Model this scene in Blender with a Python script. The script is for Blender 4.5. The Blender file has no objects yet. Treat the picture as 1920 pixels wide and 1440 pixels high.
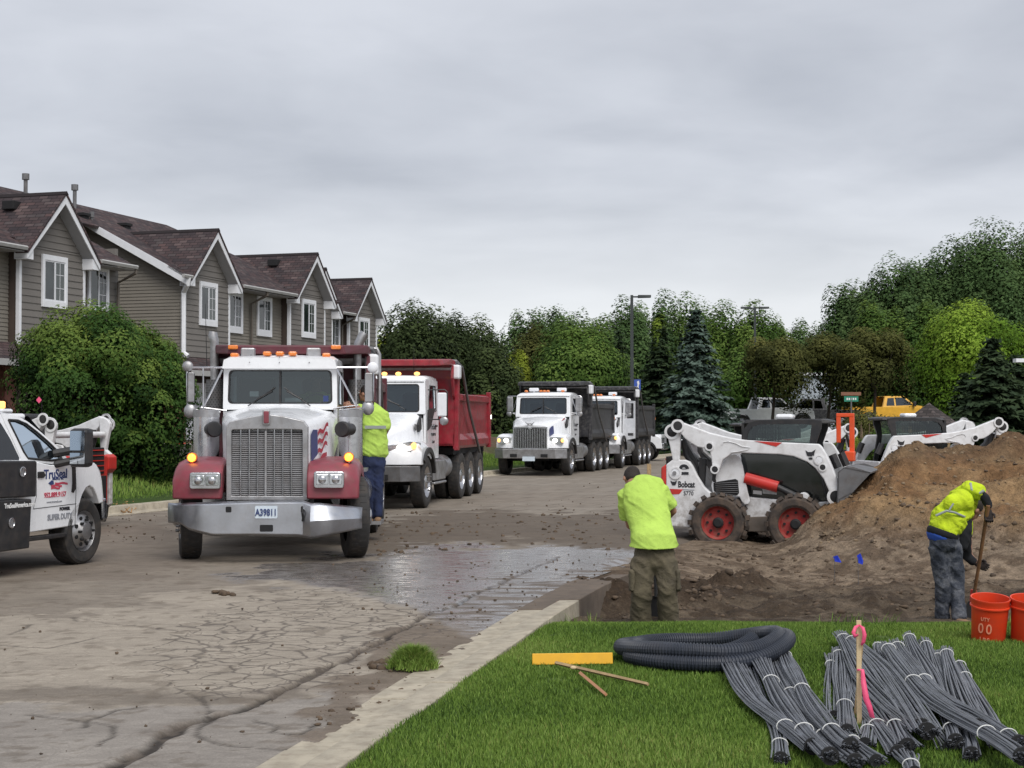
import bpy, math, random
import numpy as np
from mathutils import Vector, Matrix
random.seed(7)
rng = np.random.default_rng(7)
R = math.radians
scene = bpy.context.scene
COL = scene.collection

# ------------------------------------------------------------------ camera
FPX = 2950.0
CAMZ = 1.74
PITCH = math.atan(70 / FPX)
cam_d = bpy.data.cameras.new('camera'); cam = bpy.data.objects.new('camera', cam_d); COL.objects.link(cam)
cam_d.sensor_width = 36; cam_d.lens = FPX / 1920 * 36
cam_d.clip_start = .1; cam_d.clip_end = 5000
cam.location = (0, 0, CAMZ); cam.rotation_euler = (math.pi / 2 + PITCH, 0, 0)
scene.camera = cam

# ------------------------------------------------------------------ sky and sun (overcast)
w = bpy.data.worlds.new('World'); scene.world = w; w.use_nodes = True
nt = w.node_tree; nt.nodes.clear()
SUN_EL, SUN_AZ = R(50), R(158)
sky = nt.nodes.new('ShaderNodeTexSky'); sky.sky_type = 'NISHITA'; sky.sun_disc = False
sky.sun_elevation = SUN_EL; sky.sun_rotation = SUN_AZ
tc = nt.nodes.new('ShaderNodeTexCoord')
sep = nt.nodes.new('ShaderNodeSeparateXYZ'); nt.links.new(tc.outputs['Generated'], sep.inputs[0])
def wmath(op, a, b=None, clamp=False):
    n = nt.nodes.new('ShaderNodeMath'); n.operation = op; n.use_clamp = clamp
    for i, v in enumerate((a, b)):
        if v is None: continue
        if isinstance(v, (int, float)): n.inputs[i].default_value = v
        else: nt.links.new(v, n.inputs[i])
    return n.outputs[0]
zz = wmath('MAXIMUM', sep.outputs[2], 0.0)
den = wmath('ADD', zz, .16)
cx = wmath('DIVIDE', sep.outputs[0], den); cy = wmath('DIVIDE', sep.outputs[1], den)
comb = nt.nodes.new('ShaderNodeCombineXYZ'); nt.links.new(cx, comb.inputs[0]); nt.links.new(cy, comb.inputs[1])
def wnoise(scale, detail, rough, off):
    mp = nt.nodes.new('ShaderNodeMapping'); mp.inputs['Location'].default_value = off
    nt.links.new(comb.outputs[0], mp.inputs[0])
    n = nt.nodes.new('ShaderNodeTexNoise'); n.inputs['Scale'].default_value = scale
    n.inputs['Detail'].default_value = detail; n.inputs['Roughness'].default_value = rough
    n.inputs['Distortion'].default_value = .35
    nt.links.new(mp.outputs[0], n.inputs['Vector']); return n.outputs[0]
n1 = wnoise(1.15, 5, .48, (3.1, 1.7, 0)); n2 = wnoise(3.2, 4, .5, (.3, 5.2, 2))
nn = wmath('ADD', wmath('MULTIPLY', n1, .72), wmath('MULTIPLY', n2, .28))
ramp = nt.nodes.new('ShaderNodeValToRGB')
ramp.color_ramp.elements[0].position = .36; ramp.color_ramp.elements[0].color = (.278, .292, .326, 1)
ramp.color_ramp.elements[1].position = .64; ramp.color_ramp.elements[1].color = (.392, .406, .44, 1)
nt.links.new(nn, ramp.inputs[0])
hz = nt.nodes.new('ShaderNodeMapRange'); hz.inputs[1].default_value = 0.0; hz.inputs[2].default_value = .17
hz.inputs[3].default_value = 1; hz.inputs[4].default_value = 0; hz.interpolation_type = 'SMOOTHSTEP'
nt.links.new(sep.outputs[2], hz.inputs[0])
mx = nt.nodes.new('ShaderNodeMixRGB'); mx.inputs[2].default_value = (.57, .58, .588, 1)
nt.links.new(wmath('MULTIPLY', hz.outputs[0], .9), mx.inputs[0]); nt.links.new(ramp.outputs[0], mx.inputs[1])
SK = 10.0
sc_ = nt.nodes.new('ShaderNodeMixRGB'); sc_.blend_type = 'MULTIPLY'; sc_.inputs[0].default_value = 1
sc_.inputs[2].default_value = (SK, SK, SK, 1); nt.links.new(mx.outputs[0], sc_.inputs[1])
mx2 = nt.nodes.new('ShaderNodeMixRGB'); mx2.inputs[0].default_value = .95
nt.links.new(sky.outputs[0], mx2.inputs[1]); nt.links.new(sc_.outputs[0], mx2.inputs[2])
bg = nt.nodes.new('ShaderNodeBackground'); bg.inputs['Strength'].default_value = .10
out = nt.nodes.new('ShaderNodeOutputWorld')
nt.links.new(mx2.outputs[0], bg.inputs[0]); nt.links.new(bg.outputs[0], out.inputs[0])
sun_d = bpy.data.lights.new('sun', 'SUN'); sun_d.energy = 1.5; sun_d.angle = R(38); sun_d.color = (1, .97, .93)
sun = bpy.data.objects.new('sun', sun_d); COL.objects.link(sun)
sdir = Vector((math.sin(SUN_AZ) * math.cos(SUN_EL), math.cos(SUN_AZ) * math.cos(SUN_EL), math.sin(SUN_EL)))
sun.rotation_euler = sdir.to_track_quat('Z', 'Y').to_euler(); sun.location = (0, 0, 30)
scene.view_settings.view_transform = 'Standard'; scene.view_settings.look = 'None'
scene.view_settings.gamma = 1; scene.view_settings.exposure = .82
scene.view_settings.use_curve_mapping = False

# ------------------------------------------------------------------ pixel helpers (photo pixels -> places)
CR = Matrix.Rotation(math.pi / 2 + PITCH, 3, 'X')
CP = Vector((0, 0, CAMZ))
def ray(px, py): return CR @ Vector(((px - 960) / FPX, (720 - py) / FPX, -1))
def gnd(px, py, z=0):
    d = ray(px, py); return CP + d * ((z - CAMZ) / d.z)
def atY(px, py, Y):
    d = ray(px, py); return CP + d * (Y / d.y)
class Frame:
    def __init__(s, X, Y, Z, yaw):
        s.m = Matrix.Translation((X, Y, Z)) @ Matrix.Rotation(yaw, 4, 'Z'); s.i = s.m.inverted(); s.yaw = yaw; s.o = (X, Y, Z)
        s.c = s.i @ CP
    def tr(s, px, py, ax, val):
        d = s.i.to_3x3() @ ray(px, py); k = 'xyz'.index(ax)
        p = s.c + d * ((val - s.c[k]) / d[k]); return p

# ------------------------------------------------------------------ mesh builder
class MB:
    def __init__(s): s.v = []; s.f = []; s.uv = None
    def add(s, vs, fs):
        b = len(s.v); s.v += [tuple(p) for p in vs]; s.f += [tuple(i + b for i in f) for f in fs]; return s
    def box(s, c, d, rot=None):
        x, y, z = d[0] / 2, d[1] / 2, d[2] / 2
        vs = [Vector(p) for p in ((-x, -y, -z), (x, -y, -z), (x, y, -z), (-x, y, -z), (-x, -y, z), (x, -y, z), (x, y, z), (-x, y, z))]
        if rot is not None:
            m = rot if isinstance(rot, Matrix) else Matrix.Rotation(rot, 3, 'Z'); vs = [m @ p for p in vs]
        vs = [p + Vector(c) for p in vs]
        return s.add(vs, [(0, 3, 2, 1), (4, 5, 6, 7), (0, 1, 5, 4), (1, 2, 6, 5), (2, 3, 7, 6), (3, 0, 4, 7)])
    def bb(s, x0, x1, y0, y1, z0, z1):
        return s.box(((x0 + x1) / 2, (y0 + y1) / 2, (z0 + z1) / 2), (abs(x1 - x0), abs(y1 - y0), abs(z1 - z0)))
    def loft(s, secs, caps=True, closed=True):
        n = len(secs[0]); vs = [p for q in secs for p in q]; fs = []
        for k in range(len(secs) - 1):
            for i in range(n if closed else n - 1):
                j = (i + 1) % n; fs.append((k * n + i, k * n + j, (k + 1) * n + j, (k + 1) * n + i))
        if caps: fs.append(tuple(range(n - 1, -1, -1))); fs.append(tuple(range((len(secs) - 1) * n, len(secs) * n)))
        return s.add(vs, fs)
    def prism(s, pts, ax, a, b, fn=None):
        def P(p, t):
            q = {'x': (t, p[0], p[1]), 'y': (p[0], t, p[1]), 'z': (p[0], p[1], t)}[ax]; return q
        A = [P(p, a) for p in pts]; B = [P(p, b) for p in pts]
        if fn: A = [fn(Vector(p)) for p in A]; B = [fn(Vector(p)) for p in B]
        return s.loft([A, B])
    def cyl(s, p0, p1, r0, r1=None, n=12, caps=True):
        r1 = r0 if r1 is None else r1; p0 = Vector(p0); p1 = Vector(p1); q = (p1 - p0).to_track_quat('Z', 'Y')
        A = []; B = []
        for i in range(n):
            t = 2 * math.pi * i / n; c = Vector((math.cos(t), math.sin(t), 0)); A.append(p0 + q @ (c * r0)); B.append(p1 + q @ (c * r1))
        return s.loft([A, B], caps)
    def tube(s, path, r, n=8, caps=True):
        path = [Vector(p) for p in path]; secs = []; up = None
        for i, p in enumerate(path):
            t = (path[min(i + 1, len(path) - 1)] - path[max(i - 1, 0)]).normalized()
            if up is None:
                up = Vector((0, 0, 1)) if abs(t.z) < .9 else Vector((1, 0, 0))
            a = t.cross(up)
            if a.length < 1e-4: a = t.orthogonal()
            a.normalize(); b = a.cross(t).normalized(); up = b
            rr = r[i] if isinstance(r, (list, tuple)) else r
            secs.append([p + a * (rr * math.cos(2 * math.pi * k / n)) + b * (rr * math.sin(2 * math.pi * k / n)) for k in range(n)])
        return s.loft(secs, caps)
    def lathe(s, prof, org, dirv, n=24, caps=False):
        q = Vector(dirv).to_track_quat('Z', 'Y'); o = Vector(org); secs = []
        for r, h in prof:
            secs.append([o + q @ Vector((r * math.cos(2 * math.pi * i / n), r * math.sin(2 * math.pi * i / n), h)) for i in range(n)])
        return s.loft(secs, caps)
    def ell(s, c, r, nu=12, nv=8, rot=None):
        c = Vector(c); r = (r, r, r) if isinstance(r, (int, float)) else r; secs = []
        for j in range(nv + 1):
            ph = -math.pi / 2 + math.pi * j / nv; cr = max(math.cos(ph), .02)
            sec = []
            for i in range(nu):
                t = 2 * math.pi * i / nu; p = Vector((r[0] * cr * math.cos(t), r[1] * cr * math.sin(t), r[2] * math.sin(ph)))
                if rot is not None: p = rot @ p
                sec.append(c + p)
            secs.append(sec)
        return s.loft(secs)
    def ring(s, outer, inner, off):
        n = len(outer); off = Vector(off)
        O = [Vector(p) for p in outer]; I = [Vector(p) for p in inner]
        vs = O + I + [p + off for p in O] + [p + off for p in I]; fs = []
        for i in range(n):
            j = (i + 1) % n
            fs += [(i, j, n + j, n + i), (2 * n + j, 2 * n + i, 3 * n + i, 3 * n + j), (i, 2 * n + i, 2 * n + j, j), (n + i, n + j, 3 * n + j, 3 * n + i)]
        return s.add(vs, fs)
    def slab(s, pts, off):
        off = Vector(off); A = [Vector(p) for p in pts]; return s.loft([A, [p + off for p in A]])
    def ellt(s, path, side, n=16):
        # elliptical tube: path = [(point, half width along side, half depth)], rounded ends
        pts = [Vector(p[0]) for p in path]; secs = []; side = Vector(side).normalized()
        k = len(pts)
        def sec(i, p, f):
            t = (pts[min(i + 1, k - 1)] - pts[max(i - 1, 0)]).normalized(); a = (side - t * side.dot(t)).normalized(); b = t.cross(a)
            return [p + a * (path[i][1] * f * math.cos(2 * math.pi * q / n)) + b * (path[i][2] * f * math.sin(2 * math.pi * q / n)) for q in range(n)]
        t0 = (pts[0] - pts[1]).normalized(); t1 = (pts[-1] - pts[-2]).normalized(); m0 = min(path[0][1:]) ; m1 = min(path[-1][1:])
        secs.append(sec(0, pts[0] + t0 * m0 * .5, .3)); secs.append(sec(0, pts[0] + t0 * m0 * .35, .75))
        for i in range(k): secs.append(sec(i, pts[i], 1))
        secs.append(sec(k - 1, pts[-1] + t1 * m1 * .35, .75)); secs.append(sec(k - 1, pts[-1] + t1 * m1 * .5, .3))
        return s.loft(secs)
    def mesh(s, name):
        me = bpy.data.meshes.new(name); me.from_pydata([tuple(p) for p in s.v], [], s.f); me.update()
        if s.uv: 
            l = me.uv_layers.new(name='UVMap'); l.data.foreach_set('uv', [c for q in s.uv for c in q])
        return me
    def build(s, name, mat, parent=None, smooth=35, bevel=0, fix=True, segs=2):
        me = s.mesh(name)
        if fix:
            import bmesh
            bm = bmesh.new(); bm.from_mesh(me); bmesh.ops.recalc_face_normals(bm, faces=bm.faces); bm.to_mesh(me); bm.free()
        me.materials.append(mat)
        if smooth: me.shade_smooth(); me.set_sharp_from_angle(angle=R(smooth))
        o = bpy.data.objects.new(name, me); COL.objects.link(o)
        if parent: o.parent = parent
        if bevel:
            b = o.modifiers.new('bevel', 'BEVEL'); b.width = bevel; b.segments = segs; b.limit_method = 'ANGLE'; b.angle_limit = R(40); b.harden_normals = False
        return o
def tag(o, label=None, cat=None, group=None, kind=None):
    if label: o['label'] = label
    if cat: o['category'] = cat
    if group: o['group'] = group
    if kind: o['kind'] = kind
    return o
def empty(name, fr=None, label=None, cat=None, group=None, parent=None):
    o = bpy.data.objects.new(name, None); COL.objects.link(o); o.empty_display_size = .2
    if fr is not None: o.location = fr.o; o.rotation_euler = (0, 0, fr.yaw)
    if parent: o.parent = parent
    return tag(o, label, cat, group)
def copy_tree(o, parent=None):
    c = o.copy(); COL.objects.link(c)
    if parent: c.parent = parent
    for ch in list(o.children): copy_tree(ch, c)
    return c
def np_mesh(name, V, F, mat, parent=None, smooth=False, attrs=None, colattr=None, fn=None):
    me = bpy.data.meshes.new(name); V = np.asarray(V, np.float32); F = np.asarray(F, np.int32)
    k = F.shape[1]; me.vertices.add(len(V)); me.vertices.foreach_set('co', V.ravel())
    me.loops.add(F.size); me.loops.foreach_set('vertex_index', F.ravel())
    me.polygons.add(len(F)); me.polygons.foreach_set('loop_start', np.arange(0, F.size, k, dtype=np.int32))
    me.polygons.foreach_set('loop_total', np.full(len(F), k, np.int32))
    me.update(calc_edges=True); me.validate()
    if attrs:
        for n_, a in attrs.items():
            t = me.attributes.new(n_, 'FLOAT', 'POINT'); t.data.foreach_set('value', np.asarray(a, np.float32).ravel())
    if fn is not None: t = me.attributes.new('fn', 'FLOAT_VECTOR', 'POINT'); t.data.foreach_set('vector', np.asarray(fn, np.float32).ravel())
    if colattr is not None:
        t = me.color_attributes.new('Col', 'FLOAT_COLOR', 'POINT'); c = np.ones((len(V), 4), np.float32); c[:, :3] = colattr
        t.data.foreach_set('color', c.ravel())
    me.materials.append(mat)
    if smooth: me.shade_smooth()
    o = bpy.data.objects.new(name, me); COL.objects.link(o)
    if parent: o.parent = parent
    return o

# ------------------------------------------------------------------ noise
def _h(ix, iy, s):
    n = (ix.astype(np.int64) * 374761393 + iy.astype(np.int64) * 668265263 + s * 1442695041) & 0xffffffff
    n = ((n ^ (n >> 13)) * 1274126177) & 0xffffffff
    return ((n ^ (n >> 16)) & 0xffff) / 65535.0
def vn(x, y, s=0):
    ix = np.floor(x); iy = np.floor(y); fx = x - ix; fy = y - iy; fx = fx * fx * (3 - 2 * fx); fy = fy * fy * (3 - 2 * fy)
    return (_h(ix, iy, s) * (1 - fx) + _h(ix + 1, iy, s) * fx) * (1 - fy) + (_h(ix, iy + 1, s) * (1 - fx) + _h(ix + 1, iy + 1, s) * fx) * fy
def fbm(x, y, o=4, s=0, g=.5):
    a = 1; t = 0; r = 0
    for k in range(o): r = r + a * vn(x * 2 ** k + 17 * k, y * 2 ** k - 9 * k, s + k); t += a; a *= g
    return r / t
def sst(a, b, x): t = np.clip((x - a) / (b - a), 0, 1); return t * t * (3 - 2 * t)

# ------------------------------------------------------------------ materials
def lin(h):
    h = h.lstrip('#'); o = []
    for i in (0, 2, 4):
        c = int(h[i:i + 2], 16) / 255; o.append(c / 12.92 if c <= .04045 else ((c + .055) / 1.055) ** 2.4)
    return tuple(o)
class NT:
    def __init__(s, name):
        s.m = bpy.data.materials.new(name); s.m.use_nodes = True; s.t = s.m.node_tree; s.t.nodes.clear()
        s.o = s.n('ShaderNodeOutputMaterial'); s.b = s.n('ShaderNodeBsdfPrincipled'); s.l(s.b.outputs[0], s.o.inputs[0])
        s.tc = s.n('ShaderNodeTexCoord')
    def n(s, k, **kw):
        x = s.t.nodes.new(k)
        for a, v in kw.items(): setattr(x, a, v)
        return x
    def l(s, a, b): s.t.links.new(a, b)
    def setv(s, sock, v):
        if isinstance(v, (int, float)): sock.default_value = v
        elif isinstance(v, (tuple, list)): sock.default_value = tuple(v) + ((1,) if len(v) == 3 and sock.type == 'RGBA' else ())
        else: s.l(v, sock)
    def noise(s, sc, det=3, rough=.5, vec=None, dist=0):
        n = s.n('ShaderNodeTexNoise'); n.inputs['Scale'].default_value = sc; n.inputs['Detail'].default_value = det; n.inputs['Roughness'].default_value = rough
        n.inputs['Distortion'].default_value = dist; s.l(vec or s.tc.outputs['Object'], n.inputs['Vector']); return n.outputs[0]
    def map(s, v, a, b, c=0, d=1):
        n = s.n('ShaderNodeMapRange'); s.setv(n.inputs[0], v)
        for i, x in enumerate((a, b, c, d)): n.inputs[i + 1].default_value = x
        return n.outputs[0]
    def mix(s, f, a, b, mode='MIX'):
        n = s.n('ShaderNodeMixRGB', blend_type=mode); s.setv(n.inputs[0], f); s.setv(n.inputs[1], a); s.setv(n.inputs[2], b); return n.outputs[0]
    def math(s, op, a, b=0, clamp=False):
        n = s.n('ShaderNodeMath', operation=op); n.use_clamp = clamp; s.setv(n.inputs[0], a); s.setv(n.inputs[1], b); return n.outputs[0]
    def attr(s, name): return s.n('ShaderNodeAttribute', attribute_name=name)
    def bump(s, h, st=.3, d=.01):
        n = s.n('ShaderNodeBump'); s.setv(n.inputs['Strength'], st); n.inputs['Distance'].default_value = d; s.setv(n.inputs['Height'], h); s.l(n.outputs[0], s.b.inputs['Normal'])
    def p(s, **kw):
        for k, v in kw.items(): s.setv(s.b.inputs[{'col': 'Base Color', 'rough': 'Roughness', 'metal': 'Metallic', 'coat': 'Coat Weight', 'spec': 'Specular IOR Level', 'ecol': 'Emission Color', 'estr': 'Emission Strength'}[k]], v)
        return s
MUD = (.115, .085, .06)
def mat(name, col, rough=.5, metal=0, var=.1, ns=5, bump=0, bs=60, bd=.01, dirt=0, dz=None, coat=0, spec=.5, mud=MUD):
    t = NT(name); col = lin(col) if isinstance(col, str) else col
    n = t.noise(ns, 4); c = t.mix(t.map(n, .3, .7), tuple(x * (1 - var) for x in col), tuple(min(1, x * (1 + var)) for x in col))
    r = t.map(n, .3, .7, max(.02, rough - .06), min(1, rough + .08))
    if dirt:
        g = t.noise(9, 6, .65); f = t.map(g, .45, .7, 0, dirt)
        if dz:
            sp = t.n('ShaderNodeSeparateXYZ'); t.l(t.tc.outputs['Object'], sp.inputs[0])
            hz_ = t.map(sp.outputs[2], dz[0], dz[1], 1, 0)
            f = t.math('ADD', t.math('MULTIPLY', f, .35), t.math('MULTIPLY', hz_, t.map(g, .3, .6, 0, dirt)), True)
        c = t.mix(f, c, mud); r = t.mix(f, r, (.85, .85, .85))
    t.p(col=c, rough=r, metal=metal, coat=coat, spec=spec)
    if bump: t.bump(t.noise(bs, 4, .6, dist=.6), bump, bd)
    return t.m
def emis(name, col, st, base=None):
    t = NT(name); t.p(col=base or col, ecol=col, estr=st, rough=.3); return t.m
def glass(name, tint=(.25, .3, .32), refl=.9, f0=.09):
    t = NT(name); tr = t.n('ShaderNodeBsdfTransparent'); tr.inputs[0].default_value = tint + (1,)
    gl = t.n('ShaderNodeBsdfGlossy'); gl.inputs['Roughness'].default_value = .04; gl.inputs[0].default_value = (refl * .86, refl * .97, refl * 1.05, 1)
    lw = t.n('ShaderNodeLayerWeight'); lw.inputs[0].default_value = .3
    f = t.map(lw.outputs['Fresnel'], 0, 1, f0, 1)
    m = t.n('ShaderNodeMixShader'); t.l(f, m.inputs[0]); t.l(tr.outputs[0], m.inputs[1]); t.l(gl.outputs[0], m.inputs[2]); t.l(m.outputs[0], t.o.inputs[0])
    t.t.nodes.remove(t.b); return t.m
M = {}
M['white'] = mat('white_paint', (.80, .81, .83), .28, var=.03, coat=.4, dirt=.22, dz=(.3, 1.3))
M['white_cl'] = mat('white_paint_clean', (.84, .85, .87), .25, var=.02, coat=.5, dirt=.06)
M['loader'] = mat('loader_white', (.74, .74, .75), .42, var=.04, dirt=.75, dz=(.1, 1.0), mud=(.17, .13, .095))
M['maroon'] = mat('maroon_paint', (.235, .04, .058), .42, var=.15, coat=.2, dirt=.35)
M['bedmaroon'] = mat('bed_maroon_paint', (.10, .014, .025), .45, var=.15, dirt=.25)
M['bedred'] = mat('bed_red_paint', (.27, .012, .024), .42, var=.3, coat=.2, dirt=.3)
M['bedblack'] = mat('bed_black_paint', (.022, .022, .026), .5, var=.3, dirt=.4, mud=(.2, .19, .18))
M['chrome'] = mat('chrome', (.55, .56, .59), .16, 1, var=.1, dirt=.3, mud=(.2, .17, .14))
M['alu'] = mat('dull_aluminium', (.42, .42, .43), .42, .9, var=.15, dirt=.4, mud=(.16, .13, .11))
M['polish'] = mat('polished_aluminium', (.55, .55, .57), .2, 1, var=.08, dirt=.2)
M['steel'] = mat('grey_steel', (.17, .17, .175), .5, .5, var=.2, dirt=.4)
M['black'] = mat('black_plastic', (.018, .018, .02), .45, var=.2, dirt=.25, mud=(.1, .08, .065))
M['matblack'] = mat('matt_black', (.012, .012, .013), .8, var=.2)
M['rubber'] = mat('tyre_rubber', (.028, .027, .027), .78, var=.3, bump=.2, dirt=.55, mud=(.085, .068, .055))
M['mudrubber'] = mat('muddy_tyre_rubber', (.05, .04, .034), .85, var=.3, bump=.5, bs=40, dirt=.95, mud=(.12, .085, .062))
M['glass'] = glass('tinted_glass', (.27, .32, .33), .9, .07)
M['glassd'] = glass('dark_glass', (.06, .07, .075))
M['glassl'] = glass('loader_cab_glass', (.42, .48, .45), .9, .03)
M['mirror'] = mat('mirror_glass', (.5, .53, .56), .05, 1, var=.02)
M['amber'] = mat('amber_lens', (.75, .2, .02), .25, var=.1, coat=.5)
M['amber_lit'] = emis('lit_amber_lamp', (1, .42, .03), 3.2)
M['amber_glow'] = emis('glowing_amber_marker', (1, .45, .12), 1.2)
M['head_lit'] = emis('lit_headlamp', (1, .93, .8), 3.5)
M['lens'] = mat('headlamp_lens', (.5, .52, .54), .08, .6, var=.3, ns=20, coat=.6)
M['red'] = mat('red_paint', (.55, .03, .022), .4, var=.1, dirt=.25)
M['redrim'] = mat('red_wheel_paint', (.33, .028, .025), .6, var=.25, dirt=.95, mud=(.2, .1, .075))
M['slat'] = mat('grille_slat_metal', (.20, .20, .21), .5, .2, var=.1, dirt=.3)
M['deco_red'] = mat('flag_red', (.36, .03, .05), .5, var=.05)
M['deco_blue'] = mat('flag_blue', (.045, .055, .16), .5, var=.1)
M['deco_grey'] = mat('flag_grey', (.2, .2, .23), .5, var=.05)
M['ink'] = mat('black_lettering', (.02, .02, .025), .5, var=.05)
M['inkblue'] = mat('blue_lettering', (.03, .05, .16), .5, var=.05)
M['inkred'] = mat('red_lettering', (.5, .06, .1), .5, var=.05)
M['inkgrey'] = mat('grey_lettering', (.28, .29, .32), .5, var=.05)
M['inkwhite'] = mat('white_lettering', (.75, .75, .75), .5, var=.05)
M['plate'] = mat('licence_plate', (.6, .68, .75), .4, var=.05)
M['orange'] = mat('orange_paint', (.78, .09, .02), .4, var=.08, dirt=.2)
M['seat'] = mat('seat_fabric', (.03, .03, .035), .9)
M['hivis'] = mat('hi_vis_fabric', (.44, .63, .12), .9, var=.12, ns=3, bump=.45, bs=13, bd=.03, spec=.1, dirt=.12)
M['hivisy'] = mat('hi_vis_yellow_fabric', (.52, .66, .03), .9, var=.12, ns=3, bump=.7, bs=11, bd=.035, spec=.1, dirt=.15)
M['reflect'] = mat('reflective_tape', (.30, .33, .31), .4, var=.05)
M['skin'] = mat('skin', (.34, .17, .11), .55, var=.1)
M['hair'] = mat('dark_hair', (.018, .012, .009), .7, var=.3, bump=.5, bs=300)
M['khaki'] = mat('khaki_trousers', (.105, .088, .055), .9, var=.3, ns=6, bump=.7, bs=12, bd=.03, dirt=.4, mud=(.07, .055, .04))
M['jeans'] = mat('paint_stained_jeans', (.035, .042, .06), .9, var=.35, ns=9, bump=.7, bs=14, bd=.03, dirt=.55, mud=(.26, .26, .27))
M['jeansb'] = mat('blue_jeans', (.018, .028, .075), .9, var=.3, ns=9, bump=.3, bs=120)
M['navy'] = mat('dark_fleece', (.012, .013, .016), .95, var=.2)
M['glove'] = mat('dark_glove', (.03, .022, .02), .9, var=.3)
M['bluecl'] = mat('blue_shirt', (.03, .09, .42), .85, var=.1)
M['boot'] = mat('tan_boot', (.22, .13, .07), .7, var=.2, dirt=.4)
M['wood'] = mat('weathered_wood', (.36, .25, .13), .7, var=.25, ns=14, bump=.2)
M['woodn'] = mat('new_wood', (.60, .46, .27), .65, var=.12, ns=14)
M['woodd'] = mat('brown_wood_handle', (.20, .10, .045), .6, var=.25, ns=14)
def text_obj(s, size, mat_, parent, M4, name='lettering', ext=.002, bold=0, shear=0, sx=1):
    cu = bpy.data.curves.new('t', 'FONT'); cu.body = s; cu.size = size; cu.extrude = ext; cu.align_x = 'CENTER'; cu.align_y = 'CENTER'
    cu.offset = bold; cu.shear = shear; cu.resolution_u = 3
    o = bpy.data.objects.new('t', cu); COL.objects.link(o); dg = bpy.context.evaluated_depsgraph_get()
    me = bpy.data.meshes.new_from_object(o.evaluated_get(dg)); bpy.data.objects.remove(o); bpy.data.curves.remove(cu)
    me.transform(M4 @ Matrix.Diagonal((sx, 1, 1, 1))); me.materials.clear(); me.materials.append(mat_); me.name = name
    q = bpy.data.objects.new(name, me); COL.objects.link(q)
    if parent: q.parent = parent
    return q
def basis(org, xa, ya):
    xa = Vector(xa).normalized(); za = xa.cross(Vector(ya)).normalized(); ya = za.cross(xa)
    m = Matrix((xa, ya, za)).transposed().to_4x4(); m.translation = Vector(org); return m
# ================================================================== GROUND
U = Vector((.3043, .9526, 0)); YAWU = -R(17.72)
def XR(Y):
    Y = np.asarray(Y, float); return np.where(Y < 13, -2.45 + .2 * Y, np.where(Y < 17, -2.45 + .2 * Y + .004 * (Y - 13) ** 2, 1.014 + .335 * (Y - 17)))
def XL(Y): return -16.8 + .319 * np.asarray(Y, float)
def proj(X, Y, Z):
    c, s = math.cos(PITCH), math.sin(PITCH); dz = Z - CAMZ; f = Y * c + dz * s; u = dz * c - Y * s
    return 960 + FPX * X / f, 720 - FPX * u / f
def inpoly(px, py, poly):
    r = np.zeros(px.shape, bool); n = len(poly)
    for i in range(n):
        x0, y0 = poly[i]; x1, y1 = poly[(i + 1) % n]
        if y0 == y1: continue
        c = ((y0 > py) != (y1 > py)) & (px < (x1 - x0) * (py - y0) / (y1 - y0) + x0); r ^= c
    return r
def pdist(X, Y, pts):
    d = np.full(X.shape, 1e9)
    for (a, b) in zip(pts[:-1], pts[1:]):
        ax, ay = a[0], a[1]; bx, by = b[0] - ax, b[1] - ay; t = np.clip(((X - ax) * bx + (Y - ay) * by) / (bx * bx + by * by + 1e-9), 0, 1)
        d = np.minimum(d, np.hypot(X - ax - t * bx, Y - ay - t * by))
    return d
def grid_faces(nr, nc):
    i = np.arange(nr - 1)[:, None] * nc + np.arange(nc - 1)[None, :]
    return np.stack([i, i + 1, i + nc + 1, i + nc], -1).reshape(-1, 4)
def dirt_h(X, Y):
    X = np.asarray(X, float); Y = np.asarray(Y, float)
    e = X - XR(Y)
    z = -.16 - .10 * (1 - sst(15.0, 16.4, Y)) * sst(14.3, 14.9, Y) + .14 * (1 - sst(14.1, 14.7, Y))
    lump = sst(15.0, 16.2, Y) * (1 - sst(17.6, 18.8, Y)); lump = lump * (.35 + .65 * sst(.4, .62, fbm(X * .8, Y * .8, 2, 5)))
    z = z + lump * (.15 + .48 * (fbm(X * 2.6, Y * 2.6, 4, 11) - .45))
    rough = .35 + .65 * lump
    z = z + rough * .22 * (fbm(X * 3.1, Y * 3.1, 5, 21, .6) - .5)
    z = z + rough * .06 * (vn(X * 12, Y * 12, 4) - .5) + rough * .03 * (vn(X * 24, Y * 24, 6) - .5)
    # heap
    Xs = X + .45 * np.clip(24 - Y, 0, 9) * .8 + .5 * (fbm(X * .7, Y * .7, 3, 31) - .5)
    H = np.interp(Xs, [3.85, 4.4, 4.8, 5.15, 5.6, 6.0, 6.6, 7.1, 7.5, 8.2, 12, 16], [0, .25, .6, .95, 1.28, 1.5, 1.42, 1.42, 1.58, 1.6, 1.5, 1.0])
    wf = 4.6 + .25 * (X - 5); t = np.where(Y < 24, (24 - Y) / wf, (Y - 24) / 4.0)
    pr = np.clip(1 - t, 0, 1); pr = pr ** 1.15 * (1.25 - .25 * pr)
    pr = np.clip(pr, 0, 1)
    h = H * pr
    hh = sst(.02, .5, h)
    h = h + hh * (.45 * (fbm(X * 1.3, Y * 1.5, 4, 41, .55) - .5) + .17 * (fbm(X * 5, Y * 5, 4, 51, .65) - .5)) * sst(0, .4, pr)
    z = z + h
    z = z + (1 - sst(.05, 1.4, e)) * (-.012 - z + .05 * (fbm(X * 4, Y * 4, 3, 33) - .45)) * sst(17.0, 18.2, Y)
    k = 1 - sst(31, 34, Y); z = z * k + (-.1) * (1 - k)
    return z
def lawn_h(X, Y):
    return .10 - .02 * sst(9, 13, Y) - .10 * sst(12.6, 13.8, Y) + .03 * (fbm(X * 1.2, Y * 1.2, 2, 61) - .5)

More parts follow.
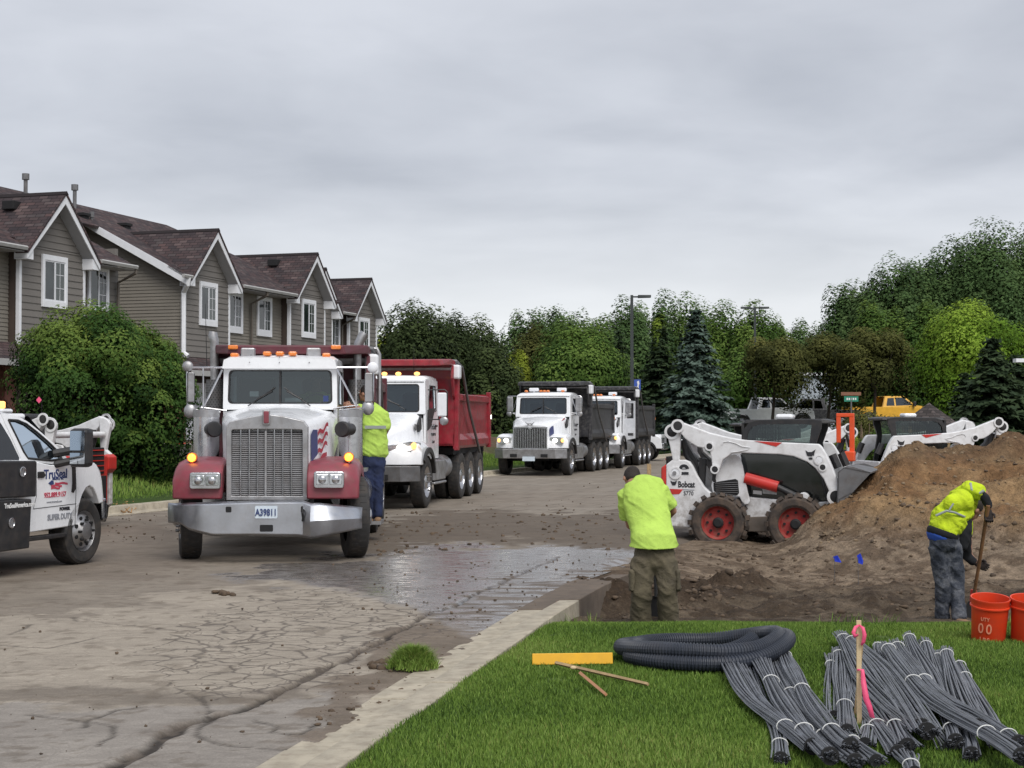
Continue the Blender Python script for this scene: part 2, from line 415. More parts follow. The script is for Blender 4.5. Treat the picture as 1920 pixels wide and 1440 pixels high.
# --- far ground
ys = np.concatenate([np.arange(-20, 12, 2), np.arange(12, 100, .8), np.arange(100, 200, 5), np.array([220, 260, 320, 400, 520, 700, 1000, 1600, 2600])])
xs = np.concatenate([-np.array([2500, 1500, 900, 500, 300, 180, 120, 90, 70, 55, 45]), np.arange(-38, 40, .8), np.array([45, 55, 70, 90, 120, 180, 300, 500, 900, 1500, 2500])])
GX, GY = np.meshgrid(xs, ys)
nn_ = .953 * GX - .304 * GY
left = 1 - sst(-25, -16.6, nn_)
Z = -.06 + left * (1.12 + .2 * (fbm(GX * .4, GY * .4, 3, 3) - .5)) + .16 * (1 - sst(-16.5, -16.3, nn_)) * sst(-19, -17, nn_)
Z = np.where((GX > XR(GY) - 1.0) & (GY < 33), -.9, Z)
Z = np.where((nn_ > -16.2) & (GY < 80), np.minimum(Z, -.08), Z)
Z = Z + sst(84, 92, GY) * np.clip(.75 - Z, 0, 1)
lin_g = np.array((.050, .085, .022)); soil = np.array((.12, .085, .055)); drab = np.array((.16, .14, .10))
k1 = fbm(GX * .5, GY * .5, 4, 8)
soilm = sst(.3, .5, left) * (1 - sst(.95, 1, left)) * sst(.35, .5, k1) * (GY > 40) + sst(.55, .75, left) * .8
soilm = np.clip(soilm, 0, 1) * (GY < 75)
rightm = ((GX > XR(GY)) & (GY < 85)).astype(float) * .85
C = lin_g * (.75 + .5 * k1[..., None]); C = C * (1 - soilm[..., None]) + soil * soilm[..., None]; C = C * (1 - rightm[..., None]) + drab * (.6 + .8 * k1[..., None]) * rightm[..., None]
t = NT('ground_cover'); a = t.attr('Col'); nz = t.noise(7, 6, .65); nz2 = t.noise(40, 4, .6)
t.p(col=t.mix(1.0, a.outputs[0], t.mix(t.map(nz, .3, .7), (.6, .6, .6), (1.4, 1.4, 1.3)), 'MULTIPLY'), rough=.95, spec=.15); t.bump(t.math('ADD', nz, nz2), .8, .06)
g = np_mesh('ground', np.stack([GX, GY, Z], -1).reshape(-1, 3), grid_faces(len(ys), len(xs)), t.m, smooth=True, colattr=C.reshape(-1, 3)); tag(g, kind='structure')

# --- road
ry = [4.0]
while ry[-1] < 84: ry.append(ry[-1] + (.03 if 7.3 < ry[-1] < 14 else (.045 if ry[-1] < 20 else (.08 if ry[-1] < 30 else .5))) * (1 if ry[-1] > 7.3 else 4))
ry = np.array(ry); fr_ = np.linspace(0, 1, 150)[:-1] * .5
fr_ = np.concatenate([fr_, np.linspace(.5, 1, 300)])
RX = XL(ry)[:, None] * (1 - fr_) + (XR(ry) - .30)[:, None] * fr_
RX = np.where((ry > 20)[:, None] & (fr_ > .97), RX + (fr_ - .97) / .03 * .5, RX)
RY = ry[:, None] * np.ones_like(fr_)
px, py = proj(RX, RY, 0 * RX)
wob = 1.0
qx = px + 70 * (fbm(RX * 2.2, RY * 2.2, 4, 71) - .5) * 2; qy = py + 34 * (fbm(RX * 2.0, RY * 2.0, 4, 81) - .5) * 2 * np.clip((py - 790) / 400, .1, 1)
PS = np.clip((py - 790) / 400, .1, 1); FN = [.75 * fbm(RX * 2.0, RY * 2.0, 4, 71) + .25 * fbm(RX * 2.2, RY * 2.2, 4, 700 + k) for k in range(5)]; FH = [fbm(RX * 14, RY * 9, 3, 720 + k, .7) for k in range(3)]
dusty = np.array((.31, .27, .222)); C = np.ones(RX.shape + (3,)) * dusty
def soft(poly, amp=1.0):
    m = 0
    for k in range(6):
        ax = px + amp * 85 * (FN[2 * k % 5] - .5) * 2 + amp * 22 * (FH[k % 3] - .5); ay = py + amp * 40 * (FN[(2 * k + 1) % 5] - .5) * 2 * PS + amp * 16 * (FH[(k + 1) % 3] - .5) * PS
        m = m + inpoly(ax, ay, poly)
    return m / 6.0
def blend(mask, col, a=1.0):
    global C
    m = (mask.astype(float) * a)[..., None]; C = C * (1 - m) + np.array(col) * m
blend(qy < 1150, (.205, .175, .143), .9)
blend(soft([(-400, 1175), (150, 1160), (330, 1110), (560, 1098), (800, 1120), (900, 1150), (800, 1200), (560, 1300), (-400, 1320)]), dusty)
blend(soft([(-500, 1290), (200, 1288), (330, 1294), (560, 1285), (580, 1310), (420, 1322), (-500, 1312)]), (.16, .135, .11), .8)
blend(soft([(-500, 1318), (420, 1325), (640, 1290), (700, 1330), (560, 1500), (-500, 1500)]), (.245, .222, .20), .9)
far = sst(.47, .6, fbm(RX * .35 + 3, RY * .9, 3, 91)) * (py < 1000); blend(far > .5, (.24, .21, .175), .75)
blend(soft([(-100, 975), (330, 960), (340, 1060), (150, 1100), (-100, 1070)]), (.16, .13, .105), .6)
wet = soft([(400, 1082), (560, 1052), (720, 1038), (900, 1020), (1060, 1022), (1200, 1030), (1190, 1085), (1110, 1120), (1010, 1175), (900, 1205), (840, 1175), (760, 1130), (560, 1095)])
blend(wet, (.165, .150, .146), .85)
mudb = soft( [(660, 1000), (760, 965), (900, 955), (1030, 965), (1300, 950), (1300, 1035), (1100, 1028), (980, 1012), (850, 1018), (760, 1045), (680, 1040)])
blend(mudb, (.105, .082, .062), .85)
rut = soft([(780, 1150), (950, 1085), (1160, 1040), (1190, 1075), (1110, 1120), (1000, 1180), (900, 1200)]) * sst(.47, .6, fbm(RX * 2.2 + 5, RY * 7, 4, 97, .6)); blend(rut, (.12, .093, .07), .8); wet = wet * (1 - .75 * rut)
gm = soft( [(860, 1160), (940, 1205), (960, 1215), (880, 1235), (800, 1250), (700, 1330), (600, 1400), (540, 1385), (640, 1300), (580, 1290), (660, 1245), (760, 1190)])
blend(gm, (.15, .118, .09), .9)
clod = sst(.60, .70, fbm(RX * 7, RY * 7, 3, 95, .6)); blend(clod > .5, (.12, .095, .07), .45)
sp = vn(RX * 22, RY * 22, 99) > .93
blend(sp & ((wet > .5) | (mudb > .5)), (.08, .062, .047), .6)
crk = inpoly(qx, qy, [(250, 1200), (520, 1110), (800, 1110), (860, 1150), (720, 1230), (560, 1300), (330, 1305)]).astype(float) + .25 * inpoly(px, py, [(-400, 1130), (1000, 1130), (600, 1440), (-400, 1500)])
ckl = [gnd(x, y) for x, y in ((150, 1480), (215, 1436), (300, 1392), (345, 1358), (458, 1327), (560, 1280), (667, 1227), (712, 1205), (763, 1178), (805, 1150), (860, 1133), (900, 1110), (941, 1092), (1049, 1044))]
wx = RX + .05 * (fbm(RX * 5, RY * 5, 3, 13) - .5) * 2; wy = RY + .05 * (fbm(RX * 5, RY * 5, 3, 14) - .5) * 2
dc = pdist(wx, wy, [(p.x, p.y) for p in ckl]); wdt = np.interp(RY, [7.5, 9, 12, 16], [.055, .045, .03, .02])
C_ = (1 - sst(.6, 1.3, dc / wdt)); blend(C_ , (.028, .022, .018), .97); mud_side = np.clip(1 - dc / (wdt * 5), 0, 1) * (fbm(RX * 6, RY * 6, 3, 18) > .5); blend(mud_side, (.13, .105, .085), .55)
cks = [[(470, 1350), (520, 1362), (505, 1375), (560, 1380), (600, 1355)], [(190, 1400), (215, 1378), (205, 1362), (60, 1340)], [(400, 1345), (360, 1378), (430, 1400), (560, 1410), (700, 1420)], [(140, 1165), (130, 1157), (220, 1170), (330, 1180)],
       [(0, 1208), (90, 1215), (180, 1195)], [(150, 1366), (165, 1350), (230, 1330), (270, 1325)], [(350, 1300), (400, 1330), (395, 1345)], [(20, 1190), (60, 1170)]]
dd = np.full(RX.shape, 1e9)
for q in cks: dd = np.minimum(dd, pdist(wx, wy, [(gnd(*a_).x, gnd(*a_).y) for a_ in q]))
c2 = 1 - sst(.004, .022, dd); blend(c2, (.05, .042, .035), .85)
RZ = -.03 * C_ - .008 * c2 + .012 * (fbm(RX * .6, RY * .6, 3, 15) - .5) + .018 * mudb * (fbm(RX * 5, RY * 5, 3, 16) ) + .012 * gm * fbm(RX * 8, RY * 8, 3, 17)
rd_edge = np.clip((fr_ - .97) / .03, 0, 1)[None, :] * (RY > 17.5); RZ = RZ - .12 * rd_edge * (RY > 19)
t = NT('road_surface'); a = t.attr('Col'); nz = t.noise(1.6, 8, .7); fine = t.noise(70, 4, .75); str_ = t.n('ShaderNodeMapping'); str_.inputs['Scale'].default_value = (1, 3, 1)
t.l(t.tc.outputs['Object'], str_.inputs[0]); nz3 = t.noise(4, 6, .7, vec=str_.outputs[0])
wn = t.n('ShaderNodeTexNoise'); wn.inputs['Scale'].default_value = 3; wn.inputs['Detail'].default_value = 4; t.l(t.tc.outputs['Object'], wn.inputs[0])
va = t.n('ShaderNodeVectorMath', operation='MULTIPLY_ADD'); t.l(wn.outputs['Color'], va.inputs[0]); va.inputs[1].default_value = (.28, .28, 0); t.l(t.tc.outputs['Object'], va.inputs[2])
vo = t.n('ShaderNodeTexVoronoi', feature='DISTANCE_TO_EDGE'); vo.inputs['Scale'].default_value = 3.6; vo.inputs['Randomness'].default_value = 1; t.l(va.outputs[0], vo.inputs['Vector'])
vo2 = t.n('ShaderNodeTexVoronoi', feature='DISTANCE_TO_EDGE'); vo2.inputs['Scale'].default_value = 7.5; t.l(va.outputs[0], vo2.inputs['Vector'])
ck = t.math('MAXIMUM', t.map(vo.outputs['Distance'], .015, .05, 1, 0), t.math('MULTIPLY', t.map(vo2.outputs['Distance'], .01, .05, 1, 0), t.map(nz, .5, .56)))
ck = t.math('MULTIPLY', ck, t.map(t.math('MULTIPLY', t.attr('crack').outputs[2], t.map(nz3, .3, .6, .4, 1.4)), .15, .8), True)
c = t.mix(1, a.outputs[0], t.mix(t.map(nz, .3, .7), (.80, .79, .78), (1.2, 1.2, 1.19)), 'MULTIPLY'); c = t.mix(1, c, t.mix(t.map(nz3, .35, .65), (.86, .86, .85), (1.12, 1.12, 1.12)), 'MULTIPLY')
c = t.mix(1, c, t.mix(t.map(fine, .3, .7), (.78, .78, .78), (1.2, 1.2, 1.2)), 'MULTIPLY')
c = t.mix(t.math('MULTIPLY', ck, .75), c, (.085, .07, .058))
wa = t.attr('wet').outputs[2]; wn2 = t.map(nz3, .38, .56, 0, 1); wf = t.math('MULTIPLY', wa, t.math('ADD', t.math('MULTIPLY', wn2, .55), .45), True)
t.p(col=c, rough=t.mix(wf, (.82, .82, .82), (.10, .10, .10)), spec=t.map(wf, 0, 1, .3, 1.0))
t.bump(t.math('ADD', t.math('ADD', t.math('MULTIPLY', fine, .6), t.math('MULTIPLY', nz3, .8)), t.math('MULTIPLY', ck, -2)), t.map(wf, 0, 1, .36, .10), .012)
road = np_mesh('road', np.stack([RX, RY, RZ], -1).reshape(-1, 3), grid_faces(len(ry), len(fr_)), t.m, smooth=True, colattr=C.reshape(-1, 3), attrs={'wet': wet, 'crack': crk}); tag(road, kind='structure')
ROADMAT = t.m
cs = MB().add([(-2, 79, .004), (60, 79, .004), (60, 88, .004), (-2, 88, .004)], [(0, 1, 2, 3)])
tag(cs.build('side_street', mat('far_asphalt', (.19, .175, .16), .85, var=.15, ns=2), smooth=0), kind='structure')

# --- dirt and heap
dy = np.concatenate([np.arange(13.3, 20, .035), np.arange(20, 26, .05), np.arange(26, 34.2, .15)]); du = np.linspace(0, 1, 330) ** 1.15
DX = (XR(dy) + .0 - .42 * sst(17.0, 17.4, dy))[:, None] + du * (15.5 - XR(dy) * .0)[:, None] * .9; DY = dy[:, None] * np.ones_like(du)
DZ = dirt_h(DX, DY)
k1 = fbm(DX * 1.5, DY * 1.5, 5, 101, .6); k2 = fbm(DX * 5, DY * 5, 4, 111, .6)
tan = np.array((.275, .178, .092)); brn = np.array((.082, .055, .036)); clay = np.array((.235, .178, .125)); ora = np.array((.19, .108, .052))
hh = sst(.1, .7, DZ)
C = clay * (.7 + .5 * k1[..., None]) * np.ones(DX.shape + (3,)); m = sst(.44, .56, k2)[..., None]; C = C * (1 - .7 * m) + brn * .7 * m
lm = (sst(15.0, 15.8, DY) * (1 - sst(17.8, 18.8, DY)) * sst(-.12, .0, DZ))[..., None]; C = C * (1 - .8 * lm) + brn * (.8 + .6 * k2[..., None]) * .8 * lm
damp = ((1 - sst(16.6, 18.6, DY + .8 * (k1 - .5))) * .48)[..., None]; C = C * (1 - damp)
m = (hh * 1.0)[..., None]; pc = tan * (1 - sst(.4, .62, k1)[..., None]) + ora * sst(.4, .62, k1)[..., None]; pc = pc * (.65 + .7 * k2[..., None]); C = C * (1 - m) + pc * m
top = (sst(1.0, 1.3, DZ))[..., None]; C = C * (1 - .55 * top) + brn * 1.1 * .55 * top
t = NT('soil'); a = t.attr('Col'); nz = t.noise(9, 8, .72); fine = t.noise(55, 5, .7)
vo = t.n('ShaderNodeTexVoronoi'); vo.inputs['Scale'].default_value = 26; t.l(t.tc.outputs['Object'], vo.inputs['Vector'])
c = t.mix(1, a.outputs[0], t.mix(t.map(nz, .32, .68), (.6, .6, .6), (1.35, 1.35, 1.35)), 'MULTIPLY'); c = t.mix(1, c, t.mix(t.map(fine, .3, .7), (.7, .7, .7), (1.3, 1.3, 1.3)), 'MULTIPLY')
t.p(col=c, rough=.93, spec=.2); t.bump(t.math('ADD', t.math('MULTIPLY', nz, 1.2), t.math('SUBTRACT', fine, t.math('MULTIPLY', vo.outputs['Distance'], .8))), .8, .03)
SOIL = t.m
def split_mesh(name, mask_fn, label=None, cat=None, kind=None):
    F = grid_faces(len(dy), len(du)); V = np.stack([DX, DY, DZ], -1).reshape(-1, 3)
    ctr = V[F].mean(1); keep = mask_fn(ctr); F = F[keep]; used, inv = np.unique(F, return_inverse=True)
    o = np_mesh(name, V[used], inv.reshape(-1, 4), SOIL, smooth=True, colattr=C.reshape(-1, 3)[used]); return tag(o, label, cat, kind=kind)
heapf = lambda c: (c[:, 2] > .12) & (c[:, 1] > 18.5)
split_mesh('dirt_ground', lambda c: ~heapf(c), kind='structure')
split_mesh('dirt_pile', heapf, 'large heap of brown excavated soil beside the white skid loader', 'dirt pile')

# --- clods and pebbles (uncountable)
def rock_set(name, pts, sizes, mat_, seed=1):
    r = np.random.default_rng(seed)
    phi = (1 + 5 ** .5) / 2; iv = np.array([(-1, phi, 0), (1, phi, 0), (-1, -phi, 0), (1, -phi, 0), (0, -1, phi), (0, 1, phi), (0, -1, -phi), (0, 1, -phi), (phi, 0, -1), (phi, 0, 1), (-phi, 0, -1), (-phi, 0, 1)]) / 1.9
    fi = np.array([(0, 11, 5), (0, 5, 1), (0, 1, 7), (0, 7, 10), (0, 10, 11), (1, 5, 9), (5, 11, 4), (11, 10, 2), (10, 7, 6), (7, 1, 8), (3, 9, 4), (3, 4, 2), (3, 2, 6), (3, 6, 8), (3, 8, 9), (4, 9, 5), (2, 4, 11), (6, 2, 10), (8, 6, 7), (9, 8, 1)])
    n = len(pts); V = iv[None] * (1 + .9 * (r.random((n, 12, 3)) - .5)); an = r.random(n) * 6.28; ca, sa = np.cos(an), np.sin(an)
    x = V[..., 0] * ca[:, None] - V[..., 1] * sa[:, None]; y = V[..., 0] * sa[:, None] + V[..., 1] * ca[:, None]
    V = np.stack([x, y, V[..., 2] * .7], -1) * np.asarray(sizes)[:, None, None] * (.7 + .6 * r.random((n, 1, 3))) + np.asarray(pts)[:, None, :]
    F = (fi[None] + (np.arange(n) * 12)[:, None, None]).reshape(-1, 3)
    return tag(np_mesh(name, V.reshape(-1, 3), F, mat_), kind='stuff')
clodm = mat('clod_soil', (.10, .07, .046), .95, var=.4, ns=3, bump=.5, bs=80)
clodt = mat('dry_clod_soil', (.2, .145, .09), .95, var=.4, ns=3, bump=.5, bs=80)
r_ = np.random.default_rng(5)
N = 2400; X = r_.uniform(1, 9, N); Y = 14.2 + r_.random(N) ** .8 * 10.5; k = (X > XR(Y) + .1) & (X < .34 * Y + .8); X, Y = X[k], Y[k]
Sz = .008 + .036 * r_.random(len(X)) ** 4; rock_set('dirt_clods', np.stack([X, Y, dirt_h(X, Y) + Sz * .2], -1), Sz, clodm, 2)
N = 600; X = r_.uniform(1.3, 7, N); Y = r_.uniform(15.2, 18.0, N); k = (X > XR(Y) + .2) & (fbm(X * .8, Y * .8, 2, 5) > .45); X, Y = X[k], Y[k]; Sz = .014 + .035 * r_.random(len(X)) ** 2; rock_set('large_dirt_clods', np.stack([X, Y, dirt_h(X, Y) + .005], -1), Sz, clodm, 8)
N = 1500; X = r_.uniform(3.5, 9, N); Y = r_.uniform(18.5, 25, N); z = dirt_h(X, Y); k = z > .1; X, Y, z = X[k], Y[k], z[k]
Sz = .008 + .032 * r_.random(len(X)) ** 4; rock_set('dry_dirt_clods', np.stack([X, Y, z + Sz * .2], -1), Sz, clodt, 3)
P_ = []; S_ = []
def scatter(poly, n, smin, smax, pw=3):
    xs_ = [p[0] for p in poly]; ys_ = [p[1] for p in poly]; k = 0
    while k < n:
        a, b = r_.uniform(min(xs_), max(xs_)), r_.uniform(min(ys_), max(ys_))
        if inpoly(np.array([a]), np.array([b]), poly)[0]:
            p = gnd(a, b, .006); s = smin + (smax - smin) * r_.random() ** pw; P_.append((p.x, p.y, .004 + s * .25)); S_.append(s); k += 1
scatter([(690, 965), (900, 955), (1170, 955), (1180, 1035), (960, 1018), (690, 1050)], 520, .006, .04)
scatter([(640, 1060), (1180, 1030), (1090, 1120), (960, 1190), (830, 1200), (700, 1120)], 420, .004, .018, 4)
scatter([(680, 1200), (860, 1190), (840, 1260), (640, 1380), (570, 1350), (650, 1270)], 200, .004, .022, 4)
scatter([(0, 1060), (700, 1055), (700, 1400), (0, 1420)], 80, .004, .016, 4)
scatter([(200, 960), (340, 960), (340, 1010), (200, 1020)], 60, .008, .03)
scatter([(700, 1000), (720, 950), (1160, 900), (1180, 960)], 50, .008, .03)
scatter([(400, 1108), (440, 1108), (440, 1118), (400, 1118)], 9, .02, .05, 1)
scatter([(690, 1243), (745, 1240), (748, 1256), (692, 1254)], 20, .01, .045, 1)
rock_set('road_debris', P_, S_, clodm, 4)

# --- kerbs
conc = mat('kerb_concrete', (.40, .355, .275), .88, var=.16, ns=5, bump=.35, bs=90, dirt=.55, mud=(.17, .13, .095))
concd = mat('muddy_kerb_concrete', (.13, .10, .075), .9, var=.25, ns=6, bump=.5, bs=60, dirt=.8, mud=(.13, .1, .075))
kerb = empty('kerb'); tag(kerb, kind='structure')
prof = [(-.40, -.2), (-.40, .010), (-.13, .018), (-.05, .10), (-.01, .125), (.165, .13), (.18, -.42)]
Y0 = 3.6; i = 0
while Y0 < 17.2:
    L = [1.55, 1.6, 1.5][i % 3]; Y1 = min(Y0 + L, 17.3); b = MB(); secs = []; dz = random.uniform(-.006, .006)
    for q in np.linspace(Y0 + .007, Y1 - .007, 5):
        x0 = float(XR(q)); tilt = (.0 if q < 13.4 else -.015 * (q - 13.4))
        secs.append([(x0 + a, q - .2 * a, z + dz + (tilt if z > .05 else 0)) for a, z in prof])
    b.loft(secs); b.build('kerb_segment', conc if Y0 < 13.6 else concd, kerb, bevel=.008); Y0 = Y1; i += 1
lk = empty('far_kerb'); tag(lk, kind='structure'); Y0 = 20
while Y0 < 78:
    b = MB(); secs = []
    for q in (Y0, Y0 + 2.98):
        x0 = float(XL(q)); secs.append([(x0 + .28, q, -.1), (x0 + .28, q, .02), (x0 + .05, q, .03), (x0, q, .15), (x0 - .16, q, .16), (x0 - .16, q, -.1)])
    b.loft(secs); b.build('kerb_segment', conc, lk, bevel=.01); Y0 += 3

# --- lawn
ly = np.arange(4, 13.95, .08); lu = np.linspace(0, 1, 110)
LX = (XR(ly) + .16)[:, None] + lu * 11; LY = ly[:, None] + (.12 * (fbm(LX * 1.7, LX * 0 + 3, 3, 121) - .5) * 2 + 0) * sst(13, 13.9, ly)[:, None]
LZ = lawn_h(LX, LY) - .55 * sst(13.62, 13.78, LY); 
lawnm = mat('turf', (.06, .095, .02), .95, var=.35, ns=5, bump=.8, bs=90)
tag(np_mesh('lawn', np.stack([LX, LY, LZ], -1).reshape(-1, 3), grid_faces(len(ly), len(lu)), lawnm, smooth=True), kind='structure')
def blades(name, X, Y, Z, hgt, wid, mat_, seed, lean=.45):
    r = np.random.default_rng(seed); n = len(X); an = r.random(n) * 6.283; h = hgt * (.55 + .75 * r.random(n)); wd = wid * (.7 + .6 * r.random(n))
    la = r.random(n) * 6.283; lm = lean * h * (.2 + r.random(n)); lx, ly_ = np.cos(la) * lm, np.sin(la) * lm; dx, dy_ = np.cos(an) * wd / 2, np.sin(an) * wd / 2
    V = np.zeros((n, 5, 3)); V[:, 0] = np.stack([X - dx, Y - dy_, Z], -1); V[:, 1] = np.stack([X + dx, Y + dy_, Z], -1)
    V[:, 2] = np.stack([X + dx * .75 + lx * .35, Y + dy_ * .75 + ly_ * .35, Z + h * .6], -1); V[:, 3] = np.stack([X - dx * .75 + lx * .35, Y - dy_ * .75 + ly_ * .35, Z + h * .6], -1)
    V[:, 4] = np.stack([X + lx, Y + ly_, Z + h], -1)
    b = (np.arange(n) * 5)[:, None]; F = np.concatenate([b + np.array([[0, 1, 2]]), b + np.array([[0, 2, 3]]), b + np.array([[3, 2, 4]])])
    tone = np.repeat(np.clip(r.normal(.5, .2, n) + .9 * (fbm(X * .9, Y * .9, 3, 131) - .5), 0, 1), 5)
    return np_mesh(name, V.reshape(-1, 3), F, mat_, attrs={'tone': tone})
t = NT('grass_blade'); tn = t.attr('tone').outputs[2]
rp = t.n('ShaderNodeValToRGB'); t.l(tn, rp.inputs[0]); e = rp.color_ramp.elements; e[0].color = (.028, .062, .012, 1); e[1].color = (.22, .24, .065, 1); e[1].position = 1
for p_, c_ in ((.35, (.105, .185, .028)), (.65, (.165, .26, .045)), (.9, (.23, .315, .075))):
    q = rp.color_ramp.elements.new(p_); q.color = c_ + (1,)
t.p(col=rp.outputs[0], rough=.6, spec=.2); GRASS = t.m
N = 385000; Y = 7.2 + (13.92 - 7.2) * r_.random(N) ** .95; X = XR(Y) + .16 + r_.random(N) * (.345 * Y + 1.1 - XR(Y)); k = fbm(X * 3, Y * 3, 3, 141) > .2
X, Y = X[k], Y[k]; Yw = Y + 0
edge = 13.62 + .14 * (fbm(X * 2.3, X * 0, 3, 151) - .5) * 2; k = Y < edge; X, Y = X[k], Y[k]
tag(blades('lawn_grass', X, Y, lawn_h(X, Y) - .004, .037, .0055, GRASS, 9), 'short green lawn grass in front of the dug-up strip', kind='stuff')
N = 900; Y = r_.uniform(13.3, 13.72, N); X = XR(Y) + .2 + r_.random(N) * 6; k = fbm(X * 2, Y * 0, 2, 161) > .5; X, Y = X[k], Y[k]
tag(blades('lawn_edge_tufts', X, Y, lawn_h(X, Y) - .02, .12, .007, GRASS, 10, .7), 'ragged longer grass at the edge of the lawn', kind='stuff')
N = 42000; a_ = r_.uniform(28, 60, N); n_ = r_.uniform(-22, -16.35, N); X = .304 * a_ + .953 * n_; Y = .953 * a_ - .304 * n_
lf = 1 - sst(-25, -16.6, .953 * X - .304 * Y); Zb = -.06 + lf * 1.12 + .15
tag(blades('verge_grass', X, Y, Zb - .12, .12, .016, GRASS, 11), 'grass verge behind the far kerb', kind='stuff')
# sod clump on the gutter
c0 = gnd(775, 1252, .02); q = r_.normal(0, 1, (5200, 2)); rad = np.hypot(q[:, 0], q[:, 1]); q = q[rad < 1.9]; rad = rad[rad < 1.9]
X = c0.x + q[:, 0] * .095; Y = c0.y + q[:, 1] * .085; sod = MB()
secs = [[(c0.x + math.cos(a) * .16 * s_ * (1 + .12 * math.sin(3 * a)), c0.y + math.sin(a) * .14 * s_, z_) for a in np.linspace(0, 6.283, 17)[:-1]] for s_, z_ in ((.75, -.01), (.85, .02), (.7, .05), (.4, .07))]
sod.loft(secs); so = sod.build('sod_clump', SOIL and clodm, None, bevel=0); tag(so, 'loose clump of sod lying at the gutter beside the kerb', 'sod')
so2 = blades('grass_tuft', X, Y, .085 - .075 * (rad / 1.9) ** 2 + .01 * r_.random(len(X)), .075 * (1.15 - .6 * (rad / 1.9) ** 2), .006, GRASS, 12, 1.0); so2.parent = so
# ================================================================== TOWNHOUSES
# house frame: local x runs along the street (U), local y runs away from the street, gable fronts at y = 0
HY = math.atan2(.9526, .3043)
def hframe(n): return Frame(.9526 * n, -.3043 * n, 0, HY)
t = NT('roof_shingles'); uvn = t.n('ShaderNodeUVMap', uv_map='UVMap')
br = t.n('ShaderNodeTexBrick'); br.inputs['Scale'].default_value = 1; br.inputs['Brick Width'].default_value = .31; br.inputs['Row Height'].default_value = .145
br.inputs['Mortar Size'].default_value = .012; br.inputs['Color1'].default_value = (.0, .0, .0, 1); br.inputs['Color2'].default_value = (1, 1, 1, 1); br.inputs['Mortar'].default_value = (.15, .15, .15, 1); br.inputs['Bias'].default_value = 0
t.l(uvn.outputs[0], br.inputs['Vector'])
rp = t.n('ShaderNodeValToRGB'); t.l(br.outputs['Color'], rp.inputs[0]); e = rp.color_ramp.elements; e[0].color = (.045, .038, .041, 1); e[1].color = (.118, .088, .085, 1)
for p_, c_ in ((.35, (.062, .046, .047)), (.6, (.088, .058, .056)), (.8, (.072, .062, .062))):
    q = rp.color_ramp.elements.new(p_); q.color = c_ + (1,)
nz = t.noise(1.2, 5, .6); c = t.mix(1, rp.outputs[0], t.mix(t.map(nz, .3, .7), (.75, .75, .78), (1.2, 1.15, 1.15)), 'MULTIPLY'); c = t.mix(t.math('MULTIPLY', br.outputs['Fac'], .8), c, (.02, .017, .018))
t.p(col=c, rough=.9, spec=.2); t.bump(t.math('ADD', br.outputs['Color'], t.math('MULTIPLY', br.outputs['Fac'], -2)), .6, .02)
SHG = t.m
M['side'] = mat('taupe_siding', (.178, .164, .150), .75, var=.07, ns=1.2, bump=.12, bs=40, dirt=.08, mud=(.1, .09, .08))
M['sideb'] = mat('beige_lap_siding', (.22, .20, .17), .75, var=.06, ns=1.2, dirt=.08, mud=(.1, .09, .08))
M['sided'] = mat('brown_siding_lap_shade', (.085, .062, .05), .8, var=.15, ns=2)  # lower siding colour; also the painted lap shade on upper wall cores
M['trim'] = mat('white_trim', (.78, .79, .82), .5, var=.04, dirt=.05, mud=(.3, .28, .26))
M['soffit'] = mat('grey_soffit', (.42, .42, .44), .6, var=.05)
M['gutter'] = mat('grey_gutter', (.40, .395, .385), .45, var=.06)
M['gutterb'] = mat('brown_downspout', (.14, .12, .10), .5, var=.08)
M['brick'] = mat('red_brick', (.15, .06, .045), .9, var=.3, ns=12)
M['vinyl'] = mat('white_window_vinyl', (.70, .71, .74), .4, var=.03)
t = NT('window_pane'); nz = t.noise(1.4, 4, .6); c = t.mix(t.map(nz, .4, .62), (.010, .014, .017), (.035, .045, .045)); t.p(col=c, rough=.04, spec=.9); PANE = t.m
t = NT('curtained_pane'); wv = t.n('ShaderNodeTexWave'); wv.inputs['Scale'].default_value = 6; wv.inputs['Distortion'].default_value = 2; t.l(t.tc.outputs['Object'], wv.inputs[0])
c = t.mix(wv.outputs[0], (.02, .028, .028), (.075, .09, .082)); t.p(col=c, rough=.06, spec=.9); PANEC = t.m

def roofq(pts, th, name, par, uvo=(0, 0)):
    # planar roof slab with UVs in metres; pts[0]->pts[1] is the eave direction
    P = [Vector(p) for p in pts]; ex = (P[1] - P[0]).normalized(); nrm = ex.cross(P[-1] - P[0]).normalized()
    if nrm.z < 0: nrm = -nrm
    ey = nrm.cross(ex); b = MB(); n = len(P)
    b.loft([[p - nrm * th for p in P], P]); uv = []
    vs = b.v
    for f in b.f:
        for i in f:
            d = Vector(vs[i]) - P[0]; uv.append((d.dot(ex) + uvo[0] + 50, d.dot(ey) + 50))
    b.uv = uv; me = b.mesh(name); me.materials.append(SHG); o = bpy.data.objects.new(name, me); COL.objects.link(o); o.parent = par; return o
BM = {}
def board(par, x0, x1, xa, xb, y, z0, z1, mt, axis='x', nm='siding_board'):
    # lap board: bottom edge x0..x1, top edge xa..xb, bottom proud of the wall plane y
    b = MB(); e = .026
    if axis == 'x': z0 += .008; A = [(x0, y - e, z0), (x1, y - e, z0), (xb, y - .004, z1), (xa, y - .004, z1)]; off = (0, .02, 0)
    else: z0 += .006; A = [(y - e, x0, z0), (y - e, x1, z0), (y - .004, xb, z1), (y - .004, xa, z1)]; off = (.02, 0, 0)
    b.slab(A, off); return b.build(nm, mt, par, smooth=0)
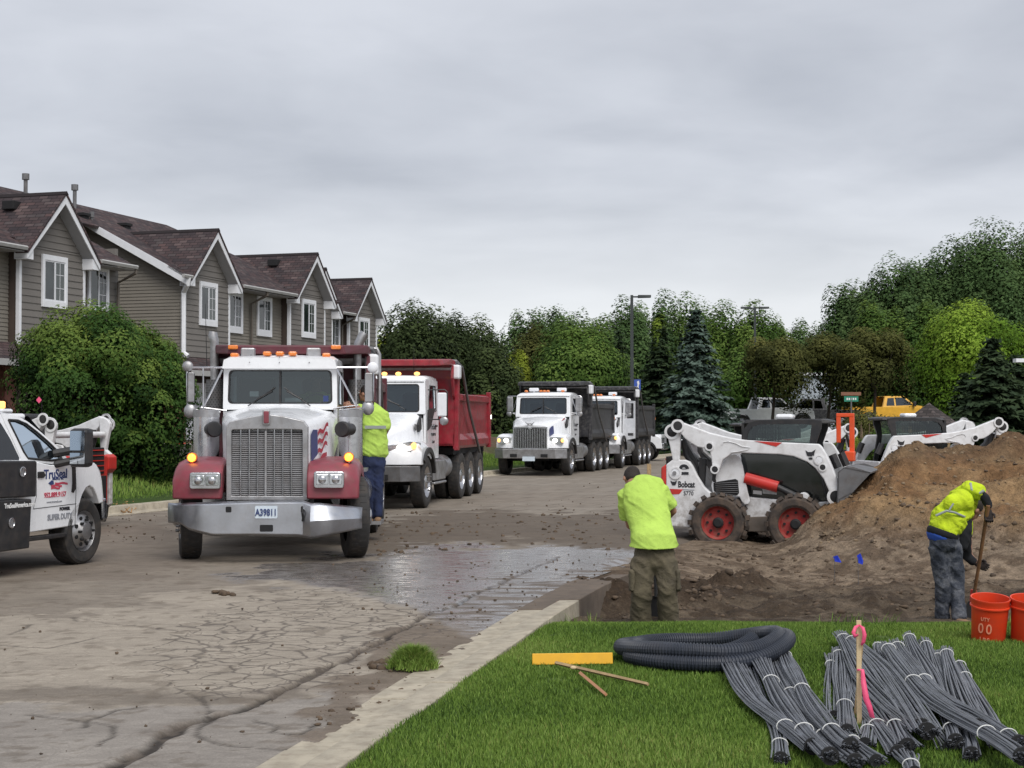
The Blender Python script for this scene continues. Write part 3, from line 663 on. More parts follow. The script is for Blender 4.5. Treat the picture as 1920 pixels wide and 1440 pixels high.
def siding(par, x0, x1, y, z0, z1, pitch, mt, axis='x', top=None):
    z = z0
    while z < z1 - .01:
        zt = min(z + pitch, z1); f = (lambda q: (x0, x1)) if top is None else top
        a, b_ = f(z); c_, d_ = f(zt)
        if b_ - a > .04: board(par, a, b_, min(c_, d_ - .005), max(d_, c_ + .005), y, z, zt + (.012 if zt < z1 else 0), mt, axis)
        z = zt
def window(par, x, y, z0, z1, wd, header=.16, sill=.2, dark=0):
    b = MB(); h = wd / 2; b.bb(x - h, x - h + .11, y - .07, y, z0, z1); b.bb(x + h - .11, x + h, y - .07, y, z0, z1); b.bb(x - h + .11, x + h - .11, y - .068, y, z1 - header, z1); b.bb(x - h + .11, x + h - .11, y - .068, y, z0, z0 + sill)
    f = b.build('window', M['trim'], par, smooth=0, bevel=.006)
    a, c_ = x - h + .11, x + h - .11; p0, p1 = z0 + sill, z1 - header; m = (a + c_) / 2
    s = MB(); 
    for (u0, u1) in ((a, m + .012), (m - .012 + .024, c_)):
        s.ring([(u0, y - .05, p0), (u1, y - .05, p0), (u1, y - .05, p1), (u0, y - .05, p1)], [(u0 + .035, y - .05, p0 + .04), (u1 - .035, y - .05, p0 + .04), (u1 - .035, y - .05, p1 - .04), (u0 + .035, y - .05, p1 - .04)], (0, .035, 0))
    s.build('sash', M['vinyl'], f, smooth=0)
    MB().bb(a + .035, m - .03, y - .035, y - .028, p0 + .04, p1 - .04).build('pane', PANE, f, smooth=0)
    MB().bb(m + .045, c_ - .035, y - .035, y - .028, p0 + .04, p1 - .04).build('pane', PANEC if not dark else PANE, f, smooth=0)
    g_ = MB(); q = (m + c_) / 2 + .005
    for k in (1, 2): zz_ = p0 + (p1 - p0) * k / 3; g_.bb(m + .045, c_ - .035, y - .044, y - .036, zz_ - .009, zz_ + .009)
    g_.bb(q - .008, q + .008, y - .0445, y - .0365, p0 + .04, p1 - .04); g_.build('muntin', M['vinyl'], f, smooth=0)
    return f
PK, EV = 8.47, 6.66
def gable(par, c, y0=0, back=4.0, low=1.1, z0=3.95, win=True, depth=.9):
    W = 1.65; H = 1.86; wy = y0 + .4; sl = (PK - EV) / 1.78
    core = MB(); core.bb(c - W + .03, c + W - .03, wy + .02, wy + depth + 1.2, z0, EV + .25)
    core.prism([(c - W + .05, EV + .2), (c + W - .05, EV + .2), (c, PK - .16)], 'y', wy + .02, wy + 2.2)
    core.build('wall', M['sided'], par, smooth=0)  # core coloured dark to stand for the shadow lines under the boards
    siding(par, c - W + .09, c + W - .09, wy, z0, EV + .16, .2, M['side'])
    siding(par, 0, 0, wy, EV + .16, PK - .22, .2, M['side'], top=lambda z: (c - (PK - .12 - z) / sl, c + (PK - .12 - z) / sl))
    for s in (-1, 1):
        MB().bb(c + s * (W - .09), c + s * (W + .02), wy - .035, wy + .09, z0 - .03, EV + .1).build('corner_board', M['trim'], par, smooth=0, bevel=.005)
        # rake fascia
        a0 = Vector((c, y0 - .03, PK - .03)); a1 = Vector((c + s * H, y0 - .03, PK - .03 - H * sl)); dn = Vector((0, 0, -.24))
        MB().slab([a0 + Vector((s * .0, 0, 0)), a1, a1 + dn * .8, a0 + dn * 1.25], (0, .035, 0)).build('rake_fascia', M['trim'], par, smooth=0)
        MB().slab([a0 + dn * 1.1 + Vector((0, .036, 0)), a1 + dn * .7 + Vector((0, .036, 0)), a1 + dn * .7 + Vector((0, .43, 0)), a0 + dn * 1.1 + Vector((0, .43, 0))], (0, 0, .02)).build('soffit', M['soffit'], par, smooth=0)
        x_, z_ = c + s * H, PK - .03 - H * sl
        MB().prism([(x_ - s * .34, z_ - .20), (x_ + s * .0, z_ - .20), (x_, z_ + .02), (x_ - s * .12, z_ + .12), (x_ - s * .34, z_ + .12)], 'y', y0 + .01, y0 + .42).build('eave_return', M['trim'], par, smooth=0)
        q0 = Vector((c + s * (H + .05), y0 - .06, PK + .02 - (H + .05) * sl)); rz = PK + .02
        pts = [q0, (c + s * (H + .05), y0 + .35, q0.z), (c, y0 + back, rz), (c, y0 - .06, rz)]
        roofq(pts, .06, 'roof_slope', par)
    MB().prism([(c - .1, PK - .06), (c + .1, PK - .06), (c, PK + .045)], 'y', y0 - .07, y0 + back).build('ridge_cap', SHG, par, smooth=0)
    if win: window(par, c + .02, wy - .02, 5.08, 6.62, 1.26)
def gutter(par, x0, x1, y, z, nm='gutter'):
    b = MB(); pr = [(y, z), (y - .09, z), (y - .12, z - .04), (y - .09, z - .12), (y, z - .12)]; b.prism(pr, 'x', x0, x1); return b.build(nm, M['gutter'], par, smooth=0)
def downspout(par, x, y, ztop, zbot, yg, mt, xg=None):
    xg = x if xg is None else xg
    b = MB(); P = [(xg, yg, ztop), (xg, yg, ztop - .15), (x, y - .06, ztop - .45), (x, y - .06, zbot + .1), (x, y - .2, zbot)]
    b.tube(P, .055, 6); return b.build('downspout', mt, par, smooth=30)

A = hframe(-26.6)
HA = empty('townhouse_building', A, 'long taupe townhouse row with three steep gables nearest the camera', 'townhouse')
MAINS = (9.5 - EV) / 5.4
def mz(y): return EV + .03 + MAINS * (y - .05)
# main roof
roofq([(28, .65, mz(.65)), (44.0, .65, mz(.65)), (44.0, 5.5, mz(5.5)), (28, 5.5, mz(5.5))], .08, 'roof_slope', HA)
for (x0, x1) in ((33.1, 38.25), (41.75, 44.0), (47.17, 47.6), (51.05, 55.8), (59.3, 60.0)): roofq([(x0, .02, mz(.02)), (x1, .02, mz(.02)), (x1, .70, mz(.70)), (x0, .70, mz(.70))], .082, 'eave_slope', HA, (x0, 0))
roofq([(44.0, 3.4, mz(3.4)), (47.2, 3.4, mz(3.4)), (47.2, 5.5, mz(5.5)), (44.0, 5.5, mz(5.5))], .08, 'roof_slope', HA)
roofq([(47.2, .65, mz(.65)), (59.5, .65, mz(.65)), (55.3, 5.5, mz(5.5)), (47.2, 5.5, mz(5.5))], .08, 'roof_slope', HA)
roofq([(60.0, .05, mz(.05)), (60.0, 11, mz(.05)), (55.3, 5.5, mz(5.5))], .08, 'roof_slope', HA)
roofq([(60, 11, mz(.05)), (28, 11, mz(.05)), (28, 5.5, mz(5.5)), (55.3, 5.5, mz(5.5))], .08, 'roof_slope', HA)
for c in (40.0, 49.3, 57.55): gable(HA, c)
gable(HA, 31.3)
# recessed walls between the gables
def recess(par, x0, x1, y, mt=None, pitch=.2, z0=3.95, z1=EV):
    MB().bb(x0, x1, y + .01, y + 1.5, z0, z1 + .1).build('wall', M['sided'], par, smooth=0)  # dark core colour stands in for lap shadows behind the siding
    siding(par, x0, x1, y, z0, z1, pitch, mt or M['side'])
recess(HA, 41.67, 44.1, .75); window(HA, 42.9, .73, 5.2, 6.58, 1.15, .1, .12, 1)
recess(HA, 32.98, 38.33, .75, M['sideb'], .12)
recess(HA, 50.97, 55.88, .75, M['sideb'], .12); window(HA, 51.95, .73, 4.98, 6.5, 1.2, .12, .22, 1); window(HA, 54.35, .73, 4.98, 6.5, 1.2, .12, .22, 1)
MB().bb(47.62, 48.2, .42, 6, 3.9, EV + .2).build('wall', M['sideb'], HA, smooth=0)
siding(HA, .43, 5.2, 47.6, 3.95, 8.9, .115, M['sideb'], 'y', top=lambda z: (max(.43, (z - EV + .12) / MAINS), 5.2))
MB().bb(43.9, 44.1, .75, 6, 3.9, EV + .6).build('wall', M['side'], HA, smooth=0)
MB().bb(43.9, 47.7, 5.0, 5.3, 3.9, 8.9).build('wall', M['side'], HA, smooth=0)
# sloping white rake of the second unit, seen above the beige side wall
a0 = Vector((47.17, .0, mz(0) - .01)); a1 = Vector((47.17, 4.2, mz(4.2) - .01)); MB().slab([a0, a1, a1 + Vector((0, 0, -.26)), a0 + Vector((0, 0, -.30))], (.04, 0, 0)).build('rake_fascia', M['trim'], HA, smooth=0)
MB().slab([a0 + Vector((.04, 0, -.24)), a1 + Vector((.04, 0, -.24)), a1 + Vector((.42, 0, -.24)), a0 + Vector((.42, 0, -.24))], (0, 0, .02)).build('soffit', M['soffit'], HA, smooth=0)
gutter(HA, 41.9, 43.98, .03, EV + .04); gutter(HA, 46.9, 47.5, .03, EV + .04); gutter(HA, 51.2, 55.7, .03, EV + .04); gutter(HA, 33.2, 38.1, .03, EV + .04)
for (x0, x1) in ((41.9, 43.98), (51.2, 55.7), (33.2, 38.1)): MB().bb(x0, x1, .05, .8, EV - .12, EV - .10).build('soffit', M['soffit'], HA, smooth=0)
downspout(HA, 43.95, .7, EV - .05, 1.5, .0, M['gutterb']); downspout(HA, 53.2, .7, EV - .05, 1.5, .0, M['gutterb']); 
b = MB(); b.tube([(47.3, .0, EV - .05), (47.3, .05, EV - .3), (47.5, .3, EV - .55), (47.5, .3, 4.1), (47.5, .12, 3.95)], .09, 8); b.build('downspout', M['trim'], HA)
# lower storey, skirt roof and doors
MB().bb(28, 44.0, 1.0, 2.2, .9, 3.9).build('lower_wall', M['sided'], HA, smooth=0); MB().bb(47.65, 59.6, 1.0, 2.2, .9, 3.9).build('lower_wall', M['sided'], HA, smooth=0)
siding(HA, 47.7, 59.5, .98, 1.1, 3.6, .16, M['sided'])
roofq([(46.9, -.35, 3.45), (59.6, -.35, 3.45), (59.6, .45, 3.98), (46.9, .45, 3.98)], .06, 'skirt_roof', HA); roofq([(30, -.35, 3.45), (44.0, -.35, 3.45), (44.0, .45, 3.98), (30, .45, 3.98)], .06, 'skirt_roof', HA)
MB().bb(46.9, 59.6, -.38, -.34, 3.28, 3.46).build('skirt_fascia', M['gutter'], HA, smooth=0); MB().bb(30, 44, -.38, -.34, 3.28, 3.46).build('skirt_fascia', M['gutter'], HA, smooth=0)
for x in (47.2, 51.4, 55.6, 37.6, 42.0): MB().bb(x, x + .5, .3, .95, 1.0, 3.4).build('brick_pier', M['brick'], HA, smooth=0)
for x in (48.5, 52.6): 
    d = MB().bb(x, x + 2.5, .90, .96, 1.1, 3.1).build('garage_door', M['trim'], HA, smooth=0)
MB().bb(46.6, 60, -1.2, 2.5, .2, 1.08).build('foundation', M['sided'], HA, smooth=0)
# vents and pipes
def vent(par, x, y, z):
    b = MB(); b.box((x, y, z + .08), (.42, .4, .1)); b.bb(x - .17, x + .17, y - .15, y + .15, z - .1, z + .04); return b.build('roof_vent', M['matblack'], par, smooth=0, bevel=.01)
def pipe(par, x, y, z0, z1, r=.07):
    b = MB(); b.cyl((x, y, z0), (x, y, z1), r, n=10); b.cyl((x, y, z1 - .05), (x, y, z1 + .15), r * 1.8, n=10); return b.build('vent_pipe', M['steel'], par)
for (px_, py0, py1, yy) in ((48, 330, 358, 5.0), (140, 350, 380, 5.0), (172, 401, 416, 4.0)):
    p = A.tr(px_, py1, 'y', yy); q = A.tr(px_, py0 + 4, 'y', yy); pipe(HA, p.x, yy, mz(yy) - .1, q.z, .07 if py0 < 400 else .05)
def onroof(px_, py_): # west slope of a gable roof: z = PK - (c - x)*sl
    return None
for (px_, c) in ((25, 40.0), (517, 57.55)):
    sl = (PK - EV) / 1.78; b_ = None
    for k in range(60):
        x = c - .02 - k * .01; yv = None
    x = c - .42; z = PK + .02 - .42 * sl
    for yv in np.arange(.2, 4, .05):
        q = A.m @ Vector((x, yv, z)); u_ = proj(q.x, q.y, q.z)[0]
        if u_ <= px_: break
    b = MB(); b.bb(x - .25, x + .2, yv - .2, yv + .2, z - .1, z + .16); b.build('roof_vent', M['matblack'], HA, smooth=0, bevel=.02)
for (px_, py_) in ((155, 404), (234, 423)):
    for yv in np.arange(1, 5.4, .02):
        z = mz(yv); p = A.tr(px_, py_, 'y', yv)
        if abs(p.z - z) < .05: vent(HA, p.x, yv, z); break

Bf = hframe(-28.85)
HB = empty('townhouse_building', Bf, 'farther taupe townhouse set back behind the red-bed truck, with two gables', 'townhouse')
gable(HB, 63.3, back=2.6); gable(HB, 68.45, back=2.6)
recess(HB, 64.97, 66.78, .75); window(HB, 65.9, .73, 5.0, 6.55, 1.1, .12, .2, 1); gutter(HB, 65.2, 66.6, .03, EV + .04)
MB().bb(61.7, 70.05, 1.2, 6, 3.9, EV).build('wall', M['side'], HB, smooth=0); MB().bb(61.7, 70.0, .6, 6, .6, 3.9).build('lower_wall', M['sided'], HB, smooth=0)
roofq([(61.4, .65, mz(.65)), (70.3, .65, mz(.65)), (70.3, 3.2, mz(3.2)), (61.4, 3.2, mz(3.2))], .08, 'roof_slope', HB)
roofq([(65.05, .02, mz(.02)), (66.7, .02, mz(.02)), (66.7, .7, mz(.7)), (65.05, .7, mz(.7))], .082, 'eave_slope', HB)
downspout(HB, 66.6, .7, EV - .05, 1.5, .0, M['gutterb'])
MB().bb(69.98, 70.12, .38, .52, 1.2, EV).build('corner_board', M['trim'], HB, smooth=0)

# ================================================================== TREES
def leaf_mat(name, dark, mid, light):
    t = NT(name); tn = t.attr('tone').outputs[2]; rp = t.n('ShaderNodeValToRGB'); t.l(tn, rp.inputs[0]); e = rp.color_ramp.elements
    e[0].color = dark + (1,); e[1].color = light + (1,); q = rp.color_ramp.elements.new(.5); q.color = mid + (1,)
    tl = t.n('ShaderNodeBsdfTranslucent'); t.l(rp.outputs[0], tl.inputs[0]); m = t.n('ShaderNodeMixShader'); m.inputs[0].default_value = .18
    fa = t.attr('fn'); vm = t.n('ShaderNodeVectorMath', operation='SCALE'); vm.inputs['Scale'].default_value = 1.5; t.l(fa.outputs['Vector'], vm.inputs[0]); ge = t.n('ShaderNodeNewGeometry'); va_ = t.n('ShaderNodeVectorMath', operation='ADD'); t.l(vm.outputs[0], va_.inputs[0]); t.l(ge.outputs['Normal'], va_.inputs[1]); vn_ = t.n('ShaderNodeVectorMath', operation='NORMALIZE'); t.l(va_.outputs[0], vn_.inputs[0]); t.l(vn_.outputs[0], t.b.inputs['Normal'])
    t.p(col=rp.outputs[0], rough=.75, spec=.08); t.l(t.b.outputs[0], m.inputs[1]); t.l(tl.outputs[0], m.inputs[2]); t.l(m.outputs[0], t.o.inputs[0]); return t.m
LM = {'shrub': leaf_mat('round_tree_leaves', (.016, .036, .012), (.048, .10, .022), (.15, .21, .045)),
      'dark': leaf_mat('dark_leaves', (.018, .026, .012), (.038, .056, .022), (.075, .10, .035)),
      'maple': leaf_mat('maple_leaves', (.026, .054, .014), (.07, .128, .028), (.155, .225, .05)),
      'poplar': leaf_mat('poplar_leaves', (.03, .056, .022), (.07, .122, .042), (.14, .205, .075)),
      'bright': leaf_mat('bright_leaves', (.045, .095, .012), (.12, .215, .022), (.24, .35, .045)),
      'lime': leaf_mat('lime_leaves', (.09, .12, .02), (.19, .24, .03), (.3, .34, .05)),
      'brown': leaf_mat('olive_leaves', (.035, .04, .013), (.075, .082, .024), (.13, .13, .04)),
      'spruce': leaf_mat('spruce_needles', (.016, .028, .016), (.036, .058, .030), (.07, .10, .045)),
      'blue': leaf_mat('blue_spruce_needles', (.035, .056, .046), (.085, .125, .10), (.17, .225, .185))}
M['bark'] = mat('bark', (.045, .035, .028), .9, var=.3, ns=10, bump=.8, bs=30)
def cards(C_, Nn, size, asp, r):
    # quads centred at C_, facing Nn with jitter
    n = len(C_); a = r.normal(size=(n, 3)); t1 = np.cross(Nn, a); t1 /= np.linalg.norm(t1, axis=1)[:, None] + 1e-9; t2 = np.cross(Nn, t1); s = np.asarray(size)[:, None]
    V = np.stack([C_ - t1 * s * asp - t2 * s * .45, C_ + t1 * s * asp - t2 * s * .25, C_ + t2 * s * 1.05 + t1 * s * .1], 1); return V
def crown(name, par, ctr, rad, nl, size, mt, seed, clumps=40, lump=.25, asp=1.1, top=None, flat=0, cr=.34, vst=1.0, norm=True):
    r = np.random.default_rng(seed); rad = np.array(rad, float)
    d = r.normal(size=(clumps, 3)); d /= np.linalg.norm(d, axis=1)[:, None]; d[:, 2] = np.where(d[:, 2] < -.35, -d[:, 2], d[:, 2])
    rr = (.58 + lump * 1.1 * r.random(clumps)); cc = d * rr[:, None]; inner = r.random(clumps) < .18; cc[inner] *= .45
    crd = cr * (.65 + .7 * r.random(clumps)); tc_ = r.normal(0, .14, clumps)
    k = r.choice(clumps, nl, p=crd ** 2 / (crd ** 2).sum()); q = r.normal(size=(nl, 3)); q /= np.linalg.norm(q, axis=1)[:, None]
    u = r.random(nl) ** .33; P = cc[k] + q * np.array([1, 1, vst]) * (crd[k] * (.5 + .6 * u))[:, None]
    
    if norm:
        for ax_ in (0, 1): P[:, ax_] /= np.quantile(np.abs(P[:, ax_]), .992)
        P[:, 2] = np.where(P[:, 2] > 0, P[:, 2] / P[:, 2].max(), P[:, 2] / abs(np.quantile(P[:, 2], .01)))
    nrm = q * .7 + P * .5 + r.normal(size=(nl, 3)) * .22 + np.array([0, 0, .25]); nrm /= np.linalg.norm(nrm, axis=1)[:, None]
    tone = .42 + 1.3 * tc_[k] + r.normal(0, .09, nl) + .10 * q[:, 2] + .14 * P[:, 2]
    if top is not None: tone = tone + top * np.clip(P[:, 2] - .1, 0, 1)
    W = P * rad + np.array(ctr); V = cards(W, nrm, size * (.6 + .8 * r.random(nl)), asp, r).reshape(-1, 3)
    F = np.arange(nl * 3).reshape(-1, 3); fnv = q * .75 + P * .5 + np.array([0, 0, .15]); fnv /= np.linalg.norm(fnv, axis=1)[:, None]; return np_mesh(name, V, F, mt, par, attrs={'tone': np.repeat(np.clip(tone, 0, 1), 3)}, fn=np.repeat(fnv, 3, 0))
def trunk(par, h, r0, ctrz, rad, seed, n=7, mt=None, fork=1):
    rn = random.Random(seed); b = MB(); top = ctrz + rad[2] * .3
    b.tube([(0, 0, -.3), (0, 0, 0.05), (rn.uniform(-.1, .1), rn.uniform(-.1, .1), h * .5), (rn.uniform(-.2, .2), 0, h), (0, 0, top)], [r0 * 1.5, r0 * 1.15, r0, r0 * .8, r0 * .25], 8); b.build('trunk', mt or M['bark'], par)
    for i in range(n):
        a = 6.283 * i / n + rn.uniform(-.4, .4); z0 = h * rn.uniform(.75, 1.3); e = Vector((math.cos(a) * rad[0] * .75, math.sin(a) * rad[1] * .75, ctrz + rad[2] * rn.uniform(-.1, .5)))
        q = Vector((0, 0, z0)); m_ = q.lerp(e, .5) + Vector((0, 0, -.1 * rad[2])); MB().tube([q, m_, e], [r0 * .45, r0 * .28, r0 * .1], 6).build('limb', mt or M['bark'], par)
def tree(label, px_, ybase_z, Y, w_, ztop, zbot, kind, nl, size, seed, clumps=40, group=None, cat='tree', trk=.16, name='tree', depth=None, limbs=5, **kw):
    X = (px_ - 960) / FPX * Y; o = empty(name, Frame(X, Y, ybase_z, 0), label, cat, group)
    rz = (ztop - zbot) / 2; cz = (ztop + zbot) / 2 - ybase_z; rad = (w_ / 2, (depth or w_) / 2, rz)
    
    if kind in ('poplar', 'maple') and Y > 100: kw.setdefault('vst', 1.1); kw.setdefault('cr', .26); clumps = int(clumps * 1.5)
    crown('crown', o, (0, 0, cz), rad, int(nl * 2.9), size * .50, LM[kind], seed, clumps, **kw); trunk(o, max(.4, zbot - ybase_z + rz * .3), trk, cz, rad, seed, limbs); return o
def zt(py_, Y): return CAMZ - (py_ - 790) / FPX * Y
# the round tree by the verge
o = empty('round_tree', Frame(-9.9, 38, .45, 0), 'big round bushy tree on the verge behind the white pickup', 'tree')
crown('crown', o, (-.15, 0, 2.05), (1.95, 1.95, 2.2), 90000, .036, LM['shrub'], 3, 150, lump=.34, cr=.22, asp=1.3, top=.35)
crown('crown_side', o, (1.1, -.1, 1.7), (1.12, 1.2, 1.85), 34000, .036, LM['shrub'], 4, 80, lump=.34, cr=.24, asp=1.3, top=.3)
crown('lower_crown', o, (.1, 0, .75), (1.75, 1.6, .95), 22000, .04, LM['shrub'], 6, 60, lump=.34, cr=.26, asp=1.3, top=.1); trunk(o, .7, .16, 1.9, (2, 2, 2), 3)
T = tree
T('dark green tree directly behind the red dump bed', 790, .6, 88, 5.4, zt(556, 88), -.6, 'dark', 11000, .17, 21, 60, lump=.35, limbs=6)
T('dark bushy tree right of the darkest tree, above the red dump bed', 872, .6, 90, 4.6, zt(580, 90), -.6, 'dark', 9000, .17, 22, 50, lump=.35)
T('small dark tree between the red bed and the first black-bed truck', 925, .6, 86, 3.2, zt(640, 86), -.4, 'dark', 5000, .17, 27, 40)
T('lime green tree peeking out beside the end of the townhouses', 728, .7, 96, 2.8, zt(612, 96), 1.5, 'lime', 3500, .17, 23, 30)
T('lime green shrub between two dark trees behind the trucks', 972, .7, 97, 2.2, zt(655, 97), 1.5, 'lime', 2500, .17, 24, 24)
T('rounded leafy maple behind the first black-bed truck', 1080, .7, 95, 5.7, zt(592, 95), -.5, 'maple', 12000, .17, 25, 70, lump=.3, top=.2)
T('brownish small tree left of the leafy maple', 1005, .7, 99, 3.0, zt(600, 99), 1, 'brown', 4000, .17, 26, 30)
i = 0
for (px_, Y, w_, py_, kd, lab) in ((985, 128, 5, 572, 'poplar', 'tall grey-green tree on the skyline left of the rounded maple'), (1040, 132, 5, 568, 'poplar', 'tall grey-green tree on the skyline above the rounded maple'), (1105, 134, 6, 574, 'poplar', 'pale skyline tree just right above the rounded maple'),
    (1168, 130, 6, 550, 'poplar', 'skyline tree immediately left of the near lamp post top'), (1225, 136, 6, 538, 'poplar', 'tallest skyline tree immediately right of the near lamp post'), (1285, 138, 6.4, 546, 'maple', 'skyline tree directly above the blue spruce'), (1345, 140, 6.4, 552, 'maple', 'skyline tree right of the blue spruce top'),
    (1400, 138, 6, 560, 'maple', 'skyline tree under the double-headed lamp'), (1448, 140, 4.5, 588, 'maple', 'low skyline tree right of the double-headed lamp'), (1512, 150, 5.2, 592, 'poplar', 'lowest distant tree in the skyline gap before the big right trees'),
    (1140, 120, 4, 640, 'maple', 'mid-green tree left of the near lamp post'), (1395, 118, 5, 640, 'maple', 'pale green round tree right of the blue spruce'), (820, 120, 7, 590, 'poplar', 'grey-green tree showing behind the dark trees over the red bed'), (760, 118, 5, 600, 'poplar', 'grey-green tree just right of the townhouse end')):
    T(lab, px_, .7, Y, w_, zt(py_, Y), -1.5, kd, 6200, .24, 40 + i, 42, group='background tree belt', lump=.40, cr=.28, asp=1.0); i += 1
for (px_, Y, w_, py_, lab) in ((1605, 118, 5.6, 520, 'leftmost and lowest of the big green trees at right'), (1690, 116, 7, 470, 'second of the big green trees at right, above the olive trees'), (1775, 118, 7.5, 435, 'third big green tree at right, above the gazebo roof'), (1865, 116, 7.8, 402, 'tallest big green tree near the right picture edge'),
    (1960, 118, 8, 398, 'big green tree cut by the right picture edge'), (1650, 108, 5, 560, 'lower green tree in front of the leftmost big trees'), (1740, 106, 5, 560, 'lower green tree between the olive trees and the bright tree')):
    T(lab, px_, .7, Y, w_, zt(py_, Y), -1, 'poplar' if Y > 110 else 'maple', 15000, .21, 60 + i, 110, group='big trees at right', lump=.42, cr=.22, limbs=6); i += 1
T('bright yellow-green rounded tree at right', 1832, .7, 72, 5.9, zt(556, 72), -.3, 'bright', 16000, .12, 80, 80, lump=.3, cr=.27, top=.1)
for k, (px_, Y, w_, py_, lab) in enumerate(((1450, 88, 3.9, 630, 'olive-brown small tree over the parked loaders, leftmost of three'), (1555, 90, 4.2, 622, 'olive-brown small tree behind the orange frame, middle of three'), (1640, 86, 4.4, 612, 'olive-brown small tree above the yellow pickup, rightmost of three'))):
    T(lab, px_, .6, Y, w_, zt(py_, Y), zt(760, Y), 'brown', 6500, .14, 90 + k, 45, group='olive street trees', lump=.4, cr=.3, trk=.09, flat=1, limbs=7)
def spruce(label, px_, Y, wd, zb, ztp, kind, seed, tiers=26, lit=None):
    X = (px_ - 960) / FPX * Y; o = empty('spruce_tree', Frame(X, Y, zb, 0), label, 'spruce'); r = np.random.default_rng(seed); H_ = ztp - zb; P = []; Nn = []; S = []; TN = []
    for i in range(tiers):
        f = i / (tiers - 1); z = H_ * (.04 + .94 * f); R_ = wd / 2 * (1 - f) ** .8 * (1.0 if f > .08 else .85) + .08; nb = int(7 + 11 * (1 - f))
        for j in range(nb):
            a = r.random() * 6.283; L = R_ * (.75 + .4 * r.random()); bt = r.normal(0, .14)
            m = int(6 + 22 * L / 1.5); s = r.random(m) ** .7; wv = (.10 + .28 * L * (1 - s) * .6 + .12) * r.normal(0, .6, m); x = np.cos(a) * L * s - np.sin(a) * wv; y = np.sin(a) * L * s + np.cos(a) * wv
            zz_ = z - .35 * L * s ** 1.3 + .12 * L * np.clip(s - .75, 0, 1) * 3 + r.normal(0, .03, m) - .25 * np.abs(wv)
            P.append(np.stack([x, y, zz_], -1)); q = np.stack([np.cos(a) * .45 + 0 * s, np.sin(a) * .45 + 0 * s, 1 + 0 * s], -1) + r.normal(0, .3, (m, 3)); Nn.append(q / np.linalg.norm(q, axis=1)[:, None])
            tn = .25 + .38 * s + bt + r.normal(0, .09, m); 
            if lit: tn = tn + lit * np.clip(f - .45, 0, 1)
            TN.append(tn); S.append(.11 + .05 * r.random(m))
    P = np.concatenate(P); Nn = np.concatenate(Nn); S = np.concatenate(S); TN = np.clip(np.concatenate(TN), 0, 1); V = cards(P, Nn, S, 1.2, r).reshape(-1, 3)
    np_mesh('crown', V, np.arange(len(P) * 3).reshape(-1, 3), LM[kind], o, attrs={'tone': np.repeat(TN, 3)}, fn=np.repeat(np.where(Nn[:, 2:] < 0, -Nn, Nn), 3, 0))
    MB().tube([(0, 0, -.3), (0, 0, H_ * .5), (0, 0, H_ * .96)], [.16, .1, .02], 8).build('trunk', M['bark'], o); return o
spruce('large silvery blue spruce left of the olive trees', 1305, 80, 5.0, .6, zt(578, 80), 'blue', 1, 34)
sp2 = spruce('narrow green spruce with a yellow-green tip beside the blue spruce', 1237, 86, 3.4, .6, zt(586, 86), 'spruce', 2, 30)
LM['limes'] = leaf_mat('yellow_green_spruce_tip', (.05, .08, .02), (.12, .18, .03), (.2, .27, .04))
crown('yellow_green_tip', sp2, (0, 0, 5.9), (.42, .42, 1.15), 1500, .09, LM['limes'], 5, 24, cr=.4)  # paler yellow-green leaf cards around the top of the spruce
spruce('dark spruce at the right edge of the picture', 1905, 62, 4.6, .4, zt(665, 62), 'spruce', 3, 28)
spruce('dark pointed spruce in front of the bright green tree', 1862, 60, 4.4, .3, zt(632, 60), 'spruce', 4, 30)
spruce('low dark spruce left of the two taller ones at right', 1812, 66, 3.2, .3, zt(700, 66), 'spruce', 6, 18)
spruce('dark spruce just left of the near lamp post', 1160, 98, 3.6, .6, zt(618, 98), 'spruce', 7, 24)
# dry shrubs near the parked machines
for k, (px_, Y, w_, py_, kd, lab) in enumerate(((1625, 52, 2.2, 765, 'brown', 'dry brown scrub behind the orange frame'), (1655, 48, 1.6, 800, 'maple', 'low green weeds beside the dark cab behind the heap'), (1590, 50, 1.3, 810, 'lime', 'pale weeds under the orange frame'))):
    T(lab, px_, -.1, Y, w_, zt(py_, Y), 0.1, kd, 2500, .07, 120 + k, 30, cat='shrub', name='shrub', trk=.03, lump=.3)
tw = MB(); rr_ = random.Random(4)
for k in range(260):
    X = rr_.uniform(11.2, 13.4); Y = rr_.uniform(50, 54); h = rr_.uniform(.6, 1.75); tw.tube([(X, Y, -.1), (X + rr_.uniform(-.2, .2), Y, h)], [.02, .006], 3)
tag(tw.build('dead_stalks', mat('dry_stalks', (.2, .14, .10), .9, var=.3), None, smooth=0), 'dry brown weed stalks behind the parked loaders', kind='stuff')

# far wood closing the horizon
r = np.random.default_rng(77); n = 26000; X = r.uniform(-70, 75, n); X = np.where(r.random(n) < .12, r.uniform(-220, 220, n), X); Y = r.uniform(150, 172, n); top_ = 6.5 + 3.0 * (fbm(X * .12, X * 0, 3, 201) - .35); Zw = .3 + (top_) * r.random(n) ** .8
nr = r.normal(size=(n, 3)) + np.array([0, -1.2, .5]); nr /= np.linalg.norm(nr, axis=1)[:, None]; V = cards(np.stack([X, Y, Zw], -1), nr, .3 + .3 * r.random(n), 1.1, r).reshape(-1, 3)
tag(np_mesh('distant_wood', V, np.arange(n * 3).reshape(-1, 3), LM['poplar'], None, attrs={'tone': np.repeat(np.clip(.25 + .35 * Zw / 8 + r.normal(0, .12, n), 0, 1), 3)}, fn=np.repeat(nr * np.array([0.3, 1, 1]), 3, 0)), 'far-off green wood closing the horizon behind the tree belt', kind='stuff')
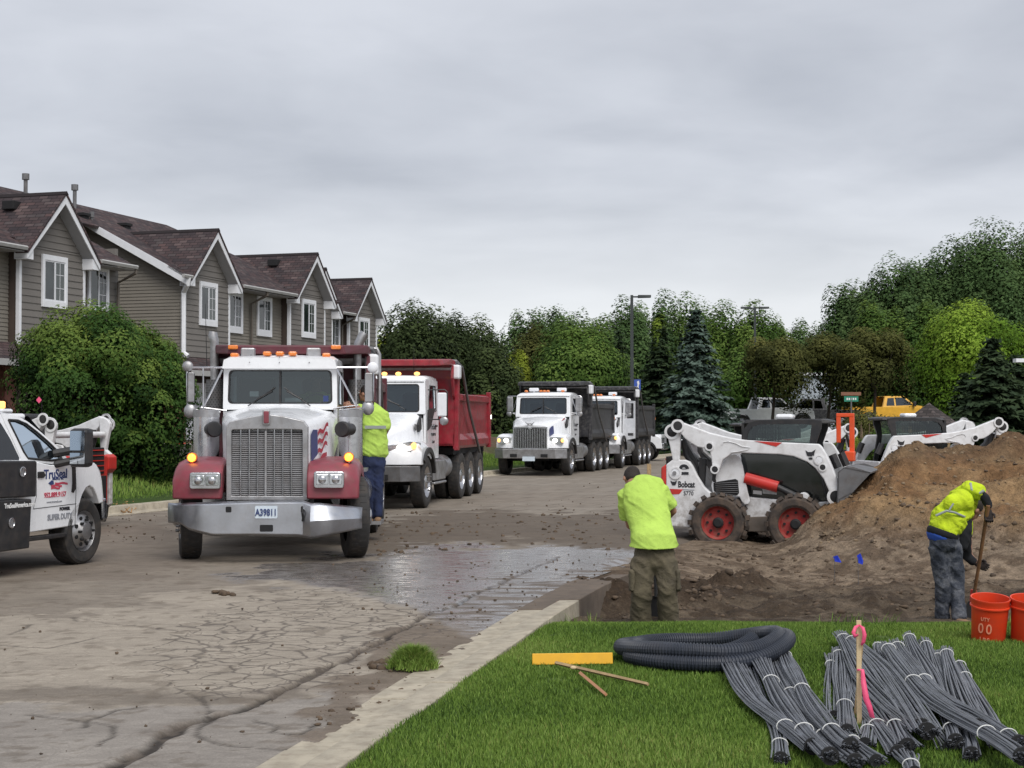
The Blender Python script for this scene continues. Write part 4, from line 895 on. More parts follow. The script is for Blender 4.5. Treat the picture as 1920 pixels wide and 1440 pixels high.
# ================================================================== VEHICLE PARTS
def wheel(par, x, y, r, wd, side, tyre=None, rim='polish', dual=False, steer=0, style='truck'):
    # axle along local x, outer face towards side*x ; origin at the hub
    e = empty('wheel', parent=par); e.location = (x, y, r); e.rotation_euler = (0, 0, steer)
    tm = tyre or M['rubber']; s = side
    def T(x0, nm='tyre'):
        prof = [(r * .60, -wd * .42), (r * .70, -wd * .5), (r * .90, -wd * .5), (r * .975, -wd * .43), (r * .99, -wd * .36), (r * .99, wd * .36), (r * .975, wd * .43), (r * .90, wd * .5), (r * .70, wd * .5), (r * .60, wd * .42)]
        b = MB().lathe(prof, (x0, 0, 0), (1, 0, 0), 40)
        if style == 'lug': nl, lw, lh = 18, .07, .028
        else: nl, lw, lh = 36, .035, .006
        for k in range(nl):
            for sd in (-1, 1):
                a = 6.283 * (k + (.5 if sd > 0 else 0)) / nl; c, sn = math.cos(a), math.sin(a); m_ = Matrix(((1, 0, 0), (0, c, -sn), (0, sn, c)))
                if style == 'lug': m_ = m_ @ Matrix.Rotation(sd * .5, 3, 'Z')
                ctr = Matrix(((1, 0, 0), (0, c, -sn), (0, sn, c))) @ Vector((sd * wd * (.25 if style == 'lug' else .17), r * .985, 0)); b.box(ctr + Vector((x0, 0, 0)), (wd * (.46 if style == 'lug' else .30), lh * 2, lw), m_)
        return b.build(nm, tm, e, smooth=30)
    T(0)
    if dual: T(-s * (wd + .06))
    rr = r * .61; o = s * wd * .5
    b = MB()
    if style == 'truck':
        if dual or rim == 'dish': pr = [(rr, 0), (rr * .98, -.02), (rr * .9, -.05), (rr * .82, -.13), (rr * .5, -.14), (rr * .48, -.02), (rr * .3, .0), (.0001, .01)]
        else: pr = [(rr, 0), (rr * .97, -.02), (rr * .92, -.05), (rr * .85, -.03), (rr * .62, .015), (rr * .5, .03), (rr * .36, .02), (rr * .34, .07), (rr * .28, .09), (.0001, .095)]
    elif style == 'lug': pr = [(rr, .0), (rr * .97, -.03), (rr * .9, -.08), (rr * .86, -.1), (rr * .34, -.11), (rr * .33, -.05), (rr * .25, -.03), (.0001, -.03)]
    else: pr = [(rr, 0), (rr * .96, -.02), (rr * .9, -.05), (rr * .8, -.02), (rr * .45, .03), (rr * .42, .05), (rr * .3, .055), (.0001, .06)]
    b.lathe([(a, h) for a, h in pr], (o * .92, 0, 0), (s, 0, 0), 32)
    rm = b.build('rim', M[rim if rim != 'dish' else 'polish'], e, smooth=50)
    hb = MB(); nb = 10 if style == 'truck' else 8; q = rr * (.55 if style != 'lug' else .68); d = -.11 if style == 'lug' else (.02 if not dual else -.13)
    for k in range(nb):
        a = 6.283 * k / nb; p = Vector((o * .92 + s * d, q * math.cos(a), q * math.sin(a))); hb.cyl(p, p + Vector((s * .04, 0, 0)), .02 if style == 'lug' else .017, n=6)
    if style != 'truck' or not dual: 
        if style == 'car':
            for k in range(8):
                a = 6.283 * (k + .5) / 8; p = Vector((o * .92 - s * .005, rr * .68 * math.cos(a), rr * .68 * math.sin(a))); hb.cyl(p, p + Vector((s * .015, 0, 0)), rr * .1, n=10)
    tag(hb.build('wheel_nuts', M['steel'] if style == 'truck' else M['matblack'], rm), kind='stuff')
    if style == 'lug': MB().lathe([(rr * .34, -.11), (rr * .33, -.04), (rr * .22, -.02), (.0001, -.02)], (o * .92, 0, 0), (s, 0, 0), 20).build('hub', M['matblack'], rm)
    return e
def rrect(x0, x1, z0, z1, r, n=4):
    o = []
    for cx_, cz_, a0 in ((x1 - r, z1 - r, 0), (x0 + r, z1 - r, 90), (x0 + r, z0 + r, 180), (x1 - r, z0 + r, 270)):
        for k in range(n + 1): a = R(a0 + 90 * k / n); o.append((cx_ + r * math.cos(a), cz_ + r * math.sin(a)))
    return o
def quadmap(P, u, v): # bilinear patch, P = 4 corners (u0v0, u1v0, u1v1, u0v1)
    P = [Vector(p) for p in P]; return (P[0] * (1 - u) + P[1] * u) * (1 - v) + (P[3] * (1 - u) + P[2] * u) * v
def decal(par, P, poly, mt, off=.006, nm='decal', n=None):
    P = [Vector(p) for p in P]; nrm = n or (P[1] - P[0]).cross(P[3] - P[0]).normalized(); b = MB(); pts = [quadmap(P, u, v) + nrm * off for u, v in poly]
    b.slab(pts, nrm * .002); return b.build(nm, mt, par, smooth=0)
def strip(par, P, ctr, w, mt, off=.006, nm='flag_stripe', n=None):
    P = [Vector(p) for p in P]; nrm = n or (P[1] - P[0]).cross(P[3] - P[0]).normalized(); b = MB()
    for a, c in zip(ctr[:-1], ctr[1:]):
        pts = [quadmap(P, a[0], a[1] - w / 2) + nrm * off, quadmap(P, c[0], c[1] - w / 2) + nrm * off, quadmap(P, c[0], c[1] + w / 2) + nrm * off, quadmap(P, a[0], a[1] + w / 2) + nrm * off]
        b.add(pts, [(0, 1, 2, 3)])
    return b.build(nm, mt, par, smooth=0, fix=False)
def flag(par, P, blue='deco_blue', red='deco_red', n=None, off=.006):
    decal(par, P, [(0, .38), (.36, .48), (.36, .98), (.12, 1.0), (.0, .92)], M[blue], off, 'flag_canton', n)
    for k in range(5):
        v0 = .92 - k * .19; u0 = .38 if v0 > .45 else .0; pts = []
        for j in range(9): u = u0 + (1 - u0 - .04 * k) * j / 8; pts.append((u, v0 - .30 * (1 - u) ** 1.2 * (0.9 if k > 2 else .55) + .05 * math.sin(j * 1.15 + k * .5) + .12 * u))
        strip(par, P, pts, .09, M[red], off, n=n)

def dump_body(root, m, y0=3.95, y1=9.2, hw=1.2, zb=1.22, zt_=2.36, zf=2.72, shy=2.75, shz=2.98, shw=.98, tarp=True, lights=True):
    # box: sides with ribs, bulkhead, tailgate, cab shield
    for s in (-1, 1):
        MB().bb(s * hw, s * (hw - .06), y0, y1, zb, zt_).build('side_panel', m, root, smooth=0)
        MB().bb(s * (hw + .05), s * (hw - .02), y0, y1, zt_ - .1, zt_ + .05).build('top_rail', m, root, smooth=0, bevel=.015)
        MB().prism([(s * (hw + .05), zb), (s * (hw + .05), zb + .13), (s * (hw + .002), zb + .26), (s * (hw - .05), zb + .26), (s * (hw - .05), zb - .06), (s * (hw - .0), zb - .06)], 'y', y0, y1).build('lower_rail', m, root, smooth=0)
        for yy in (y0 + .08, y1 - .12): MB().bb(s * (hw + .07), s * (hw - .03), yy - .09, yy + .09, zb - .1, zt_ + .16 if yy > 6 else zf).build('post', m, root, smooth=0, bevel=.012)
    MB().bb(-hw + .06, hw - .06, y0, y0 + .07, zb, zf).build('bulkhead', m, root, smooth=0)
    MB().bb(-hw + .06, hw - .06, y1 - .09, y1 - .01, zb + .03, zt_ + .1).build('tailgate', m, root, smooth=0)
    MB().bb(-hw + .06, hw - .06, y0, y1, zb, zb + .05).build('bed_floor', m, root, smooth=0)
    b = MB(); b.loft([[(-shw, shy, shz - .10), (shw, shy, shz - .10), (shw - .03, shy, shz + .03), (-shw + .03, shy, shz + .03)], [(-hw + .02, y0 - .35, shz - .06), (hw - .02, y0 - .35, shz - .06), (hw - .02, y0 - .35, shz + .07), (-hw + .02, y0 - .35, shz + .07)], [(-hw, y0 + .05, shz - .12), (hw, y0 + .05, shz - .12), (hw, y0 + .05, shz + .05), (-hw, y0 + .05, shz + .05)]])
    b.build('cab_shield', m, root, smooth=0, bevel=.02)
    for s in (-1, 1): MB().prism([(shy + .9, shz - .08), (y0 + .04, shz - .08), (y0 + .04, zf - .7), (y0 - .12, zf - .6), (y0 - .3, shz - .35)], 'x', s * (hw - .05), s * hw).build('shield_bracket', m, root, smooth=0)
    if tarp:
        for s in (-1, 1): MB().tube([(s * (hw + .1), 6.8, zb - .18), (s * (hw + .12), 5.2, 2.0), (s * (hw + .11), y0 + .25, shz - .1), (s * (hw + .02), y0 - .0, shz + .04), (s * (hw - .25), y0 - .05, shz + .05)], .032, 8).build('tarp_arm', M['steel'], root)
        b = MB(); b.cyl((-hw - .04, y0 + .12, shz - .12), (hw + .04, y0 + .12, shz - .12), .13, n=14); b.build('tarp_roll', M['alu'], root)
        MB().bb(hw - .08, hw + .12, y0 - .16, y0 + .12, shz - .36, shz - .05).build('tarp_motor', M['trim'], root, smooth=0, bevel=.04)
def chassis(root, ys, y_end, r=.52, rw=.26, hw=1.2):
    b = MB()
    for s in (-1, 1): b.bb(s * .4, s * .5, .4, y_end, .72, 1.0)
    for y in (1.5, 3, 4.6, y_end - .1): b.bb(-.4, .4, y, y + .1, .74, .96)
    b.build('frame_rail', M['matblack'], root, smooth=0)
    MB().cyl((-1.0, ys[0], r), (1.0, ys[0], r), .07).build('axle', M['matblack'], root)
    for y in ys[1:]: b = MB(); b.cyl((-.95, y, r), (.95, y, r), .1); b.ell((0, y, r), .22); b.build('axle', M['matblack'], root)
    for y in ys[1:]:
        for s in (-1, 1): wheel(root, s * (hw - rw / 2), y, r, rw, s, dual=True)
    for s in (-1, 1):
        MB().bb(s * .55, s * 1.16, ys[-1] + .62, ys[-1] + .64, .28, 1.1).build('mud_flap', M['black'], root, smooth=0)
    b = MB(); b.bb(-1.1, 1.1, ys[1] - .6, y_end, 1.0, 1.16); b.build('hoist_frame', M['matblack'], root, smooth=0)
def cab_box(root, m, y0, y1, zb, zw, zt_, hw, hwt, wsl, wsz, tilt=.0, gl=None, doorz=1.05, side_glass=True, divider=True, black_frame=True, win=(.2, .95), rwin=None):
    """cab from panels: front panel with windscreen opening, doors with window openings, roof, back. hw half width low, hwt half width at top"""
    gl = gl or M['glass']
    def hx(z): return hw + (hwt - hw) * max(0, min(1, (z - zw) / (zt_ - zw)))
    def fy(z): return y0 + tilt * max(0, (z - zw)) 
    # front panel
    def F(x, z): return (x, fy(z), z)
    inner = [F(x, z) for x, z in rrect(-wsl, wsl, wsz[0], wsz[1], .06, 3)]
    inner = [(p[0] * (1 - .04 * (p[2] - wsz[0])), p[1], p[2]) for p in inner]
    outer = []
    for (x, z) in rrect(-1, 1, 0, 1, .04, 3): zz_ = zw - .02 + z * (zt_ - zw - .03); outer.append(F(x * hx(zz_), zz_))
    MB().ring(outer, inner, (0, .06, 0)).build('front_panel', m, root, smooth=0)
    g_ = MB(); gp = [Vector(p) + Vector((0, .02, 0)) for p in inner]; g_.add(gp, [tuple(range(len(gp)))]); g_.build('windscreen', gl, root, smooth=0)
    if black_frame:
        I2 = [(p[0] * .965, p[1] - .004, (p[2] - (wsz[0] + wsz[1]) / 2) * .93 + (wsz[0] + wsz[1]) / 2) for p in inner]; MB().ring([(p[0], p[1] - .004, p[2]) for p in inner], I2, (0, .02, 0)).build('windscreen_gasket', M['black'], root, smooth=0)
    if divider: MB().slab([F(-.014, wsz[0]), F(.014, wsz[0]), F(.014, wsz[1]), F(-.014, wsz[1])], (0, -.012, 0)).build('windscreen_divider', M['black'], root, smooth=0)
    MB().slab([(-wsl * .96, fy(wsz[1]) + .04, wsz[1] - .005), (wsl * .96, fy(wsz[1]) + .04, wsz[1] - .005), (wsl * .96, fy(wsz[1]) + .035, wsz[1] - .09), (-wsl * .96, fy(wsz[1]) + .035, wsz[1] - .09)], (0, .01, 0)).build('sun_visor', M['matblack'], root, smooth=0)
    # sides
    for s in (-1, 1):
        wy0, wy1 = y0 + win[0], y0 + win[1]; wz0, wz1 = zw + .05 if rwin is None else rwin[0], zt_ - .17
        def S(y, z): return (s * hx(z), y, z)
        out_ = [S(y0 + .02, doorz), S(y1, doorz), S(y1, zw), S(y1, zt_ - .05), S(fy(zt_) + .06, zt_ - .05), S(fy(zw) + .03, zw)]
        in_ = [S(wy0, wz0), S(wy1, wz0), S(wy1, (wz0 + wz1) / 2), S(wy1, wz1), S(wy0 + .16, wz1), S(wy0 + .02, (wz0 + wz1) / 2)]
        MB().ring(out_, in_, (-s * .05, 0, 0)).build('door', m, root, smooth=0)
        gp = [Vector(p) - Vector((s * .02, 0, 0)) for p in in_]; MB().add(gp, [tuple(range(6))]).build('side_window', gl, root, smooth=0)
        MB().tube([Vector(p) + Vector((s * .004, 0, 0)) for p in in_ + in_[:1]], .013, 5).build('window_seal', M['black'], root)
        MB().bb(s * (hx(1.4) + .002), s * (hx(1.4) + .03), y1 - .42, y1 - .25, 1.62, 1.66).build('door_handle', M['black'], root, smooth=0)
    MB().bb(-hw + .05, hw - .05, y1 - .06, y1 - .005, doorz, zt_ - .05).build('cab_back', m, root, smooth=0)
    secs = []
    for (yy, zz_, k) in ((fy(zt_) - .02, zt_ - .06, .97), (fy(zt_) + .05, zt_ + .01, .985), (fy(zt_) + .5, zt_ + .045, 1), (y1 - .15, zt_ + .045, 1), (y1, zt_ + .0, .98)):
        h = hwt * k; secs.append([(-h, yy, zt_ - .09), (h, yy, zt_ - .09), (h, yy, zz_ - .05), (h - .08, yy, zz_), (0, yy, zz_ + .02), (-h + .08, yy, zz_), (-h, yy, zz_ - .05)])
    MB().loft(secs).build('cab_roof', m, root, smooth=40)
    # interior
    MB().bb(-hw + .1, hw - .1, y0 + .12, y0 + .42, 1.2, zw + .06).build('dashboard', M['matblack'], root, smooth=0, bevel=.03)
    for s in (-1, 1): b = MB(); b.bb(s * .45 - .25, s * .45 + .25, y1 - .75, y1 - .2, 1.2, 1.6); b.bb(s * .45 - .25, s * .45 + .25, y1 - .3, y1 - .14, 1.55, 2.35); b.build('seat', M['seat'], root, smooth=0, bevel=.05)
    st = MB(); st.tube([(.45 + .2 * math.cos(a), y0 + .48 + .05 * math.sin(a), zw + .02 + .18 * math.sin(a)) for a in np.linspace(0, 6.283, 17)], .014, 6); st.build('steering_wheel', M['black'], root)
    MB().bb(-hw + .06, hw - .06, y0 + .1, y1 - .05, 1.1, 1.2).build('cab_floor', M['matblack'], root, smooth=0)
def wipers(root, y, z, spread=.5, L=.45):
    for s in (-1, 1): 
        b = MB(); b.tube([(s * .06, y - .01, z + .22), (s * spread, y - .03, z - .03)], .008, 5); b.tube([(s * .1, y - .02, z + .17), (s * (spread - .12), y - .035, z + .06)], .012, 5); b.build('wiper', M['black'], root)
def mirror_set(root, hx, y, zb, zt_, out_, chrome=True, diag=True, size=(.17, .42)):
    mt = M['polish'] if chrome else M['black']
    for s in (-1, 1):
        x0, x1 = s * hx, s * (hx + out_); b = MB()
        b.tube([(x0, y, zt_), (x1 - s * .05, y - .02, zt_), (x1, y - .02, zt_ - .05), (x1, y - .02, zb + .05), (x1 - s * .05, y - .02, zb), (x0, y, zb)], .014, 6)
        b.tube([(x0 + s * out_ * .55, y - .01, zt_), (x0 + s * out_ * .55, y - .01, zb)], .011, 6)
        if diag: b.tube([(x0, y - .01, zt_ - .06), (x0 + s * out_ * .45, y - .01, zb + .05)], .014, 6); b.tube([(x0, y - .01, zb - .06), (x0 + s * out_ * .6, y - .01, zb)], .011, 6)
        b.build('mirror_bracket', mt, root)
        zc = (zb + zt_) / 2; xm = x1 - s * size[0] * .55
        mh = MB().bb(xm - size[0] / 2, xm + size[0] / 2, y - .07, y + .0, zc - size[1] / 2, zc + size[1] / 2).build('mirror', M['alu'] if chrome else M['trim'], root, smooth=0, bevel=.03)
        MB().bb(xm - size[0] / 2 + .02, xm + size[0] / 2 - .02, y + .001, y + .006, zc - size[1] / 2 + .02, zc + size[1] / 2 - .02).build('mirror_glass', M['mirror'], mh, smooth=0)
        MB().ell((x1 - s * .07, y - .03, zb - .03), (.095, .035, .095)).build('convex_mirror', M['alu'], root)
def roof_lights(root, xs, y, z, mt):
    for x in xs: MB().ell((x, y, z), (.065, .07, .04), 10, 6).build('roof_marker_light', mt, root)

# ================================================================== TRUCK 1: long-nosed truck in front
F1 = Frame(-3.06, 19.3, 0, R(2.6))
T1 = empty('dump_truck', F1, 'front truck with white cab, maroon fenders, tall chrome grille and dented steel bumper', 'dump truck', 'dump trucks in the street')
def p1(px_, py_, y): q = F1.tr(px_, py_, 'y', y); return (q.x, q.z)
bump = [p1(x, y, 0) for x, y in ((333, 947), (360, 944), (470, 940), (574, 939), (582, 945), (592, 943), (640, 949), (684, 957))]
bumpb = [p1(x, y, 0) for x, y in ((691, 984), (690, 989), (640, 997), (583, 1008), (560, 1005), (480, 1004), (400, 1004), (352, 992), (336, 982))]
pts = bump + bumpb
def by(x, z): # bumper plan curve
    return .34 * max(0, (abs(x) - .75) / .42) ** 1.4 - (.05 if (x > .55 and z > .45) else 0) - (.13 * max(0, min(1, (x - .5) / .5)) if z < .55 else 0)
b = MB(); cols = []
xsb = np.linspace(-1.19, 1.2, 25)
def edge(poly, x, up):
    best = None
    P = sorted(poly)
    return float(np.interp(x, [p[0] for p in P], [p[1] for p in P]))
rows = []
for t_ in (0, .08, .5, .92, 1):
    row = []
    for x in xsb:
        zt1 = edge(bump, x, 1); zb1 = edge(bumpb, x, 0); z = zt1 + (zb1 - zt1) * t_; y = by(x, z) - (.03 if 0 < t_ < 1 else 0) - (.04 if t_ == .5 and x > .6 else 0)
        row.append((x, y, z))
    rows.append(row)
V = [p for r2 in rows for p in r2]; n = len(xsb); fs = [(k * n + i, k * n + i + 1, (k + 1) * n + i + 1, (k + 1) * n + i) for k in range(4) for i in range(n - 1)]
b.add(V, fs); bo = b.build('bumper', M['chrome'], T1, smooth=25); sm = bo.modifiers.new('thick', 'SOLIDIFY'); sm.thickness = .03; sm.offset = 0
bo.data.materials[0] = mat('dented_chrome', (.52, .54, .58), .34, 1, var=.12, ns=3, bump=.08, bs=4, dirt=.3, mud=(.3, .28, .25))
def p1box(name, x0, y0_, x1, y1_, y, dep, mt, par=T1, bev=.01, r=.015):
    a = p1(x0, y1_, y); c = p1(x1, y0_, y); return MB().prism(rrect(a[0], c[0], a[1], c[1], min(r, (c[0] - a[0]) * .4, (c[1] - a[1]) * .4)), 'y', y, y + dep).build(name, mt, par, smooth=0, bevel=bev)
pl = p1box('licence_plate', 478, 949, 520, 972, -.06, .015, M['plate'], bev=0)
c_ = p1(499, 960.5, -.06); text_obj('A39811', .115, M['inkblue'], pl, basis((c_[0], -.068, c_[1] - .005), (1, 0, 0), (0, 0, 1)), sx=.72, bold=.003)
text_obj('WISCONSIN', .03, M['inkblue'], pl, basis((c_[0], -.068, c_[1] + .058), (1, 0, 0), (0, 0, 1))) if False else None
p1box('tow_opening', 487, 984, 512, 997, -.045, .03, M['matblack'], bev=0); p1box('bumper_slot', 423, 950, 434, 961, -.045, .03, M['matblack'], bev=0); p1box('bumper_slot', 564, 949, 576, 962, -.045, .03, M['matblack'], bev=0)
MB().tube([(.50, -.06, .66), (.50, -.1, .62), (.505, -.07, .56), (.50, -.06, .52)], .015, 6).build('tow_hook', M['matblack'], T1)
# grille
GY_ = .28
def g1(x, y): return p1(x, y, GY_)
out_ = [g1(*q) for q in ((424, 938), (424, 800), (431, 790), (466, 782), (500, 776), (534, 781), (569, 789), (577, 800), (577, 938))]
inn = [g1(*q) for q in ((434, 930), (434, 808), (436, 806), (466, 805), (500, 805), (534, 805), (565, 806), (567, 808), (567, 930))]
gr = MB().ring([(x, GY_, z) for x, z in out_], [(x, GY_, z) for x, z in inn], (0, .14, 0)).build('grille', M['alu'], T1, smooth=0, bevel=.01)
x0, x1 = inn[0][0], inn[-1][0]; z0, z1 = inn[0][1], inn[1][1]
MB().bb(x0, x1, GY_ + .1, GY_ + .12, z0, z1).build('radiator', M['matblack'], gr, smooth=0)
b = MB(); nsl = 34
for k in range(nsl): z = z0 + (z1 - z0) * (k + .5) / nsl; b.box(((x0 + x1) / 2, GY_ + .06, z), (x1 - x0, .02, .0125), Matrix.Rotation(R(-20), 3, 'X'))
tag(b.build('grille_slats', M['slat'], gr, smooth=0), kind='stuff')
for px_ in (451, 467, 483, 514, 530, 546): 
    x = g1(px_, 860)[0]; zt1 = g1(px_, 797)[1]; MB().cyl((x, GY_ + .015, z0), (x, GY_ + .015, zt1), .009, n=8).build('grille_bar', M['polish'], gr)
x = g1(498, 860)[0]; MB().bb(x - .012, x + .012, GY_ + .01, GY_ + .03, z0, z1).build('grille_bar', M['alu'], gr, smooth=0)
em = p1box('grille_emblem', 492, 768, 506, 797, GY_ - .03, .05, M['alu']); p1box('emblem_shield', 494, 771, 504, 794, GY_ - .04, .02, M['maroon'], em)
# hood
oh = [(x * .985, z - .012) for x, z in out_]; top_pts = [(px_, py_) for px_, py_ in ((418, 830), (416, 785), (424, 772), (470, 764), (523, 762), (580, 764), (622, 772), (632, 785), (634, 830))]
bk = [p1(a, c, 2.0) for a, c in top_pts]
mid = [p1(a, c, 1.1) for a, c in ((420, 900), (417, 795), (425, 783), (470, 772), (510, 769), (560, 772), (600, 781), (611, 793), (612, 900))]
hood = MB().loft([[(x, GY_ + .13, z) for x, z in oh], [(x, 1.1, z) for x, z in mid], [(x, 2.02, z) for x, z in bk]]).build('hood', M['white'], T1, smooth=50)
HP1 = [(oh[-1][0] + .02, GY_ + .2, .98), (mid[-1][0] + .015, 1.12, 1.12), (mid[-2][0] + .012, 1.12, mid[-2][1] - .05), (oh[-2][0] + .012, GY_ + .2, oh[-2][1] - .03)]
flag(T1, HP1, n=Vector((1, -.2, 0)).normalized(), off=.02)
# fenders, lamps
for s in (-1, 1):
    xa, xb = s * .53, s * 1.17
    if s < 0: xa, xb = -.51, -1.13
    pr = [(.12, .78), (.12, 1.0), (.16, 1.12), (.28, 1.21), (.5, 1.26), (.95, 1.29), (1.3, 1.24), (1.62, 1.05), (1.78, .82), (1.70, .80)] + [(.82 + .64 * math.cos(a), .54 + .62 * math.sin(a)) for a in np.linspace(R(25), R(150), 12)] + [(.2, .78)]
    b = MB(); secs = []
    for f_, dz in ((0, -.02), (.3, 0), (.75, .0), (.93, -.035), (1, -.10)):
        x = xa + (xb - xa) * f_; secs.append([(x, y + (.10 * max(0, f_ - .7) / .3 if y < .3 else 0), z + dz * (1 if z > 1.0 else 0)) for y, z in pr])
    b.loft(secs); b.build('fender', M['maroon'], T1, smooth=40, bevel=.02)
for (a, c) in (((355, 886), (413, 917)), ((588, 884), (645, 915))):
    hb = p1box('headlight', a[0], a[1], c[0], c[1], .05, .1, M['chrome'], r=.03)
    m_ = (a[0] + c[0]) / 2
    for (u0, u1) in ((a[0] + 4, m_ - 1), (m_ + 1, c[0] - 4)):
        l_ = p1box('headlight_lens', u0, a[1] + 5, u1, c[1] - 6, .035, .03, M['lens'], hb); q = p1((u0 + u1) / 2, (a[1] + c[1]) / 2, .03); MB().ell((q[0], .035, q[1]), (.05, .02, .05)).build('reflector', M['polish'], hb)
for px_, py_ in ((360, 858), (654, 857)):
    q = p1(px_, py_, .35); b = MB(); b.cyl((q[0], .45, q[1]), (q[0], .33, q[1]), .062, n=16); sg = b.build('turn_signal', M['amber'], T1); MB().ell((q[0], .325, q[1]), (.048, .025, .048)).build('signal_bulb', M['amber_lit'], sg)
    MB().cyl((q[0], .4, q[1] - .05), (q[0], .4, q[1] - .14), .015).build('signal_stem', M['chrome'], T1)
# cab
wl, wr = p1(425, 757, 2.02), p1(622, 694, 2.02)
hwc = .77; c0 = (p1(419, 700, 2.0)[0] + p1(631, 700, 2.0)[0]) / 2
cabm = M['white_cl']
cab1 = empty('cab', parent=T1); cab1.location = (c0, 0, 0)
ztop1 = p1(500, 671, 2.0)[1]
cab_box(cab1, cabm, 2.03, 3.45, wl[1] - .05, wl[1] - .06, ztop1, hwc, hwc - .01, (wr[0] - wl[0]) / 2, (wl[1], wr[1]), win=(.28, 1.0))
b = MB(); z_ = p1(500, 691, 1.9)[1]; b.loft([[(-.77, 1.93, z_), (.77, 1.93, z_), (.745, 1.90, ztop1 - .03), (.66, 1.93, ztop1 + .005), (-.66, 1.93, ztop1 + .005), (-.745, 1.90, ztop1 - .03)], [(-.77, 2.1, z_ + .02), (.77, 2.1, z_ + .02), (.76, 2.1, ztop1 - .02), (.68, 2.15, ztop1 + .03), (-.68, 2.15, ztop1 + .03), (-.76, 2.1, ztop1 - .02)]]); b.build('roof_visor', cabm, cab1, smooth=30)
wipers(T1, 2.02, wl[1] + .0, .42)
for px_ in (440, 501, 525, 549, 612): q = p1(px_, 666 if abs(px_ - 525) > 60 else 663, 2.1); MB().bb(q[0] - .055, q[0] + .055, 2.04, 2.2, q[1] - .03, q[1] + .03).build('roof_marker_light', M['amber'], T1, smooth=0, bevel=.022)
for px_ in (465, 588): q = p1(px_, 661, 2.4); b = MB(); b.bb(q[0] - .095, q[0] + .095, 2.35, 2.5, q[1] - .06, q[1] + .065); b.cyl((q[0], 2.42, q[1] - .12), (q[0], 2.42, q[1] - .05), .03); b.build('work_light', M['alu'], T1, smooth=0, bevel=.02)
MB().bb(-.36 + c0 - .06, -.36 + c0 + .06, 2.1, 2.11, wl[1] + .1, wl[1] + .17).build('toll_tag', M['inkwhite'], T1, smooth=0); MB().bb(c0 + .06, c0 + .28, 2.08, 2.09, wl[1] + .03, wl[1] + .08).build('dash_paper', M['inkwhite'], T1, smooth=0)
MB().bb(c0 + .58, c0 + .65, 2.035, 2.038, wl[1] + .03, wl[1] + .11).build('window_sticker', M['inkblue'], T1, smooth=0)
b = MB()
for (x, z) in ((-.4, .10), (0, .10), (.4, .10), (-.38, .2), (0, .17), (.38, .2)): b.ell((c0 + x, 1.90, wr[1] + z), .008, 6, 4)
tag(b.build('visor_rivets', M['steel'], T1), kind='stuff')
# mirrors on bracket frames
for s, MP in ((-1, dict(xo=351, xi=417, yt=689, yb=768, m=(352, 364, 698, 754), c=(357, 771))), (1, dict(xo=700, xi=632, yt=689, yb=764, m=(684, 698, 699, 754), c=(690, 765)))):
    y = 2.0; f = lambda a, c: (lambda q: (q[0], y, q[1]))(p1(a, c, y)); b = MB()
    b.tube([f(MP['xi'], MP['yt']), f(MP['xo'] + s * -4, MP['yt']), f(MP['xo'], MP['yt'] + 6), f(MP['xo'], MP['yb'] - 6), f(MP['xo'] - s * 4, MP['yb']), f(MP['xi'] + s * 4, MP['yb'] + 5)], .014, 6)
    b.tube([f(MP['xi'] + s * 36, MP['yt']), f(MP['xi'] + s * 36, MP['yb'])], .012, 6); b.tube([f(MP['xi'], MP['yt'] + 4), f(MP['xi'] + s * 36, MP['yb'] - 3)], .014, 6); b.tube([f(MP['xi'] - s * 8, MP['yb'] + 2), f(MP['xi'] + s * 40, MP['yb'] - 4)], .011, 6)
    b.build('mirror_bracket', M['polish'], T1)
    mm = p1box('mirror', MP['m'][0], MP['m'][2], MP['m'][1], MP['m'][3], y - .06, .07, M['alu'], r=.02)
    q = f(*MP['c']); MB().ell((q[0], y - .02, q[2]), (.085, .04, .1)).build('convex_mirror', M['alu'], T1)
    MB().ell(f(MP['xo'] - s * 1, MP['yt'] - (2 if s < 0 else 0)), (.075, .035, .075)).build('convex_mirror', M['alu'] if s < 0 else M['trim'], T1)
# air cleaners, stacks
for s, (a0, a1, xc) in ((-1, (363, 411, 400)), (1, (636, 680, 640))):
    y = 1.75; x0 = p1(a0, 800, y)[0]; x1 = p1(a1, 800, y)[0]; xm = (x0 + x1) / 2; rr = (x1 - x0) / 2; zt1 = p1(a0, 768, y)[1]; zb1 = p1(a0, 866, y)[1]
    ac = MB().cyl((xm, y, zb1 - .05), (xm, y, zt1 - .1), rr, n=28).build('air_cleaner', M['polish'], T1); MB().cyl((xm, y, zt1 - .1), (xm, y, zt1), rr * 1.03, n=28).build('air_cleaner_cap', M['alu'], ac)
    q = p1(xc, 805, 1.2); MB().lathe([(.001, -.02), (.09, -.02), (.105, .0), (.105, .06), (.09, .08), (.09, .14), (.08, .16), (.08, .3), (.001, .31)], (q[0] - s * .12 * 0, 1.3, q[1]), (s * .35, 1, 0), 20).build('intake_elbow', M['black'], T1)
